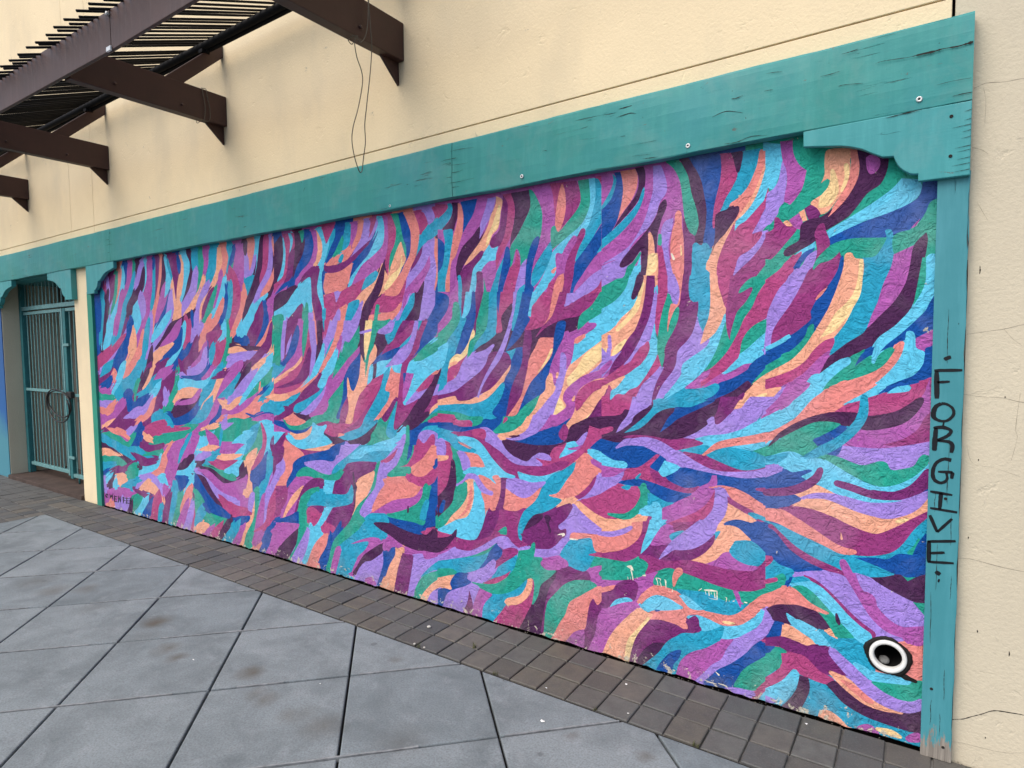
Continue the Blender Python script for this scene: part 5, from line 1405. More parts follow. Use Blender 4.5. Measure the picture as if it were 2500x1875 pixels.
R797,2437! 747,2432! 733,2372 723,2341 739,2296 775,2241 795,2189 815,2178 818,2131 825,2118 830,2139 825,2200 816,2250 796,2332 790,2392
V750,2432! 697,2433! 707,2385 713,2356 723,2347 731,2362 736,2396
T701,2430! 630,2430! 636,2385 657,2327 679,2281 718,2240 751,2221 764,2199 801,2183! 771,2241 726,2324 706,2368
C633,2424! 596,2420! 604,2367 619,2308 637,2258 666,2209 704,2161 737,2135 730,2168 738,2209 754,2211 718,2236 679,2281 645,2358
O610,2369 634,2299 666,2230 707,2173 726,2149 726,2145 721,2144 694,2161 652,2220 622,2293 604,2366 607,2370
S596,2420! 549,2412! 547,2277! 578,2249 596,2229 624,2200 684,2138 717,2119 733,2094! 727,2137 691,2169 653,2217 619,2298 604,2360
L547,2286! 545,2115! 575,2083 603,2056 622,2018 666,1966 708,1929 741,1894! 728,1951 709,1990 635,2046 622,2078 661,2076! 626,2141 602,2204
G570,2121 569,2102 582,2090 616,2084! 601,2102
R593,2269 578,2252 583,2221 617,2160 633,2126 661,2079 619,2084 625,2055 666,2010 712,1983 728,1937 741,1891 750,1857! 802,1860! 813,1923 799,1991 773,2057 737,2128 733,2097! 710,2118 668,2146 618,2203 602,2243
W554,2132! 567,2124 575,2076 600,2053 615,2015 659,1962 708,1926 741,1891 747,1853! 681,1849! 617,1915 543,2001! 545,2131!
G543,1998! 542,1936! 591,1880 616,1845! 681,1849! 649,1881 601,1941
R542,1929! 541,1841! 616,1845! 585,1886
V721,2205 713,2189 721,2163 743,2132 773,2091 800,2064 817,2034 837,1998! 824,2045 818,2096 815,2178 764,2196
O733,2138! 750,2102 773,2057 796,2001 809,1940 805,1857! 840,1859! 840,1925 858,1927! 855,1968 837,1998 817,2045 790,2069 763,2101
T919,2055 901,2065 880,2047 862,2060 845,2047 841,2026 855,1986 858,1941 840,1925 840,1859! 936,1865! 922,1949
L1011,2189! 1011,2164 1026,2101 1033,2048 1021,1975 1006,1916 995,1869! 1036,1871! 1044,1959 1063,2051 1071,2124 1052,2176
G1082,2124! 1067,2120! 1065,2080 1071,2066 1086,2075
C986,2221 971,2205 969,2148 963,2105 959,2041 958,1970 961,1867! 995,1869! 1002,1920 1021,2011 1025,2065 1015,2132 1004,2170 1002,2206
X1021,2024 1012,1997 1005,1995 1001,2001 1014,2026 1019,2028
Y975,2060 975,2014 971,2011 968,2014 972,2060 974,2062
R1086,2072! 1063,2058 1051,1985 1040,1941 1036,1871! 1085,1875! 1082,1980 1090,2017
O1133,2131! 1121,2137 1105,2106 1099,2036 1086,2035 1082,1980 1085,1875! 1163,1879! 1140,1967 1132,2058
Y1132,2028 1094,2032 1086,1981 1101,1945 1132,1929 1148,1912 1136,1977
P1120,1928 1101,1923 1097,1875! 1144,1878! 1136,1911
V1053,2280 1042,2268 1045,2236 1064,2196 1075,2161 1086,2122 1090,2036! 1097,2036! 1109,2110 1125,2141 1133,2131 1132,2058 1140,1967 1155,1879! 1195,1881! 1171,1951 1168,2024 1172,2054 1212,2006 1260,1980 1281,1989 1268,2018 1216,2073 1140,2147 1094,2207 1079,2255
G1172,2051 1172,2025 1215,1961 1232,1884! 1314,1889! 1260,1931 1240,1982 1212,2002
S1172,2028 1172,1980 1179,1951 1199,1882! 1236,1884! 1215,1931 1187,1989
L1378,1951! 1293,1929 1352,1891 1378,1889!
G1293,1929! 1228,1932! 1244,1881 1289,1834 1378,1773! 1378,1893!
S1228,1940! 1187,1937! 1199,1867 1187,1836 1211,1785 1268,1738 1310,1693 1378,1652! 1378,1784! 1302,1823 1248,1881
O1156,1935! 1136,1933! 1147,1808 1171,1734 1187,1690 1244,1623 1277,1573 1327,1543 1327,1585 1378,1586! 1378,1652! 1327,1678 1252,1745 1195,1807 1175,1873
Y1169,1901 1185,1838 1209,1788 1245,1737 1301,1684 1299,1672 1286,1670 1226,1721 1181,1773 1166,1832 1150,1895 1158,1905
Y1252,1631 1302,1595 1323,1558 1322,1551 1314,1550 1277,1575 1243,1623 1244,1630
V1189,1938 1204,1887 1220,1834 1213,1822 1199,1825 1170,1874 1154,1926 1167,1945
L1344,1647 1341,1585 1331,1578 1322,1586 1327,1648 1336,1654
L1378,1593! 1327,1546 1268,1573 1285,1527 1327,1488 1378,1437!
M1335,1526 1391,1478 1388,1458 1366,1458 1319,1513 1321,1525
L1085,1882! 1089,1787 1100,1695 1112,1643 1131,1614 1179,1584 1227,1516 1272,1477! 1195,1622 1155,1682 1124,1740 1112,1806 1093,1871
P1140,1933! 1099,1930! 1104,1843 1124,1740 1155,1667 1187,1603 1239,1527 1302,1477 1344,1441! 1319,1508 1268,1573 1215,1645 1171,1742 1151,1827
R1139,1618 1127,1614 1125,1576 1155,1524 1211,1478 1268,1443 1379,1393! 1379,1425! 1319,1465 1260,1500 1215,1527 1175,1569
O1379,1393! 1256,1451 1272,1412 1319,1379 1327,1391 1379,1370!
R1086,1929! 1036,1926! 1036,1846 1058,1774 1073,1709 1084,1639! 1096,1676 1093,1768 1083,1841
S1100,1702! 1092,1643 1084,1621 1084,1561 1107,1509 1138,1456 1178,1403 1227,1382 1256,1358 1297,1357 1353,1292! 1327,1356 1285,1404 1235,1459 1162,1501 1123,1565 1119,1629
S1093,1882 1091,1849 1087,1846 1083,1849 1085,1882 1089,1885
L1036,1926! 1002,1923! 984,1879 978,1836 983,1789! 1009,1794 1024,1838 1036,1864
C999,1923! 958,1920! 972,1842 979,1789 1001,1765 1024,1693 1035,1660 1035,1708 1020,1791 990,1789 978,1836 984,1879
G1034,1839! 1020,1802 1035,1730 1035,1660 1024,1711 1001,1765 987,1778 979,1767 986,1713 1012,1656 1038,1609 1053,1524 1061,1487! 1084,1565 1084,1628 1073,1709 1054,1785
P962,1928! 933,1925! 936,1851 925,1804 892,1799 895,1732 913,1665 941,1619 985,1572 993,1517 1011,1473 1053,1417 1091,1349 1114,1288! 1111,1359 1087,1427 1053,1491 1045,1521 1050,1576 1031,1624 1001,1667 983,1728 976,1800 969,1864
T931,1918! 840,1912! 836,1793 845,1716 870,1657! 891,1696 889,1799! 914,1796 932,1826 936,1876
O840,1912! 805,1909! 798,1853 780,1797 766,1755 780,1714 813,1652 883,1596! 863,1667 842,1730 836,1800
R805,1909! 744,1905! 754,1840 763,1782 770,1765 787,1818 802,1867
W748,1905! 652,1898! 697,1844 707,1824 661,1848 654,1838 680,1788 716,1746 732,1702 745,1650 748,1619! 758,1644 766,1699 766,1762 757,1830
L895,1728! 884,1689 870,1657 876,1625 883,1600 838,1624 855,1589 919,1543 963,1507 970,1459 1018,1403 1091,1338! 1106,1300 1068,1398 1007,1481 989,1525 985,1572 923,1640
S773,1738! 769,1700 786,1641 799,1599 819,1547 858,1486 900,1443 969,1390 1052,1339! 1007,1393 970,1445 966,1496 926,1539 855,1586 831,1624 793,1686
G769,1700! 762,1658 748,1619 729,1705 706,1745 664,1801 655,1848 694,1833 713,1824 700,1854 655,1891 579,1893! 629,1823 654,1763 689,1711 711,1657 751,1581 785,1536 829,1494 865,1475! 830,1529 799,1596
R579,1893! 542,1909! 540,1811! 568,1780 586,1721 646,1682 678,1649 698,1608 704,1567 717,1529 764,1484 812,1451 875,1404! 875,1443 836,1479 785,1533 748,1581 711,1653 686,1711 650,1767 622,1826
M861,1475 836,1479 847,1451 882,1425 868,1404 812,1451 760,1477 710,1505 660,1516! 676,1482 743,1446 797,1420 882,1400 951,1394! 900,1443
G586,1714! 588,1674 594,1651 645,1604 700,1560! 698,1608 672,1656 627,1688
S594,1654! 597,1621 600,1590 612,1574 603,1557 644,1530 690,1509 736,1481 777,1463! 757,1491 710,1540 652,1601
L540,1811! 538,1686 560,1663 575,1627 578,1580 590,1547 603,1553 600,1631 592,1694 583,1730 568,1773
W539,1692! 537,1606 575,1590! 572,1640
B537,1590! 536,1540 580,1510 617,1472 656,1424! 676,1430 709,1401 811,1352 881,1310! 991,1283! 828,1362 797,1392 797,1424 743,1446 676,1485 603,1553
S542,1607 579,1576 580,1572 576,1570 532,1586 529,1601
G536,1540! 536,1497 595,1469 624,1448 656,1420! 617,1472
O536,1490! 533,1327 610,1364 658,1327! 662,1355! 694,1308 724,1307! 685,1378 656,1413 595,1466
Y645,1332 609,1356 589,1382 588,1386 592,1388 623,1378 658,1351 660,1336
Y668,1358 700,1332 699,1321 689,1320 661,1351 662,1358
R582,1407 555,1413 525,1420 513,1450 539,1467 571,1453 594,1431 597,1413
V669,1440 656,1413 682,1385 694,1340 718,1307! 899,1298! 811,1349 729,1394
P685,1388 682,1375 701,1339 728,1296 775,1283 735,1345
T811,1425 794,1417 794,1395 835,1362 889,1335 991,1305 1006,1311 1091,1278 1138,1260 1068,1324 1007,1367 951,1394 875,1398
R1379,1342! 1353,1359 1340,1402 1327,1391 1331,1328 1297,1357 1256,1354 1227,1382 1190,1395 1154,1437 1123,1483 1084,1550! 1072,1502 1123,1445 1166,1403 1198,1333 1219,1283! 1379,1263!
L1068,1495! 1061,1484 1087,1427 1107,1367 1118,1288! 1219,1279! 1198,1341 1154,1411
R1379,1294! 1344,1304 1306,1329! 1215,1333! 1227,1286 1268,1253 1379,1239!
V1379,1243! 1277,1256 1252,1285 1231,1282 1106,1314! 999,1312 991,1297 954,1288 811,1349! 728,1352! 793,1307 810,1271 845,1233 898,1193 961,1163 1017,1151 1086,1146 1146,1149 1247,1138 1289,1111 1379,1120!
L1211,1348! 1114,1352! 1126,1306 1166,1281 1206,1249 1214,1225 1260,1187 1300,1163! 1277,1206 1243,1250 1227,1286
T1107,1337! 828,1348! 881,1328 936,1307 995,1305 1044,1295 1091,1270 1146,1214 1194,1184 1256,1166! 1194,1215 1138,1264 1106,1307
B835,1351! 811,1345 863,1314 935,1278 991,1246 1017,1222 1071,1181! 1033,1251 1002,1286 995,1308 917,1312
R1374,1149 1319,1172 1313,1187 1327,1194 1384,1178 1393,1159
P786,1364! 701,1367! 728,1310 761,1270 792,1240 810,1239 815,1267 800,1303
L658,1369! 534,1373! 577,1311 625,1271 641,1246 706,1217 764,1196 844,1183 905,1164 957,1163! 887,1194 841,1230 848,1251 824,1272 813,1267 810,1239 792,1240 754,1270 728,1307 694,1326
O728,1310! 701,1353 675,1354! 694,1319
M534,1367! 533,1326 577,1287 621,1257! 609,1282 571,1315
S533,1320! 532,1236 608,1207 706,1182 781,1155 844,1125 880,1115 983,1099! 953,1116 862,1145 902,1164 816,1185 761,1196 700,1218 654,1248
T979,1103! 869,1137 823,1127 861,1095 916,1097
W1268,1144! 1206,1160 1106,1160 1017,1151 953,1162 905,1160 865,1143 905,1127 990,1103 1047,1119 1106,1141 1186,1142
B1379,1128! 1289,1115 1227,1132 1090,1082 1039,1052 1082,991 1121,1006 1185,996 1243,990 1310,1015 1379,1044!
S1379,1056! 1315,1026 1256,1024 1237,1010 1247,990 1310,987 1379,992!
C532,1236! 531,1199 639,1163 739,1141 801,1122 844,1096 886,1071! 851,1110 802,1154 740,1176 640,1201
S531,1195! 531,1179 575,1148 639,1129 732,1127 756,1132 639,1160
G531,1192! 530,1118 590,1109 646,1128! 578,1161
V540,1214 577,1164 577,1159 573,1159 529,1203 530,1214
T753,1136 646,1128 590,1109 530,1111! 530,1087 606,1056 671,1039 721,1044 808,1074 847,1092 808,1114
S530,1113 574,1102 575,1100 574,1098 529,1103 526,1108
W960,1093! 894,1095 808,1071 738,1046 671,1039 606,1056 548,1086! 605,1045 704,1028 807,1021 879,1049
B1043,969! 967,1022 879,1020 772,1010 670,1004 529,1040! 527,884 571,888 620,909 686,946 755,959 807,956 878,940 952,927 1008,939
B1293,910! 1247,935 1165,944 1066,925 989,908 918,909 922,887 996,851 1038,849 1105,878 1145,904 1226,906
S1047,1048! 971,1022 1051,968 1078,992!
R1090,1074! 1070,1072 1121,1010 1097,997 1051,965 989,938 933,926 878,944 918,906 989,908 1066,925 1165,948 1276,927 1243,986 1185,1000 1137,1032
W1121,991 1090,994 1051,965 989,938 933,926 882,940 918,906 997,911 1089,937
M1379,988! 1310,983 1251,985 1276,959 1327,938 1379,928!
L1379,932! 1319,939 1276,963 1256,973 1260,949 1293,906 1380,847!
L1302,1090! 1268,1121 1206,1143 1138,1154 1067,1140 998,1105 916,1068 843,1035 773,1024 671,1035 605,1052 530,1084! 529,1040 589,1020 670,1004 755,1005 843,1013 952,1027 1028,1050 1090,1085 1122,1105 1186,1108 1247,1103 1298,1083
M800,1003! 800,957 842,941 807,938 810,890 816,839 877,771 932,748 1007,714 1057,694! 1058,812 996,851 922,894 878,940 835,967 821,1001!
C839,945! 772,956 720,948 653,922 603,894 527,884! 526,815! 603,842 669,863 737,907 765,947 807,945
O750,884 719,867 669,846 622,818 635,805 702,813 756,794 770,770 701,763 688,751 805,732! 795,770 760,825
W751,913! 703,887 636,858 665,843 709,865 750,884
W627,955 589,951 529,948 517,962 527,976 587,972 627,965 631,960
T662,847 636,854 570,833 525,805! 525,785 570,805 619,822
W622,815 574,793 536,769 526,773 527,784 566,809 616,828 624,824
B767,774! 746,799 702,813 651,806 615,819 570,798 537,769! 684,744! 718,774
L793,950 765,943 750,891 757,837 788,785 805,732! 950,708! 913,747 859,789 820,838 810,890 807,934
R807,934! 810,890 820,846 859,789 913,755 958,722 1007,698! 1073,695! 1042,735 988,769 895,820 842,872
M1058,812! 996,851 922,894 860,924 814,933 835,880 885,829 988,773 1057,732!
T1133,882! 1089,861 1035,849 1000,847 1058,816! 1089,842 1129,818
R1380,847! 1293,902 1226,902 1181,900 1169,870 1177,842 1210,791 1268,755 1345,747 1380,726!
T1272,889 1255,902 1218,903 1235,881
T1183,941 1166,968 1167,973 1172,973 1196,949 1194,940
G1169,913 1153,928 1139,920 1133,879 1133,836 1169,785 1210,744 1260,728 1345,739 1345,750 1251,761 1206,795 1177,838 1167,874
S1177,784 1161,801 1113,820 1105,840 1077,840 1061,812 1059,759 1069,711 1088,677 1136,669 1116,734 1112,766 1161,763
T1059,743! 1034,747 1065,708!
O1380,718! 1268,727 1210,740 1177,760 1120,761 1144,715 1152,667 1380,629!
W1128,764! 1112,762 1116,719 1128,682! 1160,677! 1148,718
L1362,636 1273,655 1214,691 1210,704 1222,708 1279,677 1363,652 1370,642
C1380,678! 1152,737! 1160,673 1201,619 1268,572 1380,535!
O1380,702! 1214,727! 1226,686 1310,657 1380,653!
L1380,625 1317,631 1255,656 1213,687 1210,700 1222,703 1264,681 1321,659 1379,649 1391,636
W1156,736! 1120,742! 1152,636 1172,565 1247,516 1311,512 1380,515! 1380,535! 1268,572 1197,624 1164,676
S1120,749! 1030,763! 1069,715 1104,655 1128,613 1168,568! 1156,627 1136,685
M1042,738 999,734 1003,699 1022,681 1010,664 1041,632 1104,621 1116,626 1081,694
W1007,751! 877,779! 950,719 995,712
T1022,685 995,708 950,721 988,675 1010,664
P1120,618! 1065,631 1026,638 987,622 912,640 858,675 805,728 808,684 847,637 894,598 931,580 995,560 1064,543 1144,547 1176,553
L950,719! 877,786! 798,798! 805,739 833,698 876,661 931,640 995,621 1033,591 1076,556! 1057,595 1007,664
W1176,557 1120,571 1076,560 1006,566 931,584 857,583 768,575 665,588 616,615 581,671 555,662 580,584 570,561 544,577 538,568 573,533 631,499 715,484 803,491 875,505 956,519 1025,528 1080,501 1144,473 1128,523
O801,747! 770,773 742,781 701,774 667,747 647,729 660,713 714,714 728,676 755,646 789,611 839,586 912,587! 857,627 815,679 805,710
T805,739! 780,747 804,699!
T714,714! 650,725 601,699 578,672 613,616 673,615 720,634 741,663
M769,647 741,656 720,631 666,613 616,613 632,591 716,578 789,585 839,586! 797,613
T555,658! 523,654! 522,585! 570,561 583,583
B770,781! 526,832! 523,654! 558,661 634,725 701,774 742,781
G1380,511! 1302,513 1234,518 1180,548 1128,527 1144,489 1144,469 1205,437 1289,411 1380,396!
M1380,396! 1289,411 1193,435 1119,478 1076,498 1099,451 1103,419 1151,369 1192,320 1302,271 1381,232! 1380,368!
G1076,498! 1025,528 956,519 875,505 802,487 715,481 711,445 753,425 838,446 911,441 986,429 1025,436 1095,428 1099,459
C989,531 1005,491 1003,445 999,440 992,446 976,487 954,516 962,540
T986,433! 911,441 838,446 753,425 711,445 680,427 650,438 683,390 731,364 801,355 863,362 929,400
S967,399! 929,407 855,360! 910,347 948,377
G701,480! 631,499 573,533 541,561 522,578! 521,537 598,489 650,438 684,437
M722,479! 701,480 687,447 687,408 701,433
C1380,355! 1302,384 1311,354 1380,327!
P1298,389 1255,418 1209,430 1180,410 1184,370 1201,326 1230,336 1289,314 1332,264 1381,244! 1380,327! 1319,356
S1337,259! 1302,307 1238,334 1209,321 1268,299
C1184,330! 1160,371 1103,423 1056,429 994,404 948,373 910,351 837,357 745,361 697,384 647,438 598,485 521,533! 520,464 597,429 610,401 663,349 696,326 765,308 837,324 892,329 932,312 936,284 928,252 951,243 1024,259 1119,251 1127,288
Y766,321 738,319 714,328 711,331 713,333 737,334 765,329 768,325
S1172,301! 1135,349 1087,380 1032,380 986,364 952,345 1024,317 1103,298 1131,283
B1087,296 1067,304 1065,307 1067,308 1087,308 1092,301
S936,307! 888,326 837,320 765,305 696,322 646,356 610,408 584,421 596,369 645,306 716,259 772,244 836,257 873,263
M1381,236! 1289,282 1172,301 1213,264 1276,188 1328,109 1381,5!
O1184,293! 1135,282 1103,278 1119,247 1171,170 1204,102 1225,-1! 1268,-5! 1381,-5! 1337,103 1276,192
Y1127,261 1119,251 1171,170 1204,102 1225,-1 1251,0 1238,109 1184,187
P1119,249! 1063,261 985,257 947,244 921,258 940,280 917,308 895,323 877,310 873,278 862,262 891,239 955,223 1000,184 1062,116 1142,15! 1229,-5! 1213,75 1184,155
V1051,150 1107,131 1154,81 1181,31 1172,-5 1129,7 1098,45 1066,89 1043,139 1041,149
T765,305 762,276 782,227 836,182 916,137 961,86 980,35 984,-5! 1167,-4! 1118,46 1070,99 1031,160 973,206 873,248 818,273
B963,138 969,96 996,57 1007,3! 1086,4! 1062,50 1015,110
M768,241! 716,255! 743,208 771,145 817,105 853,53 897,-2! 988,-2! 965,78 916,137 843,180
S515,119! 513,3! 625,-5! 592,41
L581,443 561,430 551,390 557,343 586,297 628,253 668,199 729,138 788,91 824,43 852,8! 897,-2 853,57 810,111 771,148 743,211 696,268 629,325 600,361 587,406
B541,382! 519,391! 518,325! 579,295 554,344
R595,277 563,303 518,325! 517,273! 562,268
B598,274 562,268 540,270 578,217 673,125 700,73 727,28 780,15! 856,11! 809,63 729,135 667,196
G518,276! 516,171! 576,100 615,45 707,34! 673,125 594,202
R516,171! 515,119 576,57 611,3 635,2! 615,52 567,114
L743,1 695,-2 626,14 618,25 624,33 690,28 740,17 747,8
X1227,486 1210,478 1205,478 1205,482 1217,503 1242,493!
X1221,476 1214,454 1210,429 1207,428 1204,431 1209,456 1214,480 1218,481
X1236,428 1234,427 1232,429 1236,445!
X1221,429 1219,429 1218,430 1222,446!
X1186,440 1184,440 1183,442 1187,453!
X1156,461 1141,462 1138,467 1142,471 1156,465 1158,462
X1090,463 1081,446 1079,428 1077,427 1076,429 1078,448 1085,467 1088,467
X1084,464 1066,462 1068,449! 1062,466 1083,468 1085,466
X1069,449 1062,427 1059,426 1057,430 1066,451 1068,451
X1044,466 1041,447 1038,425 1036,424 1035,426 1036,449 1041,467 1043,468
X1036,452 1034,452 1033,453 1037,467!
X1023,413 1021,412 1020,414 1023,426!
X1007,413 1005,412 1003,414 1007,440!
X877,446 864,459 869,446! 863,463 879,448 879,446
X854,454 828,455 792,462 790,464 791,465 827,465 854,457 855,455
X848,451 845,437 843,437 842,438 846,452 847,453
X833,455 831,433 829,432 827,434 829,456 831,457
X821,443 820,442 818,443 820,455!
X807,453 804,428 802,427 800,429 804,454 806,455
X796,459 795,426 793,425 791,427 791,460 793,462
X813,421 791,422 790,424 791,425 812,423 838,424!
X751,441 754,421 753,420 751,421 748,443 761,442!
X740,426 739,425 737,427 739,436!
X721,430 714,434 713,436 715,437 722,434 723,431
X674,438 661,436 658,439 660,442 673,441 675,439
X846,22 824,18 791,20 790,21 791,23 823,23 845,25 846,24
X796,77 783,64 778,66 778,71 794,79 796,79
X784,25 750,22 742,15 741,15 740,17 747,28 783,29 785,27
G597,2466! -7,2349! -19,1875! 590,1924!
S610,2456! 548,2437! 539,2391 543,2347 558,2292 576,2255 607,2273!
L540,2369 523,2318 524,2261 532,2194 556,2149 589,2107 605,2142 600,2240 576,2255 555,2291
M551,2448! 502,2445! 499,2393 477,2342 447,2312! 461,2245 484,2207 507,2181! 532,2197 522,2273 525,2325 541,2372
G550,2174 526,2193 507,2175! 466,2220 379,2239 419,2194 495,2141 534,2114 552,2142
O368,2382 381,2341 380,2285 393,2251! 369,2266 356,2247 368,2218 419,2188 430,2174 401,2139 389,2125 366,2134 341,2165 306,2221 288,2286 289,2331 276,2365
Y359,2296 360,2260 368,2230 392,2201 401,2167 400,2155 389,2152 354,2162 328,2207 332,2257 345,2296 353,2303
Y311,2310 308,2260 322,2214 319,2206 312,2208 292,2254 294,2308 303,2317
C290,2368! 266,2363! 256,2295 266,2233 297,2177 341,2125 380,2089! 358,2133 328,2182 298,2238 286,2306
V266,2363! 154,2307! 166,2250 188,2209 227,2185 258,2141 288,2106 368,2059! 394,2084 341,2131 295,2183 263,2245 256,2295
M234,2327 209,2332 188,2313 186,2289 197,2267 216,2258 229,2276
G157,2308! 112,2233! 187,2162 288,2106! 258,2144 225,2188 183,2215 163,2256
S114,2227! 62,2216! 47,2191 53,2160 87,2127 160,2098 238,2075 353,2017! 368,2053 293,2097 213,2144 146,2191
B46,2205! -9,2199! -10,2145 21,2124 34,2088 58,2051 107,2015 163,2009 264,2017 319,2011 358,1996! 364,2022 320,2045 238,2078 160,2100 89,2127 55,2155
M68,2050 80,2033! 62,2042 51,2067!
W568,2134 552,2132 533,2107 509,2092 482,2092 482,2072 523,2022 565,1974 603,1944! 604,2076! 573,2089
O534,2111! 518,2118 497,2093 518,2093
M512,2118! 474,2142! 458,2105 470,2074 494,2090
O474,2145! 453,2155! 441,2109! 458,2105!
P453,2158! 430,2171! 407,2155 392,2125 409,2108 435,2108
S410,2020! 407,1991! 450,1973 522,1944! 462,1990
V349,2146 366,2131 394,2116 435,2111 464,2093 469,2055 472,2030 517,2005 532,1981 516,1966 462,1990 410,2020 393,2053 380,2089 357,2124
R462,1984! 459,1974 482,1934 494,1916! 543,1920! 516,1950
B410,1995! 415,1983 461,1932 467,1914! 494,1916! 456,1974
L406,1985 402,1959 420,1903! 467,1907! 447,1944
W380,2089 370,2057 355,2002 380,1957 414,1903 420,1903 403,1966 407,2017 413,2049 400,2082
T164,2033 153,2040 140,2031 134,1994 131,1950 139,1882! 237,1889! 235,1932 195,1940 170,1977 158,2009
G135,2012 82,2029 43,2028 30,2015 81,1965 130,1941
G603,1964! 522,1950! 552,1904 602,1871!
R480,1960! 515,1872 551,1815 569,1767 593,1711 602,1875! 552,1910 519,1944 492,1974
L406,1979 416,1935 437,1879 468,1810 519,1728 564,1664 579,1594 592,1651 593,1724 569,1790 545,1835 512,1872 461,1923 438,1962
W322,1974! 312,1939 317,1908 339,1866 372,1818 400,1781 408,1749 423,1731 419,1705 448,1674 517,1633 576,1597! 570,1650 549,1693 498,1770 460,1842 431,1904 391,1927 351,1939
G355,1996 403,1947 418,1907 414,1903 391,1927 351,1939 318,1973 324,2005
B307,1954! 304,1907 324,1834 342,1772 370,1716 401,1660 456,1583 531,1557 597,1506! 597,1570! 517,1613 445,1667 419,1705 423,1731 400,1781 366,1824 328,1890 316,1945
C387,1810 405,1783 404,1779 401,1779 379,1801 361,1830!
T238,1938! 138,1929! 140,1897 167,1824 186,1746 206,1695 229,1640 283,1603 347,1550 347,1576 331,1614 334,1626 296,1676 264,1749 244,1813 233,1889
O301,1953 290,1963 274,1958 265,1939 235,1932! 233,1889 246,1813 267,1749 301,1670 334,1623! 368,1611 408,1573 449,1514 515,1477 596,1446! 596,1473! 500,1527 447,1583 409,1644 370,1710 329,1818 306,1901
Y249,1927 253,1861 266,1804 293,1761 330,1723 355,1673 386,1621! 332,1649 296,1692 268,1739 243,1793 236,1857 235,1925 242,1933
G414,1682 408,1673 412,1640 444,1589 491,1537 596,1469! 597,1506! 501,1567 447,1622 430,1670
S513,1636 505,1629 517,1610 597,1567! 598,1587! 548,1613
M133,1941! 68,1970! 79,1892 92,1825 126,1761 177,1703 213,1661! 204,1704 179,1770 159,1841 140,1897
V30,2014! 24,1989 32,1917 48,1845 61,1764 80,1717 124,1665 175,1623 201,1587 268,1550 324,1525 389,1473 366,1524 338,1556 283,1603 229,1640 164,1708 126,1761 92,1828 79,1895 68,1970
R337,1617 331,1607 344,1572 395,1508 448,1472 514,1431 595,1402! 596,1446! 499,1484 446,1521 402,1573 368,1611
M347,1572 350,1550 366,1515 394,1456 432,1401 458,1373 513,1384 489,1428 430,1492 384,1544
L486,1432 514,1398 544,1350 594,1314! 557,1376 523,1414
G32,1920! 27,1844 39,1792 65,1740! 52,1831 40,1921!
B-7,1789! -11,1652! 47,1618 87,1610 164,1568 200,1550 240,1516 256,1506! 233,1556 193,1584 161,1593 110,1628 49,1692 25,1727
G271,1538! 222,1575 254,1509! 232,1528 200,1550 197,1519 163,1565 122,1577 132,1544 152,1510 199,1479 280,1446 379,1402 405,1382! 365,1435 323,1480 281,1509
B198,1582 234,1555 257,1506! 221,1539 188,1567 187,1579
S28,1920 11,1933 -6,1928! -8,1841 7,1778 25,1721 61,1681 103,1634 148,1593 174,1556 189,1516 198,1528 193,1572 175,1614 134,1653 75,1723 39,1780 26,1844
M-11,1655! -10,1588! 21,1579 24,1565! 51,1580 55,1615!
S293,1539 272,1534 273,1516 309,1487 356,1435 393,1372 434,1387 394,1453 357,1493 315,1531
C113,1598 125,1562 158,1510 207,1477 289,1444 346,1420 357,1380 324,1361 270,1392 190,1438 134,1481 98,1544 86,1586 95,1606
S87,1622 83,1643 63,1642 55,1621 51,1580 24,1562 27,1520 56,1475 106,1450 158,1421 224,1376! 211,1410 159,1464 121,1511 96,1562
R67,1418 60,1433 -10,1476! -14,1344! 209,1308! 210,1395!
S65,1430 70,1412 118,1401 144,1400 108,1429
B-10,1591! 17,1579 23,1556 30,1508 56,1472 106,1447 157,1412 170,1396! 129,1419 68,1448 -13,1471!
M4,1467! -2,1215! 139,1179 303,1177 275,1208 221,1275 41,1377 20,1419
R21,1449! 17,1419 41,1377 78,1345 142,1314 222,1301! 213,1392 144,1400 70,1412 63,1436!
R325,1320! 278,1355 224,1379! 227,1300! 305,1315
V38,1389 61,1370 90,1346 123,1328 196,1310 245,1319 333,1318 425,1297 517,1240 553,1197 580,1156 580,1153 578,1153 542,1185 505,1221 417,1269 334,1277 253,1257 193,1251 109,1273 65,1302 36,1341 22,1372 24,1388
W-2,1337! -2,1224! 88,1198 155,1196! 88,1223 39,1266 20,1309
L292,1182! 166,1181 62,1203 -2,1222! -4,1170! 28,1161 48,1123 85,1101 121,1094 138,1120 164,1123 210,1103 273,1113 319,1137!
C176,1436! 211,1407 278,1361 325,1324 406,1297 481,1259 548,1208 592,1164! 593,1211! 481,1279 428,1348 381,1392 336,1419 291,1449
S412,1468 464,1389 512,1324 606,1267 613,1230 580,1217 481,1280 422,1352 364,1426 372,1469
M417,1433 482,1359 581,1290! 594,1310! 538,1373 499,1431
S164,1437 214,1402 253,1379 298,1350! 248,1364 206,1382 151,1406 147,1427
G307,1264 324,1272 391,1268 456,1234 526,1189 592,1140! 591,1109! 494,1141 427,1121 359,1104 377,1168 402,1199 361,1221
B304,1261! 273,1256! 287,1233 332,1198 386,1171! 406,1195!
B294,1181! 302,1155 316,1138 354,1141! 317,1176
S591,1106! 494,1141 430,1117 371,1120 301,1084 244,1049 176,1028 110,1039 47,1080 -4,1140! -5,1113! 33,1054 109,1014 189,1011 188,976 82,981 134,963 188,957 299,975 386,1009 446,1016 540,1080 591,1078
T591,1109! 500,1136 503,1117 540,1087 591,1082!
T233,1385 240,1327 260,1277 314,1216 383,1170 436,1129 440,1117 429,1111 366,1133 292,1184 232,1253 205,1318 209,1385 221,1397
B43,1449 106,1432 149,1409 170,1395 173,1398 145,1425 119,1441 68,1457
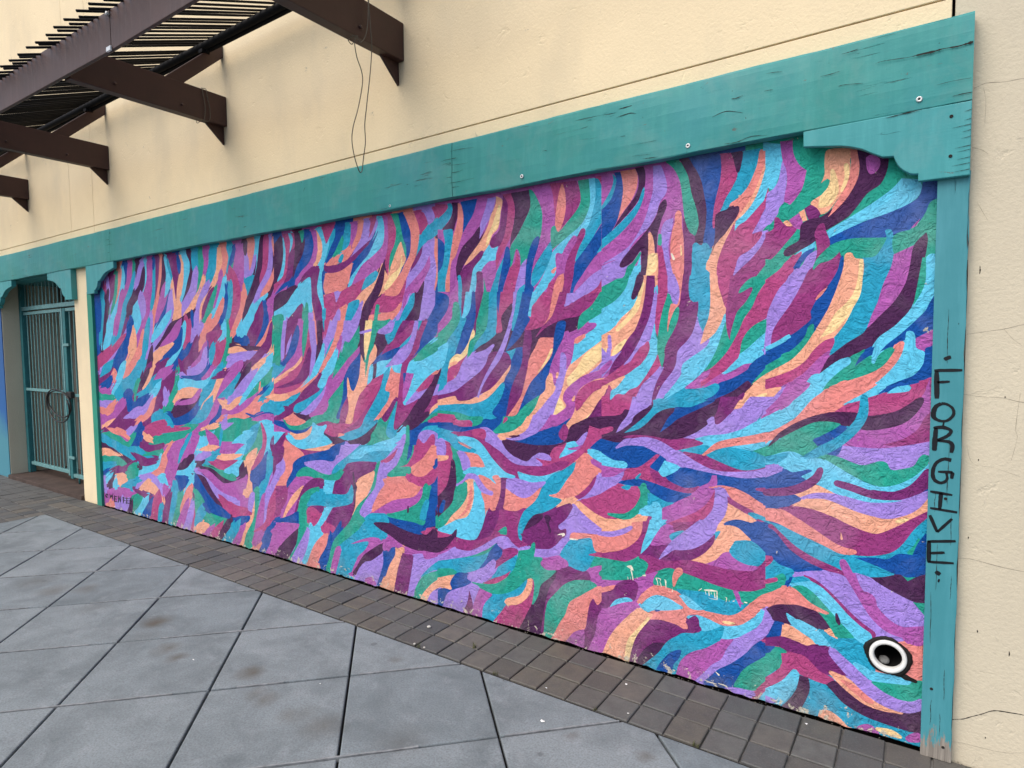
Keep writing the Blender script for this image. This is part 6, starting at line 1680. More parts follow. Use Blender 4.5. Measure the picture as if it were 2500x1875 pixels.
G383,1132! 313,1135 246,1112 210,1110 164,1130 138,1126 122,1100 85,1107 48,1123 28,1161 14,1171 6,1160 10,1133 47,1080 110,1039 162,1033 217,1049 273,1078 345,1119
P317,1012 261,997 191,978 120,978 50,1002 9,1039 -27,1058 -30,1105 6,1116 33,1079 65,1040 123,1010 186,1009 254,1027 311,1037 323,1027
L591,1071! 549,1079 521,1061 530,1040 590,1016!
B590,1016! 524,1051 508,1063 480,1052 417,1071 405,1064 447,1036 422,1022 476,989 589,954!
B589,937! 470,956 445,936 481,911 521,885 588,875!
P384,1079 404,1045 453,1007 509,983 590,966 601,949 588,936 504,947 439,972 381,1019 362,1068 368,1084
O386,1009! 307,973! 445,946 467,956! 416,986
O415,950 356,961 298,942 228,920 146,900 81,922 -8,1008! -9,948! 55,908 106,869 158,838 199,838 268,859 326,883 414,900 481,904! 445,932
L454,944! 401,971 342,979 271,972 188,960 82,981 -7,1032! -3,1007 31,954 81,919 146,903 228,913 298,936 356,952 415,946
W537,889! 460,907 370,896 311,872 254,852 199,835 158,838 93,880 50,914 -2,953! 0,919 41,873 78,808 117,767 183,738 238,735 266,752 324,778 398,822 474,864
Y101,891 79,895 57,912 57,914 58,915 82,910 102,900 104,895
C588,882! 521,885 474,864 398,822 324,778 283,762 238,756 235,742 266,730 308,731 367,757 458,789 536,821 587,827!
O294,792 289,790 285,795 293,823!
T587,823! 527,815 443,785 352,753 294,731 238,735 183,742 117,767 78,808 41,873 0,925! 4,864 28,823 44,774 90,759 124,737 169,731 182,713 102,685 141,664 186,651 236,660 293,662 366,678 441,714 504,761 542,792
G26,842 20,827 44,769 62,777 40,811
B243,724! 169,738 127,740 90,768 44,772! 28,820 4,864! -3,706! 29,687 60,679 102,685 169,706 210,717
V186,654! 141,664 101,681 81,686 57,665! 29,687 -3,706! -3,586! 22,583 73,599 127,622 159,638
G75,684! 60,679 29,687! 57,665!
L239,663! 186,654 153,633 100,606 34,583 -2,548! -4,443! 83,433 123,473 156,504 166,575 207,589
G37,584! -3,589! -2,539!
W574,797 536,765 480,710 402,668 326,647 281,641 273,647 276,657 317,673 389,696 465,734 523,782 561,814 574,810
B587,799! 548,784 488,716 426,676 356,650 440,623 502,627 553,659 585,670!
T559,651 518,638 471,627 476,591 517,566 583,534! 585,646!
G517,604 501,569 564,514 583,499! 583,545!
R585,670! 559,672 553,656 565,636 584,618!
R582,543 537,563 532,574 541,580 586,561 591,549
L473,606 440,626 356,646 281,642 241,598 206,544 172,493 128,463 83,449 69,424 162,402 204,434 247,475 290,521 325,559 364,591 409,612 440,606 470,596
M296,692 284,659 250,601 224,558 203,523 174,483 128,446 74,433 -4,434 -25,464 -9,491 66,478 107,491 144,523 171,560 200,585 226,622 257,681 274,708 290,709
M212,584 191,591 169,578 160,554 162,528 192,521
W429,608 368,574 319,532 270,470 227,427 178,401 161,411 163,431 208,459 252,494 308,546 360,588 426,615 430,613
G473,554! 433,566 378,541 330,492 283,440 236,392! 305,375! 335,427 371,465 407,501 444,533
S487,555 441,570 389,543 339,494 286,440 236,397 201,376 175,390 177,421 210,441 258,479 310,532 368,580 437,598 489,564 492,558
T476,591 433,607 403,596 439,582 485,566
B485,592 496,551 494,547 490,549 474,589 477,597
V307,473 305,445 295,429 290,428 287,434 290,454 300,477 304,478
C583,492! 516,542 482,546 444,530 401,499 353,480 330,472 341,462 392,470 468,476 582,440!
V582,429! 537,460 477,471 407,470 371,455 334,410 334,400 370,391 406,403 452,415 473,382 498,386 546,385
O514,375! 473,379 436,361 386,333 410,309 441,315 516,322!
S497,431 487,401 460,373 415,357 376,331 353,316 322,332 320,333 321,335 336,352 349,374 395,400 443,409 472,422 494,433 496,433
B543,386! 511,387! 519,325 561,297 580,292!
L582,433! 556,400 555,365 580,316!
T370,391 334,384 302,369 202,366! 173,273! 185,204! 326,295! 321,333
O340,396! 328,402 302,369! 334,380
T578,153! 372,214! 1,166! -3,9! 576,-5!
C51,413! 0,433! -3,287! 45,291!
M89,469! -3,499! 0,423 43,415 70,443
P580,299! 513,323 466,318 425,305 368,321 333,327 315,298 285,266 244,228 284,216 325,204 360,211 419,259 465,263 528,274 580,256!
B580,263! 541,267 560,237 579,228!
G560,237! 534,268 487,254! 512,233 511,201 539,161 578,121! 579,228!
R515,246! 465,260 418,255 360,211 325,201 304,187 330,162 365,161 402,167 439,174 464,190 476,149 526,105 577,64! 578,118! 533,163 508,199
S464,190 442,180 441,142 459,101 493,38 524,6 576,-4! 577,68! 510,124
L577,36! 531,29 537,13 576,4!
V439,170! 405,170! 398,138 401,102 421,44 445,-5! 518,-2! 483,44 453,100 444,137
V336,160! 304,187 269,164 211,129 156,121 89,124 1,160! -1,62! 61,59 127,62 196,71 267,98 306,132
O325,212 293,182 253,152 194,120 134,113 63,121 59,126 61,131 124,147 173,169 228,200 275,217 319,225 326,221
C280,190 247,167 191,131 163,132 160,135 160,139 177,159 234,192 276,200 281,196
L328,296 299,261 243,207 184,160 125,134 52,130 -2,159 -14,190 5,204 48,182 108,186 158,210 212,254 272,298 307,325 326,319
S237,275 213,252 177,233 120,234 46,247 36,261 43,273 116,267 168,266 199,280 231,287 238,283
G169,218 118,228 65,239 39,252 4,278! 2,210! 32,184 77,179 117,192
O357,37 328,51 292,39 251,6 234,-5 280,-5 357,-4
M220,10 195,35 168,41 140,18 140,2 181,-5
Y150,25 103,19 67,19 61,25 63,32 97,46 147,39 153,32
M50,31 22,60 -1,62 -2,31 39,16
"""
PAL = dict(V='4a254f', P='762c70', W='93397a', R='b04880', M='ac5aab', L='a186dc', S='5fc6ea', T='279fc4', B='0f4fa0', G='249e8c', C='e48a85', O='f0ab8f', Y='f9d79f', X='e8e2d0', K='1d1626')
PL = {k: lin(h, .93) for k, h in PAL.items()}
MX0, MX1, MZ1 = -7.09, .02, 2.478

def spline_closed(P, K, n=4):
    n_ = len(P); o = []
    for i in range(n_):
        a = P[i]; b = P[(i+1) % n_]; z = P[i-1]; q = P[(i+2) % n_]
        L = (b-a).length
        m_ = 1 if (K[i] and K[(i+1) % n_]) or L < .006 else (2 if L < .03 else n)
        t1 = (b-a)*.6 if K[i] else (b-z)*.5
        t2 = (b-a)*.6 if K[(i+1) % n_] else (q-a)*.5
        for T in (t1, t2):
            if T.length > 1.2*L: T *= 1.2*L/T.length
        for k in range(m_):
            s = k/m_
            o.append(a*(2*s**3-3*s*s+1)+t1*(s**3-2*s*s+s)+b*(3*s*s-2*s**3)+t2*(s**3-s*s))
    return o

polys = [('M', [Vector((MX0, 0)), Vector((MX1, 0)), Vector((MX1, MZ1)), Vector((MX0, MZ1))])]
for ln in MURAL.split('\n'):
    if not ln: continue
    P = []; K = []
    for tk in ln[1:].split():
        K.append(tk[-1] == '!')
        a, b = tk.rstrip('!').split(',')
        P.append(Vector((-int(a)/1000, int(b)/1000)))
    o = []
    for q in spline_closed(P, K):
        q = Vector((min(max(q.x, MX0), MX1), min(max(q.y, 0), MZ1)))
        if not o or (q-o[-1]).length > .0015: o.append(q)
    if len(o) > 2 and (o[0]-o[-1]).length < .0015: o.pop()
    if len(o) > 2: polys.append((ln[0], o))
# ground coat under each stroke, a little wider, so that no bare wall shows between strokes
under = []
for c, P in polys[1:]:
    if c in 'XK': continue
    ar = sum(P[i-1].x*P[i].y-P[i].x*P[i-1].y for i in range(len(P)))
    sg = 1 if ar > 0 else -1
    o = []
    for i in range(len(P)):
        t = P[(i+1) % len(P)]-P[i-1]
        if t.length < 1e-6: continue
        t.normalize()
        w = .007+.0045*abs(P[i].x)
        o.append(Vector((min(max(P[i].x+t.y*sg*w, MX0), MX1), min(max(P[i].y-t.x*sg*w*.6, 0), MZ1))))
    if len(o) > 2: under.append((c, o))
polys = polys[:1]+under+polys[1:]
polys.append(('#', [Vector((PCX+PR*math.cos(t*math.pi/16), PCZ+PR*math.sin(t*math.pi/16))) for t in range(32)]))

def clip_x(P, x0, x1):
    for sg, X in ((1, x0), (-1, x1)):
        o = []
        for i in range(len(P)):
            a, b = P[i-1], P[i]
            ia = sg*(a.x-X) >= 0; ib = sg*(b.x-X) >= 0
            if ia != ib:
                k = (X-a.x)/(b.x-a.x)
                o.append(Vector((X, a.y+k*(b.y-a.y))))
            if ib: o.append(b)
        P = o
        if len(P) < 3: return None
    return P

MV = []; MF = []; MC = []
NS = 40
for i in range(NS):
    x0 = MX0+(MX1-MX0)*i/NS; x1 = MX0+(MX1-MX0)*(i+1)/NS
    vv = []; ff = []; cc = []
    for c, P in polys:
        if max(q.x for q in P) <= x0 or min(q.x for q in P) >= x1: continue
        q = clip_x(P, x0, x1)
        if q:
            ff.append(list(range(len(vv), len(vv)+len(q)))); vv += q; cc.append(c)
    ee = [(f[k-1], f[k]) for f in ff for k in range(len(f))]
    rv, re_, rf, _, _, _ = delaunay_2d_cdt(vv, ee, [], 0, 1e-5, False)
    cen = np.array([[(rv[f[0]].x+rv[f[1]].x+rv[f[2]].x)/3, (rv[f[0]].y+rv[f[1]].y+rv[f[2]].y)/3] for f in rf])
    cols = [None]*len(rf)
    for c, f in zip(cc[1:], ff[1:]):                 # later strokes lie over earlier ones
        Q = np.array([(vv[k].x, vv[k].y) for k in f]); lo, hi = Q.min(0), Q.max(0)
        idx = np.nonzero((cen[:, 0] > lo[0]) & (cen[:, 0] < hi[0]) & (cen[:, 1] > lo[1]) & (cen[:, 1] < hi[1]))[0]
        if not len(idx): continue
        p_ = cen[idx]; A_ = Q; B_ = np.roll(Q, -1, 0)
        py = p_[:, 1:2]; px = p_[:, 0:1]
        left = (B_[None, :, 0]-A_[None, :, 0])*(py-A_[None, :, 1])-(px-A_[None, :, 0])*(B_[None, :, 1]-A_[None, :, 1])
        upw = (A_[None, :, 1] <= py) & (B_[None, :, 1] > py) & (left > 0)
        dnw = (A_[None, :, 1] > py) & (B_[None, :, 1] <= py) & (left < 0)
        for k in idx[(upw.sum(1)-dnw.sum(1)) != 0]: cols[k] = c
    # slivers left bare between two strokes take the colour of the stroke beside them
    ed = {}
    for fi, f in enumerate(rf):
        for k in range(len(f)):
            e = (min(f[k], f[k-1]), max(f[k], f[k-1])); ed.setdefault(e, []).append(fi)
    seen = set()
    for f0 in range(len(rf)):
        if cols[f0] is not None or f0 in seen: continue
        comp = [f0]; seen.add(f0); tally = {}
        q_ = 0
        while q_ < len(comp):
            f = rf[comp[q_]]
            for k in range(len(f)):
                e = (min(f[k], f[k-1]), max(f[k], f[k-1]))
                for nb in ed[e]:
                    if nb == comp[q_]: continue
                    if cols[nb] is None:
                        if nb not in seen: seen.add(nb); comp.append(nb)
                    elif cols[nb] not in '#XK':
                        tally[cols[nb]] = tally.get(cols[nb], 0)+(rv[e[0]]-rv[e[1]]).length
            q_ += 1
        for fi in comp: cols[fi] = '?'+(max(tally, key=tally.get) if tally else 'M')
    cols = [c[-1] for c in cols]
    base = len(MV)
    MV += [(q.x, 0.0, q.y if q.y > .004 else .0065+.003*math.sin(q.x*31)+.003*math.sin(q.x*83+1)) for q in rv]
    for f, c in zip(rf, cols):
        if c == '#': continue
        a, b, d_ = (rv[f[0]], rv[f[1]], rv[f[2]])
        if (b-a).cross(d_-a) < 0: f = f[::-1]
        MF.append(tuple(base+k for k in f)); MC.append(PL[c or 'M'])
mur = mesh('mural', MV, MF, M_mural, B)
mur['label'] = 'mural of flowing purple, blue, green and peach brush strokes'
ca = mur.data.color_attributes.new('paint', 'FLOAT_COLOR', 'CORNER')
buf = []
for poly, c in zip(mur.data.polygons, MC):
    buf += [c[0], c[1], c[2], 1.0]*poly.loop_total
ca.data.foreach_set('color', buf)

# ---- teal timber frame
PROF = [(2.452, .010), (2.452, .0585), (2.4555, .0610), (2.490, .0630), (2.540, .0648), (2.590, .0655), (2.640, .0652), (2.690, .0640), (2.730, .0620), (2.750, .0600), (2.7575, .0560), (2.760, .0500), (2.760, .010)]
def beam_depth(z):
    pr = PROF[1:]
    for (z0, d0), (z1, d1) in zip(pr, pr[1:]):
        if z0 <= z <= z1 and z1 > z0: return d0+(d1-d0)*(z-z0)/(z1-z0)
    return .06
def beam(x0, x1):
    n_ = max(2, int((x1-x0)/.06)); V = []; F = []
    k = len(PROF)
    for i in range(n_+1):
        x = x0+(x1-x0)*i/n_
        for z, dpt in PROF:
            w = .0022*math.sin(x*3.1+z*9)+.0012*math.sin(x*11.7+z*31)
            zz = z+(.0022*math.sin(x*7.3)+random.uniform(-.0012, .0012) if z in (2.452, 2.760) else 0)
            V.append((x, -(dpt+(w if dpt > .03 else 0)), zz))
    for i in range(n_):
        for j in range(k-1):
            a = i*k+j
            F.append((a, a+k, a+k+1, a+1))
    F.append(tuple(range(k))); F.append(tuple(n_*k+j for j in range(k))[::-1])
    o = mesh('header_beam', V, F, M_beam, B)
    for pl_ in o.data.polygons:
        pl_.use_smooth = False
    o['label'] = 'rounded teal timber header beam'
    return o
b1 = beam(-13.0, -6.502); b2 = beam(-6.498, -2.282); b3 = beam(-2.278, .094)
box('beam_back', -13, .09, -.0095, -.0005, 2.456, 2.756, M_split, B)

def disc(name, x, y, z, r, t, mat, parent, hole=None):
    bm = bmesh.new()
    ring = []
    rr = [(hole or 0.0, 0), (r*.86, 0), (r, t*.5), (r, t)] if False else None
    V = []; F = []; n_ = 16
    prof = [(hole, -t*.6), (hole+.1*(r-hole), -t), (r*.85, -t), (r, -t*.4), (r, 0)]
    for i in range(n_):
        a = 2*math.pi*i/n_
        for q, dy in prof: V.append((x+q*math.cos(a), y+dy, z+q*math.sin(a)))
    k = len(prof)
    for i in range(n_):
        j = (i+1) % n_
        for q in range(k-1): F.append((i*k+q, j*k+q, j*k+q+1, i*k+q+1))
    bm.free()
    o = mesh(name, V, F, mat, parent, smooth=True)
    F2 = [tuple(range(n_))]
    mesh('screw_head', [(x+hole*1.02*math.cos(2*math.pi*i/n_), y-t*.5, z+hole*1.02*math.sin(2*math.pi*i/n_)) for i in range(n_)], F2, M_split, parent)
    return o
for bx_, bz_, par in ((-.063, 2.4895, b3), (-.922, 2.4835, b3), (-1.806, 2.492, b3), (-2.776, 2.470, b2)):
    disc('washer', bx_, -beam_depth(bz_)-.0015, bz_, .0105 if bx_ > -2 else .008, .0035, M_screw, par, .0042)

LETTERS={
 'dot':[[(0.0439,1.547,0.0121),(0.0501,1.535,0.0139)],],
 'F':[[(0.0077,1.4945,0.0065),(0.0927,1.4967,0.0065)],[(0.0151,1.4929,0.0093),(0.0186,1.3894,0.0102)],[(0.018,1.4503,0.006),(0.0562,1.454,0.0051)],],
 'O':[[(0.0327,1.3718,0.0074),(0.0167,1.3594,0.0083),(0.009,1.3356,0.0093),(0.0132,1.3163,0.0083),(0.0331,1.3063,0.0056),(0.0542,1.3103,0.006),(0.0706,1.3322,0.006),(0.0673,1.3551,0.0056),(0.0495,1.3697,0.0056),(0.0327,1.3718,0.0065)],],
 'dot.001':[[(0.0384,1.2955,0.0074),(0.0438,1.2947,0.0074)],],
 'R':[[(0.0187,1.2792,0.0074),(0.0167,1.2354,0.0093),(0.0154,1.1933,0.0083)],[(0.011,1.2787,0.0056),(0.0405,1.2829,0.0074),(0.0642,1.2723,0.0065),(0.0548,1.2522,0.0065),(0.0245,1.2332,0.0056)],[(0.0245,1.2316,0.0056),(0.0599,1.2299,0.007),(0.0702,1.2163,0.0083),(0.0677,1.1895,0.0065)],],
 'G':[[(0.0685,1.1618,0.0093),(0.0459,1.1641,0.0065),(0.0222,1.1461,0.0065),(0.0129,1.1114,0.0074),(0.0182,1.0838,0.007),(0.0369,1.0735,0.0065),(0.0526,1.0809,0.006),(0.0581,1.095,0.0046),(0.054,1.1124,0.0037)],[(0.0289,1.1148,0.0051),(0.0741,1.1174,0.0065)],[(0.0737,1.1173,0.0074),(0.0712,1.0926,0.0065)],],
 'I':[[(0.0065,1.0371,0.006),(0.0751,1.0317,0.0056)],[(0.0406,1.0346,0.0079),(0.0377,0.9721,0.007)],[(0.0081,0.9737,0.0056),(0.0915,0.9686,0.0056)],],
 'V':[[(0.0079,0.9463,0.0065),(0.0326,0.8847,0.0065)],[(0.0326,0.8847,0.0056),(0.0766,0.9424,0.0056)],],
 'E':[[(0.0034,0.8438,0.0065),(0.09,0.8598,0.006)],[(0.0076,0.8463,0.0083),(0.0091,0.7662,0.0083)],[(0.0125,0.8001,0.006),(0.0574,0.8106,0.006)],[(0.0054,0.7655,0.0056),(0.0864,0.7753,0.0056)],],
 'comma':[[(0.0309,0.7331,0.0083),(0.0459,0.7236,0.0083)],],
 'dot.002':[[(0.0392,0.7004,0.0074),(0.0452,0.6994,0.0074)],],
}
CRACKS=[
 ( 0.0022 , [(0.1044, 1.6281), (0.1596, 1.6367), (0.21, 1.6446), (0.2655, 1.6589), (0.3421, 1.6694)] ),
 ( 0.0015 , [(0.21, 1.6446), (0.2359, 1.6097), (0.2633, 1.5831)] ),
 ( 0.0022 , [(0.0985, 1.4063), (0.1535, 1.399), (0.2132, 1.3969), (0.274, 1.3823), (0.3906, 1.3678)] ),
 ( 0.0025 , [(0.0975, 0.7837), (0.1266, 0.7908), (0.1621, 0.7874), (0.2273, 0.7777), (0.2927, 0.7732), (0.371, 0.7739)] ),
 ( 0.0035 , [(0.0985, 0.1555), (0.1113, 0.1613), (0.133, 0.1697), (0.1543, 0.1849), (0.1858, 0.2062), (0.2236, 0.2326), (0.2715, 0.2405), (0.309, 0.2442), (0.3706, 0.2445)] ),
 ( 0.0015 , [(0.0953, 0.0671), (0.1356, 0.0747), (0.2071, 0.0779), (0.2591, 0.0836), (0.3133, 0.104)] ),
 ( 0.002 , [(0.1, 2.5111), (0.1135, 2.5149), (0.137, 2.5208), (0.1869, 2.5128), (0.2392, 2.5121), (0.2984, 2.5054)] ),
 ( 0.0015 , [(0.1007, 2.302), (0.1267, 2.2901), (0.1475, 2.2705)] ),
 ( 0.0012 , [(0.1273, 2.5067), (0.1355, 2.4552), (0.1344, 2.3768)] ),
 ( 0.0012 , [(0.1149, 1.2161), (0.1343, 1.1513), (0.1953, 1.1409), (0.2715, 1.1166)] ),
 ( 0.0013 , [(0.2624, 1.4142), (0.2538, 1.2916), (0.2591, 1.2546), (0.245, 1.173)] ),
 ( 0.0013 , [(0.1207, 2.1039), (0.1524, 2.0366)] ),
]
SPLITS=[
  [ (-0.204,2.6519,0.0018),(-0.1887,2.6544,0.0036),(-0.1697,2.6537,0.0045),(-0.1321,2.6502,0.0071),(-0.0951,2.6468,0.0045),(-0.0662,2.6475,0.0134),(-0.0234,2.6473,0.0178),(0.0045,2.6492,0.0089),(0.0458,2.6461,0.0111),(0.0695,2.6477,0.0156),(0.0911,2.6497,0.0334) ],
  [ (0.0367,2.4767,0.0018),(0.064,2.4785,0.008),(0.0926,2.4779,0.0045) ],
  [ (-0.0115,2.5265,0.0013),(0.0319,2.5292,0.0036),(0.0895,2.5272,0.0036) ],
  [ (-0.33,2.5974,0.0013),(-0.3056,2.5982,0.0062),(-0.2455,2.5894,0.0018) ],
  [ (-0.3934,2.6511,0.0018),(-0.3641,2.6506,0.0071),(-0.323,2.6538,0.0022) ],
  [ (-0.3201,2.7176,0.0013),(-0.2919,2.7188,0.0062),(-0.2641,2.7223,0.0027) ],
  [ (-0.5971,2.7136,0.0013),(-0.565,2.7112,0.0045),(-0.5333,2.7055,0.0018) ],
  [ (-0.6031,2.6437,0.0013),(-0.5823,2.6436,0.0053),(-0.5686,2.6413,0.0018) ],
  [ (-0.1688,2.4441,0.0018),(-0.1088,2.4484,0.0107),(-0.0541,2.4514,0.0045) ],
  [ (-1.2688,2.6776,0.0018),(-1.2355,2.6814,0.0062),(-1.1938,2.6833,0.0071),(-1.1673,2.6748,0.0018) ],
  [ (-1.2536,2.7153,0.0045),(-1.2295,2.7154,0.0111),(-1.1879,2.717,0.0053) ],
  [ (-0.8149,2.5838,0.0018),(-0.7548,2.5957,0.0062),(-0.6862,2.5744,0.0018) ],
  [ (-0.7356,2.6431,0.0027),(-0.716,2.641,0.008),(-0.6871,2.6465,0.0018) ],
  [ (-1.1348,2.4643,0.0022),(-1.1002,2.462,0.0071),(-1.0604,2.4602,0.0018) ],
  [ (-1.4038,2.4609,0.0018),(-1.3402,2.4542,0.0045),(-1.2597,2.4506,0.0018) ],
  [ (-0.7634,2.4621,0.0027),(-0.714,2.4591,0.0062),(-0.6515,2.4714,0.0045),(-0.5904,2.4628,0.0022) ],
  [ (-1.2475,2.5857,0.0027),(-1.2205,2.5842,0.0045) ],
  [ (-1.1876,2.4845,0.0013),(-1.0945,2.4786,0.0027) ],
  [ (-1.6766,2.5975,0.0022),(-1.659,2.5966,0.0062),(-1.6484,2.5935,0.0018) ],
  [ (-1.1641,2.5343,0.0013),(-1.0663,2.5344,0.0027) ],
  [ (-2.2898,2.7078,0.0018),(-2.2166,2.7074,0.0062),(-2.1204,2.6992,0.0018) ],
  [ (-2.3046,2.6327,0.0013),(-2.2268,2.6247,0.0036),(-2.1592,2.6228,0.0013) ],
  [ (-2.3068,2.5326,0.0013),(-2.2287,2.5303,0.0045),(-2.1193,2.5325,0.0013) ],
  [ (-3.5958,2.6763,0.0062),(-3.5768,2.7013,0.0062) ],
  [ (-2.6337,2.5762,0.0036),(-2.6144,2.5746,0.0036) ],
]


for st in SPLITS:
    par = b3 if st[0][0] > -2.28 else b2
    q = [(x, z, max(w*.36, .0008)) for x, z, w in st]
    ribbons('split', [q], lambda x, z: -beam_depth(min(max(z, 2.456), 2.757))-.0035, M_split, par, .5)
# end grain checks beside the joint
for x0, par in ((-2.283, b2), (-2.277, b3), (-6.503, b1), (-6.497, b2)):
    s = -1 if par is b2 and x0 < -2 and x0 > -3 or par is b1 else 1
    if x0 == -6.497: s = 1
    for k in range(4):
        z = random.uniform(2.49, 2.73); L = random.uniform(.03, .10)
        ribbons('split', [[(x0, z, .0026), (x0+s*L*.5, z+random.uniform(-.003, .003), .0016), (x0+s*L, z+random.uniform(-.004, .004), .0006)]], lambda x, z: -beam_depth(z)-.0033, M_split, par, .3)

# right post with the painted word
post = box('post', .0, .098, -.036, -.001, .0, 2.215, M_post, B, .003, 2)
bm = bmesh.new(); bm.from_mesh(post.data)
bmesh.ops.subdivide_edges(bm, edges=[e for e in bm.edges if abs(e.verts[0].co.z-e.verts[1].co.z) > .5], cuts=60)
for v_ in bm.verts:
    if v_.co.x > .09: v_.co.x += .0016*math.sin(v_.co.z*23)+random.uniform(-.0014, .0010)
    v_.co.y += random.uniform(-.0003, .0003)
bm.to_mesh(post.data); bm.free()
post['label'] = 'teal timber post lettered FORGIVE in black'
for nm, strokes in LETTERS.items():
    nm = nm.split('.')[0]
    strokes = [[(x, z, w*1.75) for x, z, w in st] for st in strokes]
    o = ribbons('letter_'+nm if len(nm) == 1 else 'ink_dot', strokes, lambda x, z: -.0372, M_ink, post, .10)
for st in ((.060, 1.12, .25), (.02, .55, .2), (.075, .9, .12), (.045, 1.62, .2), (.035, .75, .18), (.07, .30, .12), (.03, .18, .1), (.06, .14, .09), (.022, 1.0, .08), (.08, .68, .09)):
    x, z, L = st
    pts = [(x+random.uniform(-.002, .002), z+L*(k/4-.5), .0014 if 0 < k < 4 else .0005) for k in range(5)]
    ribbons('split', [pts], lambda x, z: -.0369, M_split, post, .6)
for x, z in ((.030, .273), (.072, .055), (.055, 1.015)):
    disc('screw', x, -.0363, z, .0055, .0016, M_split, post, .002)

# shaped corner brackets
BR = [(-.452, 2.4515), (.094, 2.4515), (.095, 2.193), (-.059, 2.194), (-.060, 2.221), (-.075, 2.2235), (-.086, 2.227), (-.108, 2.243), (-.122, 2.259), (-.132, 2.279), (-.139, 2.299),
      (-.175, 2.303), (-.21, 2.323), (-.242, 2.344), (-.283, 2.361), (-.315, 2.370), (-.345, 2.375), (-.40, 2.384), (-.451, 2.392)]
br = prism_xz('corner_bracket', BR, -.062, -.038, M_brk, B, .003)
br['label'] = 'large teal bracket with scalloped lower edge'
for x, z in ((.035, 2.408), (.036, 2.268)): disc('screw', x, -.0625, z, .006, .002, M_split, br, .002)
for k in range(10):
    z = 2.21+k*.023+random.uniform(-.006, .006); L = random.uniform(.02, .055)
    ribbons('split', [[(.0935, z, .0018), (.0935-L*.5, z-.002, .0014), (.0935-L, z-.004, .0005)]], lambda x, z: -.0645, M_split, br, .3)
def bracket(xin, sgn, w, zt, zb, y0, y1, mat):
    """copy of the scalloped outline: flat side at xin, tongue pointing sgn"""
    pts = []
    for x, z in BR:
        u = (.094-x)/.546; t = (z-2.193)/(2.4515-2.193)
        pts.append((xin+sgn*u*w, zb+t*(zt-zb)))
    return prism_xz('corner_bracket', pts, y0, y1, mat, B, .003)
bracket(-7.06, 1, .60, 2.4515, 2.17, -.058, -.027, M_brk)
bracket(-7.43, -1, .60, 2.4515, 2.14, -.054, -.0015, M_brk)
bracket(-9.75, 1, .66, 2.4515, 2.14, -.054, -.007, M_brk)
box('trim_strip', -7.150, -7.045, -.026, .004, .0, 2.20, M_trim, B, .003)

for w, pts in CRACKS:
    q = []
    for i, (x, z) in enumerate(pts): q.append((x, z, w*.75*random.uniform(.5, 1.2)))
    ribbons('crack', [q], lambda x, z: -.0006, M_crack if w < .003 else M_split, B, .5)
ribbons('crack', [[(.098, 1.9, .004), (.0995, 1.5, .002), (.098, 1.1, .004), (.0985, .6, .003), (.0975, .1, .005)]], lambda x, z: -.0007, M_split, B, .6)
for x, z, L in ((.135, 1.86, .03), (.22, 1.40, .008), (.15, 1.165, .008), (.128, .87, .010), (.165, .52, .012), (.26, .46, .02), (.2, .12, .008)):
    ribbons('chip', [[(x, z+L/2, .001), (x+.001, z, .0035), (x, z-L/2, .001)]], lambda x, z: -.0006, M_split, B, .4)

# ------------------------------------------------------------------ steel pergola
PG = thing('wall_pergola', 'dark brown steel pergola with black rods fixed high on the cream wall', 'pergola', (-6.3, 0, 3.33))
off = Vector((6.3, 0, -3.33))
def pgx(o):
    for v_ in o.data.vertices: v_.co += off
    o.parent = PG
    return o
for X in (-2.69, -4.58, -6.57, -8.56, -10.5):
    cb = pgx(box('cross_beam', X-.075, X, -1.066, -.002, 3.332, 3.556, M_brown, None, .006, 2))
    q = pgx(prism_yz('gusset', [(-.004, 3.331), (-.150, 3.331), (-.004, 3.200)], X-.062, X-.045, M_brown, None))
    q.parent = cb
    for yy in (-.80, -.35):
        s_ = pgx(tube('bolt', [(X, yy, 3.39), (X+.012, yy, 3.39)], .010, M_brown2, None, 6)); s_.parent = cb
    # sloping strut from the wall down to the cross beam
    pgx(prism_yz('strut', [(-.003, 3.857), (-.003, 3.952), (-.035, 3.952), (-.462, 3.5565), (-.325, 3.5565)], X-.060, X-.020, M_brown, None, .003))
    pgx(tube('bolt', [(X-.04, -.135, 3.855), (X+.004, -.135, 3.855)], .012, M_black, None, 8))
    pgx(box('clip', X-.062, X-.012, -.175, -.115, 3.838, 3.862, M_black, None))
fb = pgx(box('front_beam', -9.2, -3.952, -1.09, -1.068, 3.327, 3.551, M_brown2, None, .004, 2))
fb2 = pgx(box('front_beam', -3.946, -1.7, -1.09, -1.068, 3.327, 3.551, M_brown2, None, .004, 2))
for v_ in fb.data.vertices: v_.co.y -= .024*max(0, 2.35-v_.co.x)      # the long length bows out a little
pgx(box('splice_plate', -3.985, -3.935, -1.102, -1.0905, 3.320, 3.347, M_screw, None, .002, 1))
pgx(tube('bolt', [(-3.96, -1.0895, 3.53), (-3.96, -1.105, 3.53)], .011, M_screw, None, 8))
pgx(tube('rail_pipe', [(-12.5, -.150, 3.890), (-1.7, -.150, 3.890)], .027, M_black, None, 12))
pgx(tube('rail_pipe', [(-12.5, -.118, 3.868), (-1.7, -.118, 3.868)], .016, M_black, None, 10))
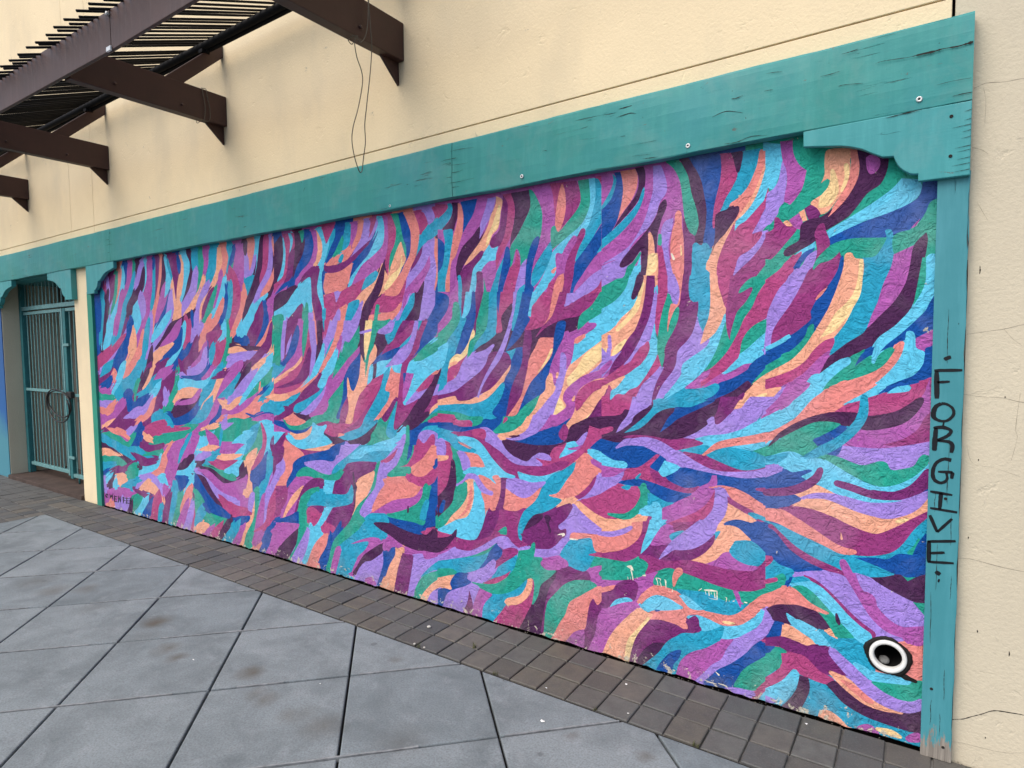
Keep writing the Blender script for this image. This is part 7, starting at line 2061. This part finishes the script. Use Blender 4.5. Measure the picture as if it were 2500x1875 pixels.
# rods: they rest on the rail and on the front beam and run past it, long and short in turn
rise = (3.926-3.557)/(1.075-.15)
def rod_mesh(y_end, y_in):
    o = tube('rod', [(0, y_in, 3.926+rise*(-.15-y_in)*-1), (0, y_end, 3.926-rise*(-.15-y_end))], .0076, M_black, None, 8)
    me = o.data; bpy.data.objects.remove(o)
    for v_ in me.vertices: v_.co.z -= 3.33
    return me
RL = rod_mesh(-1.238, -.10); RS = rod_mesh(-1.195, -.10)
x = -2.05; k = 0
while x > -11.6:
    if k not in (38,):
        o = link('rod', RL if k % 2 else RS, None, PG)
        o.location = (x+6.3+random.uniform(-.006, .006), random.uniform(-.008, .008), random.uniform(-.002, .003))
        o.rotation_euler = (0, 0, random.uniform(-.012, .012))
    x -= .0725; k += 1

# ------------------------------------------------------------------ wires
WX = -2.655
W1 = [(-.316, 3.562), (-.312, 3.384), (-.310, 3.288), (-.323, 3.154), (-.352, 2.95), (-.361, 2.85), (-.354, 2.755), (-.37, 2.666), (-.385, 2.597), (-.403, 2.577), (-.425, 2.582), (-.456, 2.645), (-.47, 2.724), (-.455, 2.804), (-.404, 2.934), (-.365, 3.075), (-.368, 3.138), (-.404, 3.201), (-.425, 3.269), (-.414, 3.300), (-.398, 3.276), (-.357, 3.321), (-.328, 3.409), (-.316, 3.563)]
pts = [(WX+.012*math.sin(i*.7), y, z) for i, (y, z) in enumerate(W1)]
pts += [(WX-.07, -.315, 3.566), (WX-.112, -.318, 3.555), (WX-.114, -.33, 3.34), (WX-.09, -.39, 3.322), (WX-.03, -.41, 3.318), (WX+.004, -.405, 3.31)]
wv = tube('hanging_wire', catmull(pts, 5), .0026, M_wire, None, 6)
tag(wv, 'long thin loop of wire hanging from the rightmost pergola beam', 'wire')
W2 = [(-4.572, -.20, 3.560), (-4.572, -.19, 3.50), (-4.571, -.18, 3.42), (-4.572, -.19, 3.33), (-4.600, -.20, 3.322), (-4.572, -.15, 3.335), (-4.570, -.145, 3.42), (-4.571, -.16, 3.50), (-4.572, -.17, 3.560), (-4.62, -.19, 3.562), (-4.664, -.20, 3.556), (-4.664, -.2, 3.44), (-4.663, -.2, 3.325), (-4.60, -.205, 3.318)]
wv2 = tube('beam_wire', catmull(W2, 5), .0024, M_wire, None, 6)
tag(wv2, 'short wire wrapped tightly round a brown pergola beam, second beam from the right', 'wire')

# ------------------------------------------------------------------ drain pipe
DP = thing('drain_pipe', 'white plastic drain pipe opening set low in the mural beside the post', 'pipe', (PCX, 0, PCZ))
def lathe_y(name, prof, mat, parent, n=40, jit=0.0, sx=1.0):
    V = []; F = []; k = len(prof)
    for i in range(n):
        a = 2*math.pi*i/n
        j = 1+((random.uniform(-jit, jit)*.6+jit*1.6*math.sin(a*2+2.2)+jit*math.sin(a*5)) if jit else 0)
        for q, (r, y) in enumerate(prof):
            rr = r*(j if q == len(prof)-1 or q == len(prof)-2 else 1)
            V.append((rr*math.cos(a)*sx, y, rr*math.sin(a)))
    for i in range(n):
        j2 = (i+1) % n
        for q in range(k-1): F.append((i*k+q, j2*k+q, j2*k+q+1, i*k+q+1))
    return mesh(name, V, F, mat, parent, smooth=True)
lathe_y('pipe_ring', [(.0485, .012), (.0485, -.008), (.050, -.014), (.055, -.017), (.062, -.0165), (.0655, -.012), (.066, .10)], M_pvc, DP)
lathe_y('sealant_collar', [(.0662, .02), (.0664, -.005), (.070, -.010), (.075, -.007), (.080, -.0012)], M_tar, DP, 60, .035)
lathe_y('pipe_inside', [(.0484, .013), (.0480, .26), (.001, .262)], M_void, DP)
ribbons('sealant_smear', [[(.040, -.062, .030), (.062, -.070, .022), (.100, -.078, .014)]], lambda x, z: -.0016, M_tar, DP, .3)
def rock(name, loc, r, mat, sq=(1, 1, 1), sub=2, amp=.25, seed=1):
    bm = bmesh.new(); bmesh.ops.create_icosphere(bm, subdivisions=sub, radius=1)
    rs = random.Random(seed)
    ph = [(Vector((rs.uniform(-1, 1), rs.uniform(-1, 1), rs.uniform(-1, 1))).normalized(), rs.uniform(.4, 1)) for _ in range(7)]
    for v_ in bm.verts:
        s = 1
        for d_, k_ in ph: s -= amp*k_*max(0, v_.co.normalized().dot(d_)-.55)
        v_.co = Vector((v_.co.x*sq[0], v_.co.y*sq[1], v_.co.z*sq[2]))*s*r
    o = bm_to(bm, name, mat); o.location = loc
    return o
tag(rock('loose_stone', (PCX-.014, .030, PCZ-.033), .019, M_stone, (1.1, 1.2, .9), 2, .3, 3), 'grey stone lying inside the mouth of the white drain pipe', 'stone')

# ------------------------------------------------------------------ doorway gate
GY = .215
GT = thing('security_gate', 'pale teal barred security gate closing the recessed doorway', 'gate', (-8.6, GY, .045))
def gx(o, par=None):
    for v_ in o.data.vertices: v_.co += Vector((8.6, -GY, -.045))
    o.parent = par or GT
    return o
gx(box('gate_post', -9.655, -9.585, GY-.035, GY+.035, .046, 2.451, M_gatefr, None, .004, 1))
gx(box('gate_post', -7.60, -7.53, GY-.035, GY+.035, .046, 2.451, M_gatefr, None, .004, 1))
tr = gx(box('transom', -9.584, -7.601, GY-.03, GY+.03, 2.115, 2.165, M_gate, None, .003, 1))
gx(box('top_rail', -9.575, -8.435, GY-.018, GY+.018, 2.062, 2.098, M_gate, None, .002, 1))
gx(box('middle_rail', -9.575, -8.435, GY-.030, GY-.0185, 1.105, 1.140, M_gate, None, .002, 1))
gx(box('bottom_rail', -9.575, -8.435, GY-.018, GY+.018, .150, .190, M_gate, None, .002, 1))
gx(box('top_rail', -8.311, -7.61, GY-.018, GY+.018, 2.062, 2.098, M_gate, None, .002, 1))
gx(box('middle_rail', -8.311, -7.61, GY-.030, GY-.0185, 1.075, 1.11, M_gate, None, .002, 1))
gx(box('bottom_rail', -8.311, -7.61, GY-.018, GY+.018, .120, .160, M_gate, None, .002, 1))
gx(box('leaf_stile', -8.434, -8.398, GY-.022, GY+.022, .13, 2.10, M_gate, None, .002, 1))
gx(box('leaf_stile', -8.380, -8.312, GY-.022, GY+.022, .10, 2.10, M_gatefr, None, .002, 1))
gx(box('hinge', -8.37, -8.22, GY-.035, GY-.0225, 1.66, 1.69, M_gate, None))
gx(box('hinge', -8.37, -8.22, GY-.035, GY-.0225, .34, .37, M_gate, None))
bmx = box('bar', -.0065, .0065, -.0065, .0065, .0, 1.0, M_gate, None, .003, 1)
bar_me = bmx.data; bpy.data.objects.remove(bmx)
def bar(x, z0, z1):
    o = link('bar', bar_me, None, GT)
    o.location = (x+8.6, 0, z0-.045); o.scale = (1, 1, z1-z0)
nb = 11
for i in range(nb):
    bar(-9.50+i*.0995, .19, 2.062)
for i in range(8): bar(-8.235+i*.11, .16, 2.062)
for i in range(18): bar(-9.53+i*.11, 2.165, 2.451)
gx(tube('drop_bolt', [(-8.20, GY, .16), (-8.20, GY, .05)], .009, M_gatefr, None, 8))
lk = gx(box('lock_box', -8.26, -8.12, GY-.075, GY-.034, 1.06, 1.135, M_rubber, None, .008, 2))
# cable lock looped between the leaves
pts = []
for i in range(49):
    a = i/24*2*math.pi
    rad = .30+.02*math.sin(i*.31)
    pts.append((-8.47+rad*1.2*math.cos(a+.4), GY-.055-.02*math.sin(a*1.0+1)-.0009*i, 1.0+(.135+.0016*i)*math.sin(a+.4)-.0008*i))
cl = tube('cable_lock', pts, .0085, M_rubber, None, 8)
tag(cl, 'dark coiled cable lock looped round the gate bars', 'cable lock')

# ------------------------------------------------------------------ small things on the paving
def weed(loc, n, h, lab, seed):
    rs = random.Random(seed); V = []; F = []
    for i in range(n):
        a = rs.uniform(0, 6.283); L = h*rs.uniform(.5, 1.2); lean = rs.uniform(.3, 1.1); w = rs.uniform(.0008, .0016)
        bx_, by_ = rs.uniform(-.012, .012), rs.uniform(-.008, .008)
        q = len(V)
        for k in range(5):
            t = k/4
            r_ = L*lean*t*t*.8; z = L*t*(1-.25*lean*t)
            ww = w*(1-t*.95)
            px, py = bx_+r_*math.cos(a), by_+r_*math.sin(a)
            V.append((px-math.sin(a)*ww, py+math.cos(a)*ww, z)); V.append((px+math.sin(a)*ww, py-math.cos(a)*ww, z))
        for k in range(4): F.append((q+2*k, q+2*k+1, q+2*k+3, q+2*k+2))
    t_ = thing('weed_tuft', lab, 'weed', (loc[0], loc[1], -.002), 'weeds in the paving joints')
    mesh('blades', V, F, M_leaf, t_)
weed((-1.98, -.305, 0), 26, .045, 'dry tuft of grass between brick pavers in the middle of the border', 3)
weed((-1.73, -.462, 0), 22, .026, 'low weed at the slab edge, right of the middle grass tuft', 4)
weed((-2.24, -.462, 0), 24, .028, 'low weed at the slab edge beside small pale pebbles', 5)
weed((-.74, -.462, 0), 26, .022, 'low dry weed at the slab edge nearest the post', 8)
weed((-1.18, -.462, 0), 14, .022, 'sparse weed where the border meets the slabs, left of the nearest weed', 9)
for (x, y, r, lab, sd) in ((-2.34, -.262, .011, 'pale pebble lying alone on a brick paver', 1), (-2.27, -.455, .007, 'small pebble at the slab edge, left of the low weed', 2), (-2.20, -.455, .006, 'small pebble at the slab edge, right of the low weed', 5)):
    tag(rock('pebble', (x, y, r*.62), r, M_shell, (1.15, 1, .7), 2, .25, sd), lab, 'pebble', 'pebbles on the border')
def scrap(x, y, r, lab, sd):
    rs = random.Random(sd); n_ = 9
    V = [(x, y, .004)]; F = []
    for i in range(n_):
        a = 6.283*i/n_; q = r*rs.uniform(.55, 1.15)
        V.append((x+q*math.cos(a)*1.2, y+q*math.sin(a)*.8, .0012+rs.uniform(0, .003)))
    for i in range(n_): F.append((0, 1+i, 1+(i+1) % n_))
    o = mesh('paper_scrap', V, F, M_paper)
    tag(o, lab, 'litter', 'white scraps on the paving')
scrap(-1.338, -0.662, 0.01, 'round white scrap on the concrete slab near the border', 20)
scrap(-1.156, -0.198, 0.007, 'white scrap on a brick paver below the blue mural stroke', 21)
scrap(-1.457, -0.432, 0.005, 'tiny white scrap on an outer paver, left of the other paver scraps', 22)
scrap(-1.055, -0.409, 0.005, 'tiny white scrap at the outer paver edge', 23)
scrap(-0.399, -0.068, 0.006, 'tiny white scrap on the paver below the green mural stroke', 24)
scrap(-2.378, -0.992, 0.004, 'tiny white fleck on the slab left of a dark joint', 25)
scrap(-3.118, -1.202, 0.005, 'tiny white fleck on the stained slab', 26)


bm = bmesh.new()
rs = random.Random(11)
for i in range(420):
    if i % 3: x, y = rs.uniform(-7, .6), -.004-abs(rs.gauss(0, .012))
    else: x, y = rs.uniform(-6.5, .6), YB+rs.gauss(0, .008)
    r = rs.uniform(.0012, .0042)
    a = rs.uniform(0, 6.28)
    vs4 = []
    for k in range(4):
        q = a+k*1.571+rs.uniform(-.4, .4)
        vs4.append(bm.verts.new((x+r*math.cos(q)*rs.uniform(.7, 1.6), y+r*math.sin(q)*.8, .0004)))
    tp = bm.verts.new((x, y, .0004+r*rs.uniform(.4, .9)))
    for k in range(4): bm.faces.new((vs4[k], vs4[(k+1) % 4], tp))
bmesh.ops.recalc_face_normals(bm, faces=bm.faces)
gr = bm_to(bm, 'grit', mat_plain('grit', (.16, .14, .115), .9, .7, 80, bump=0))
gr['kind'] = 'stuff'
gr['label'] = 'fine grit scattered along the foot of the wall and the slab edge'
gr['category'] = 'grit'
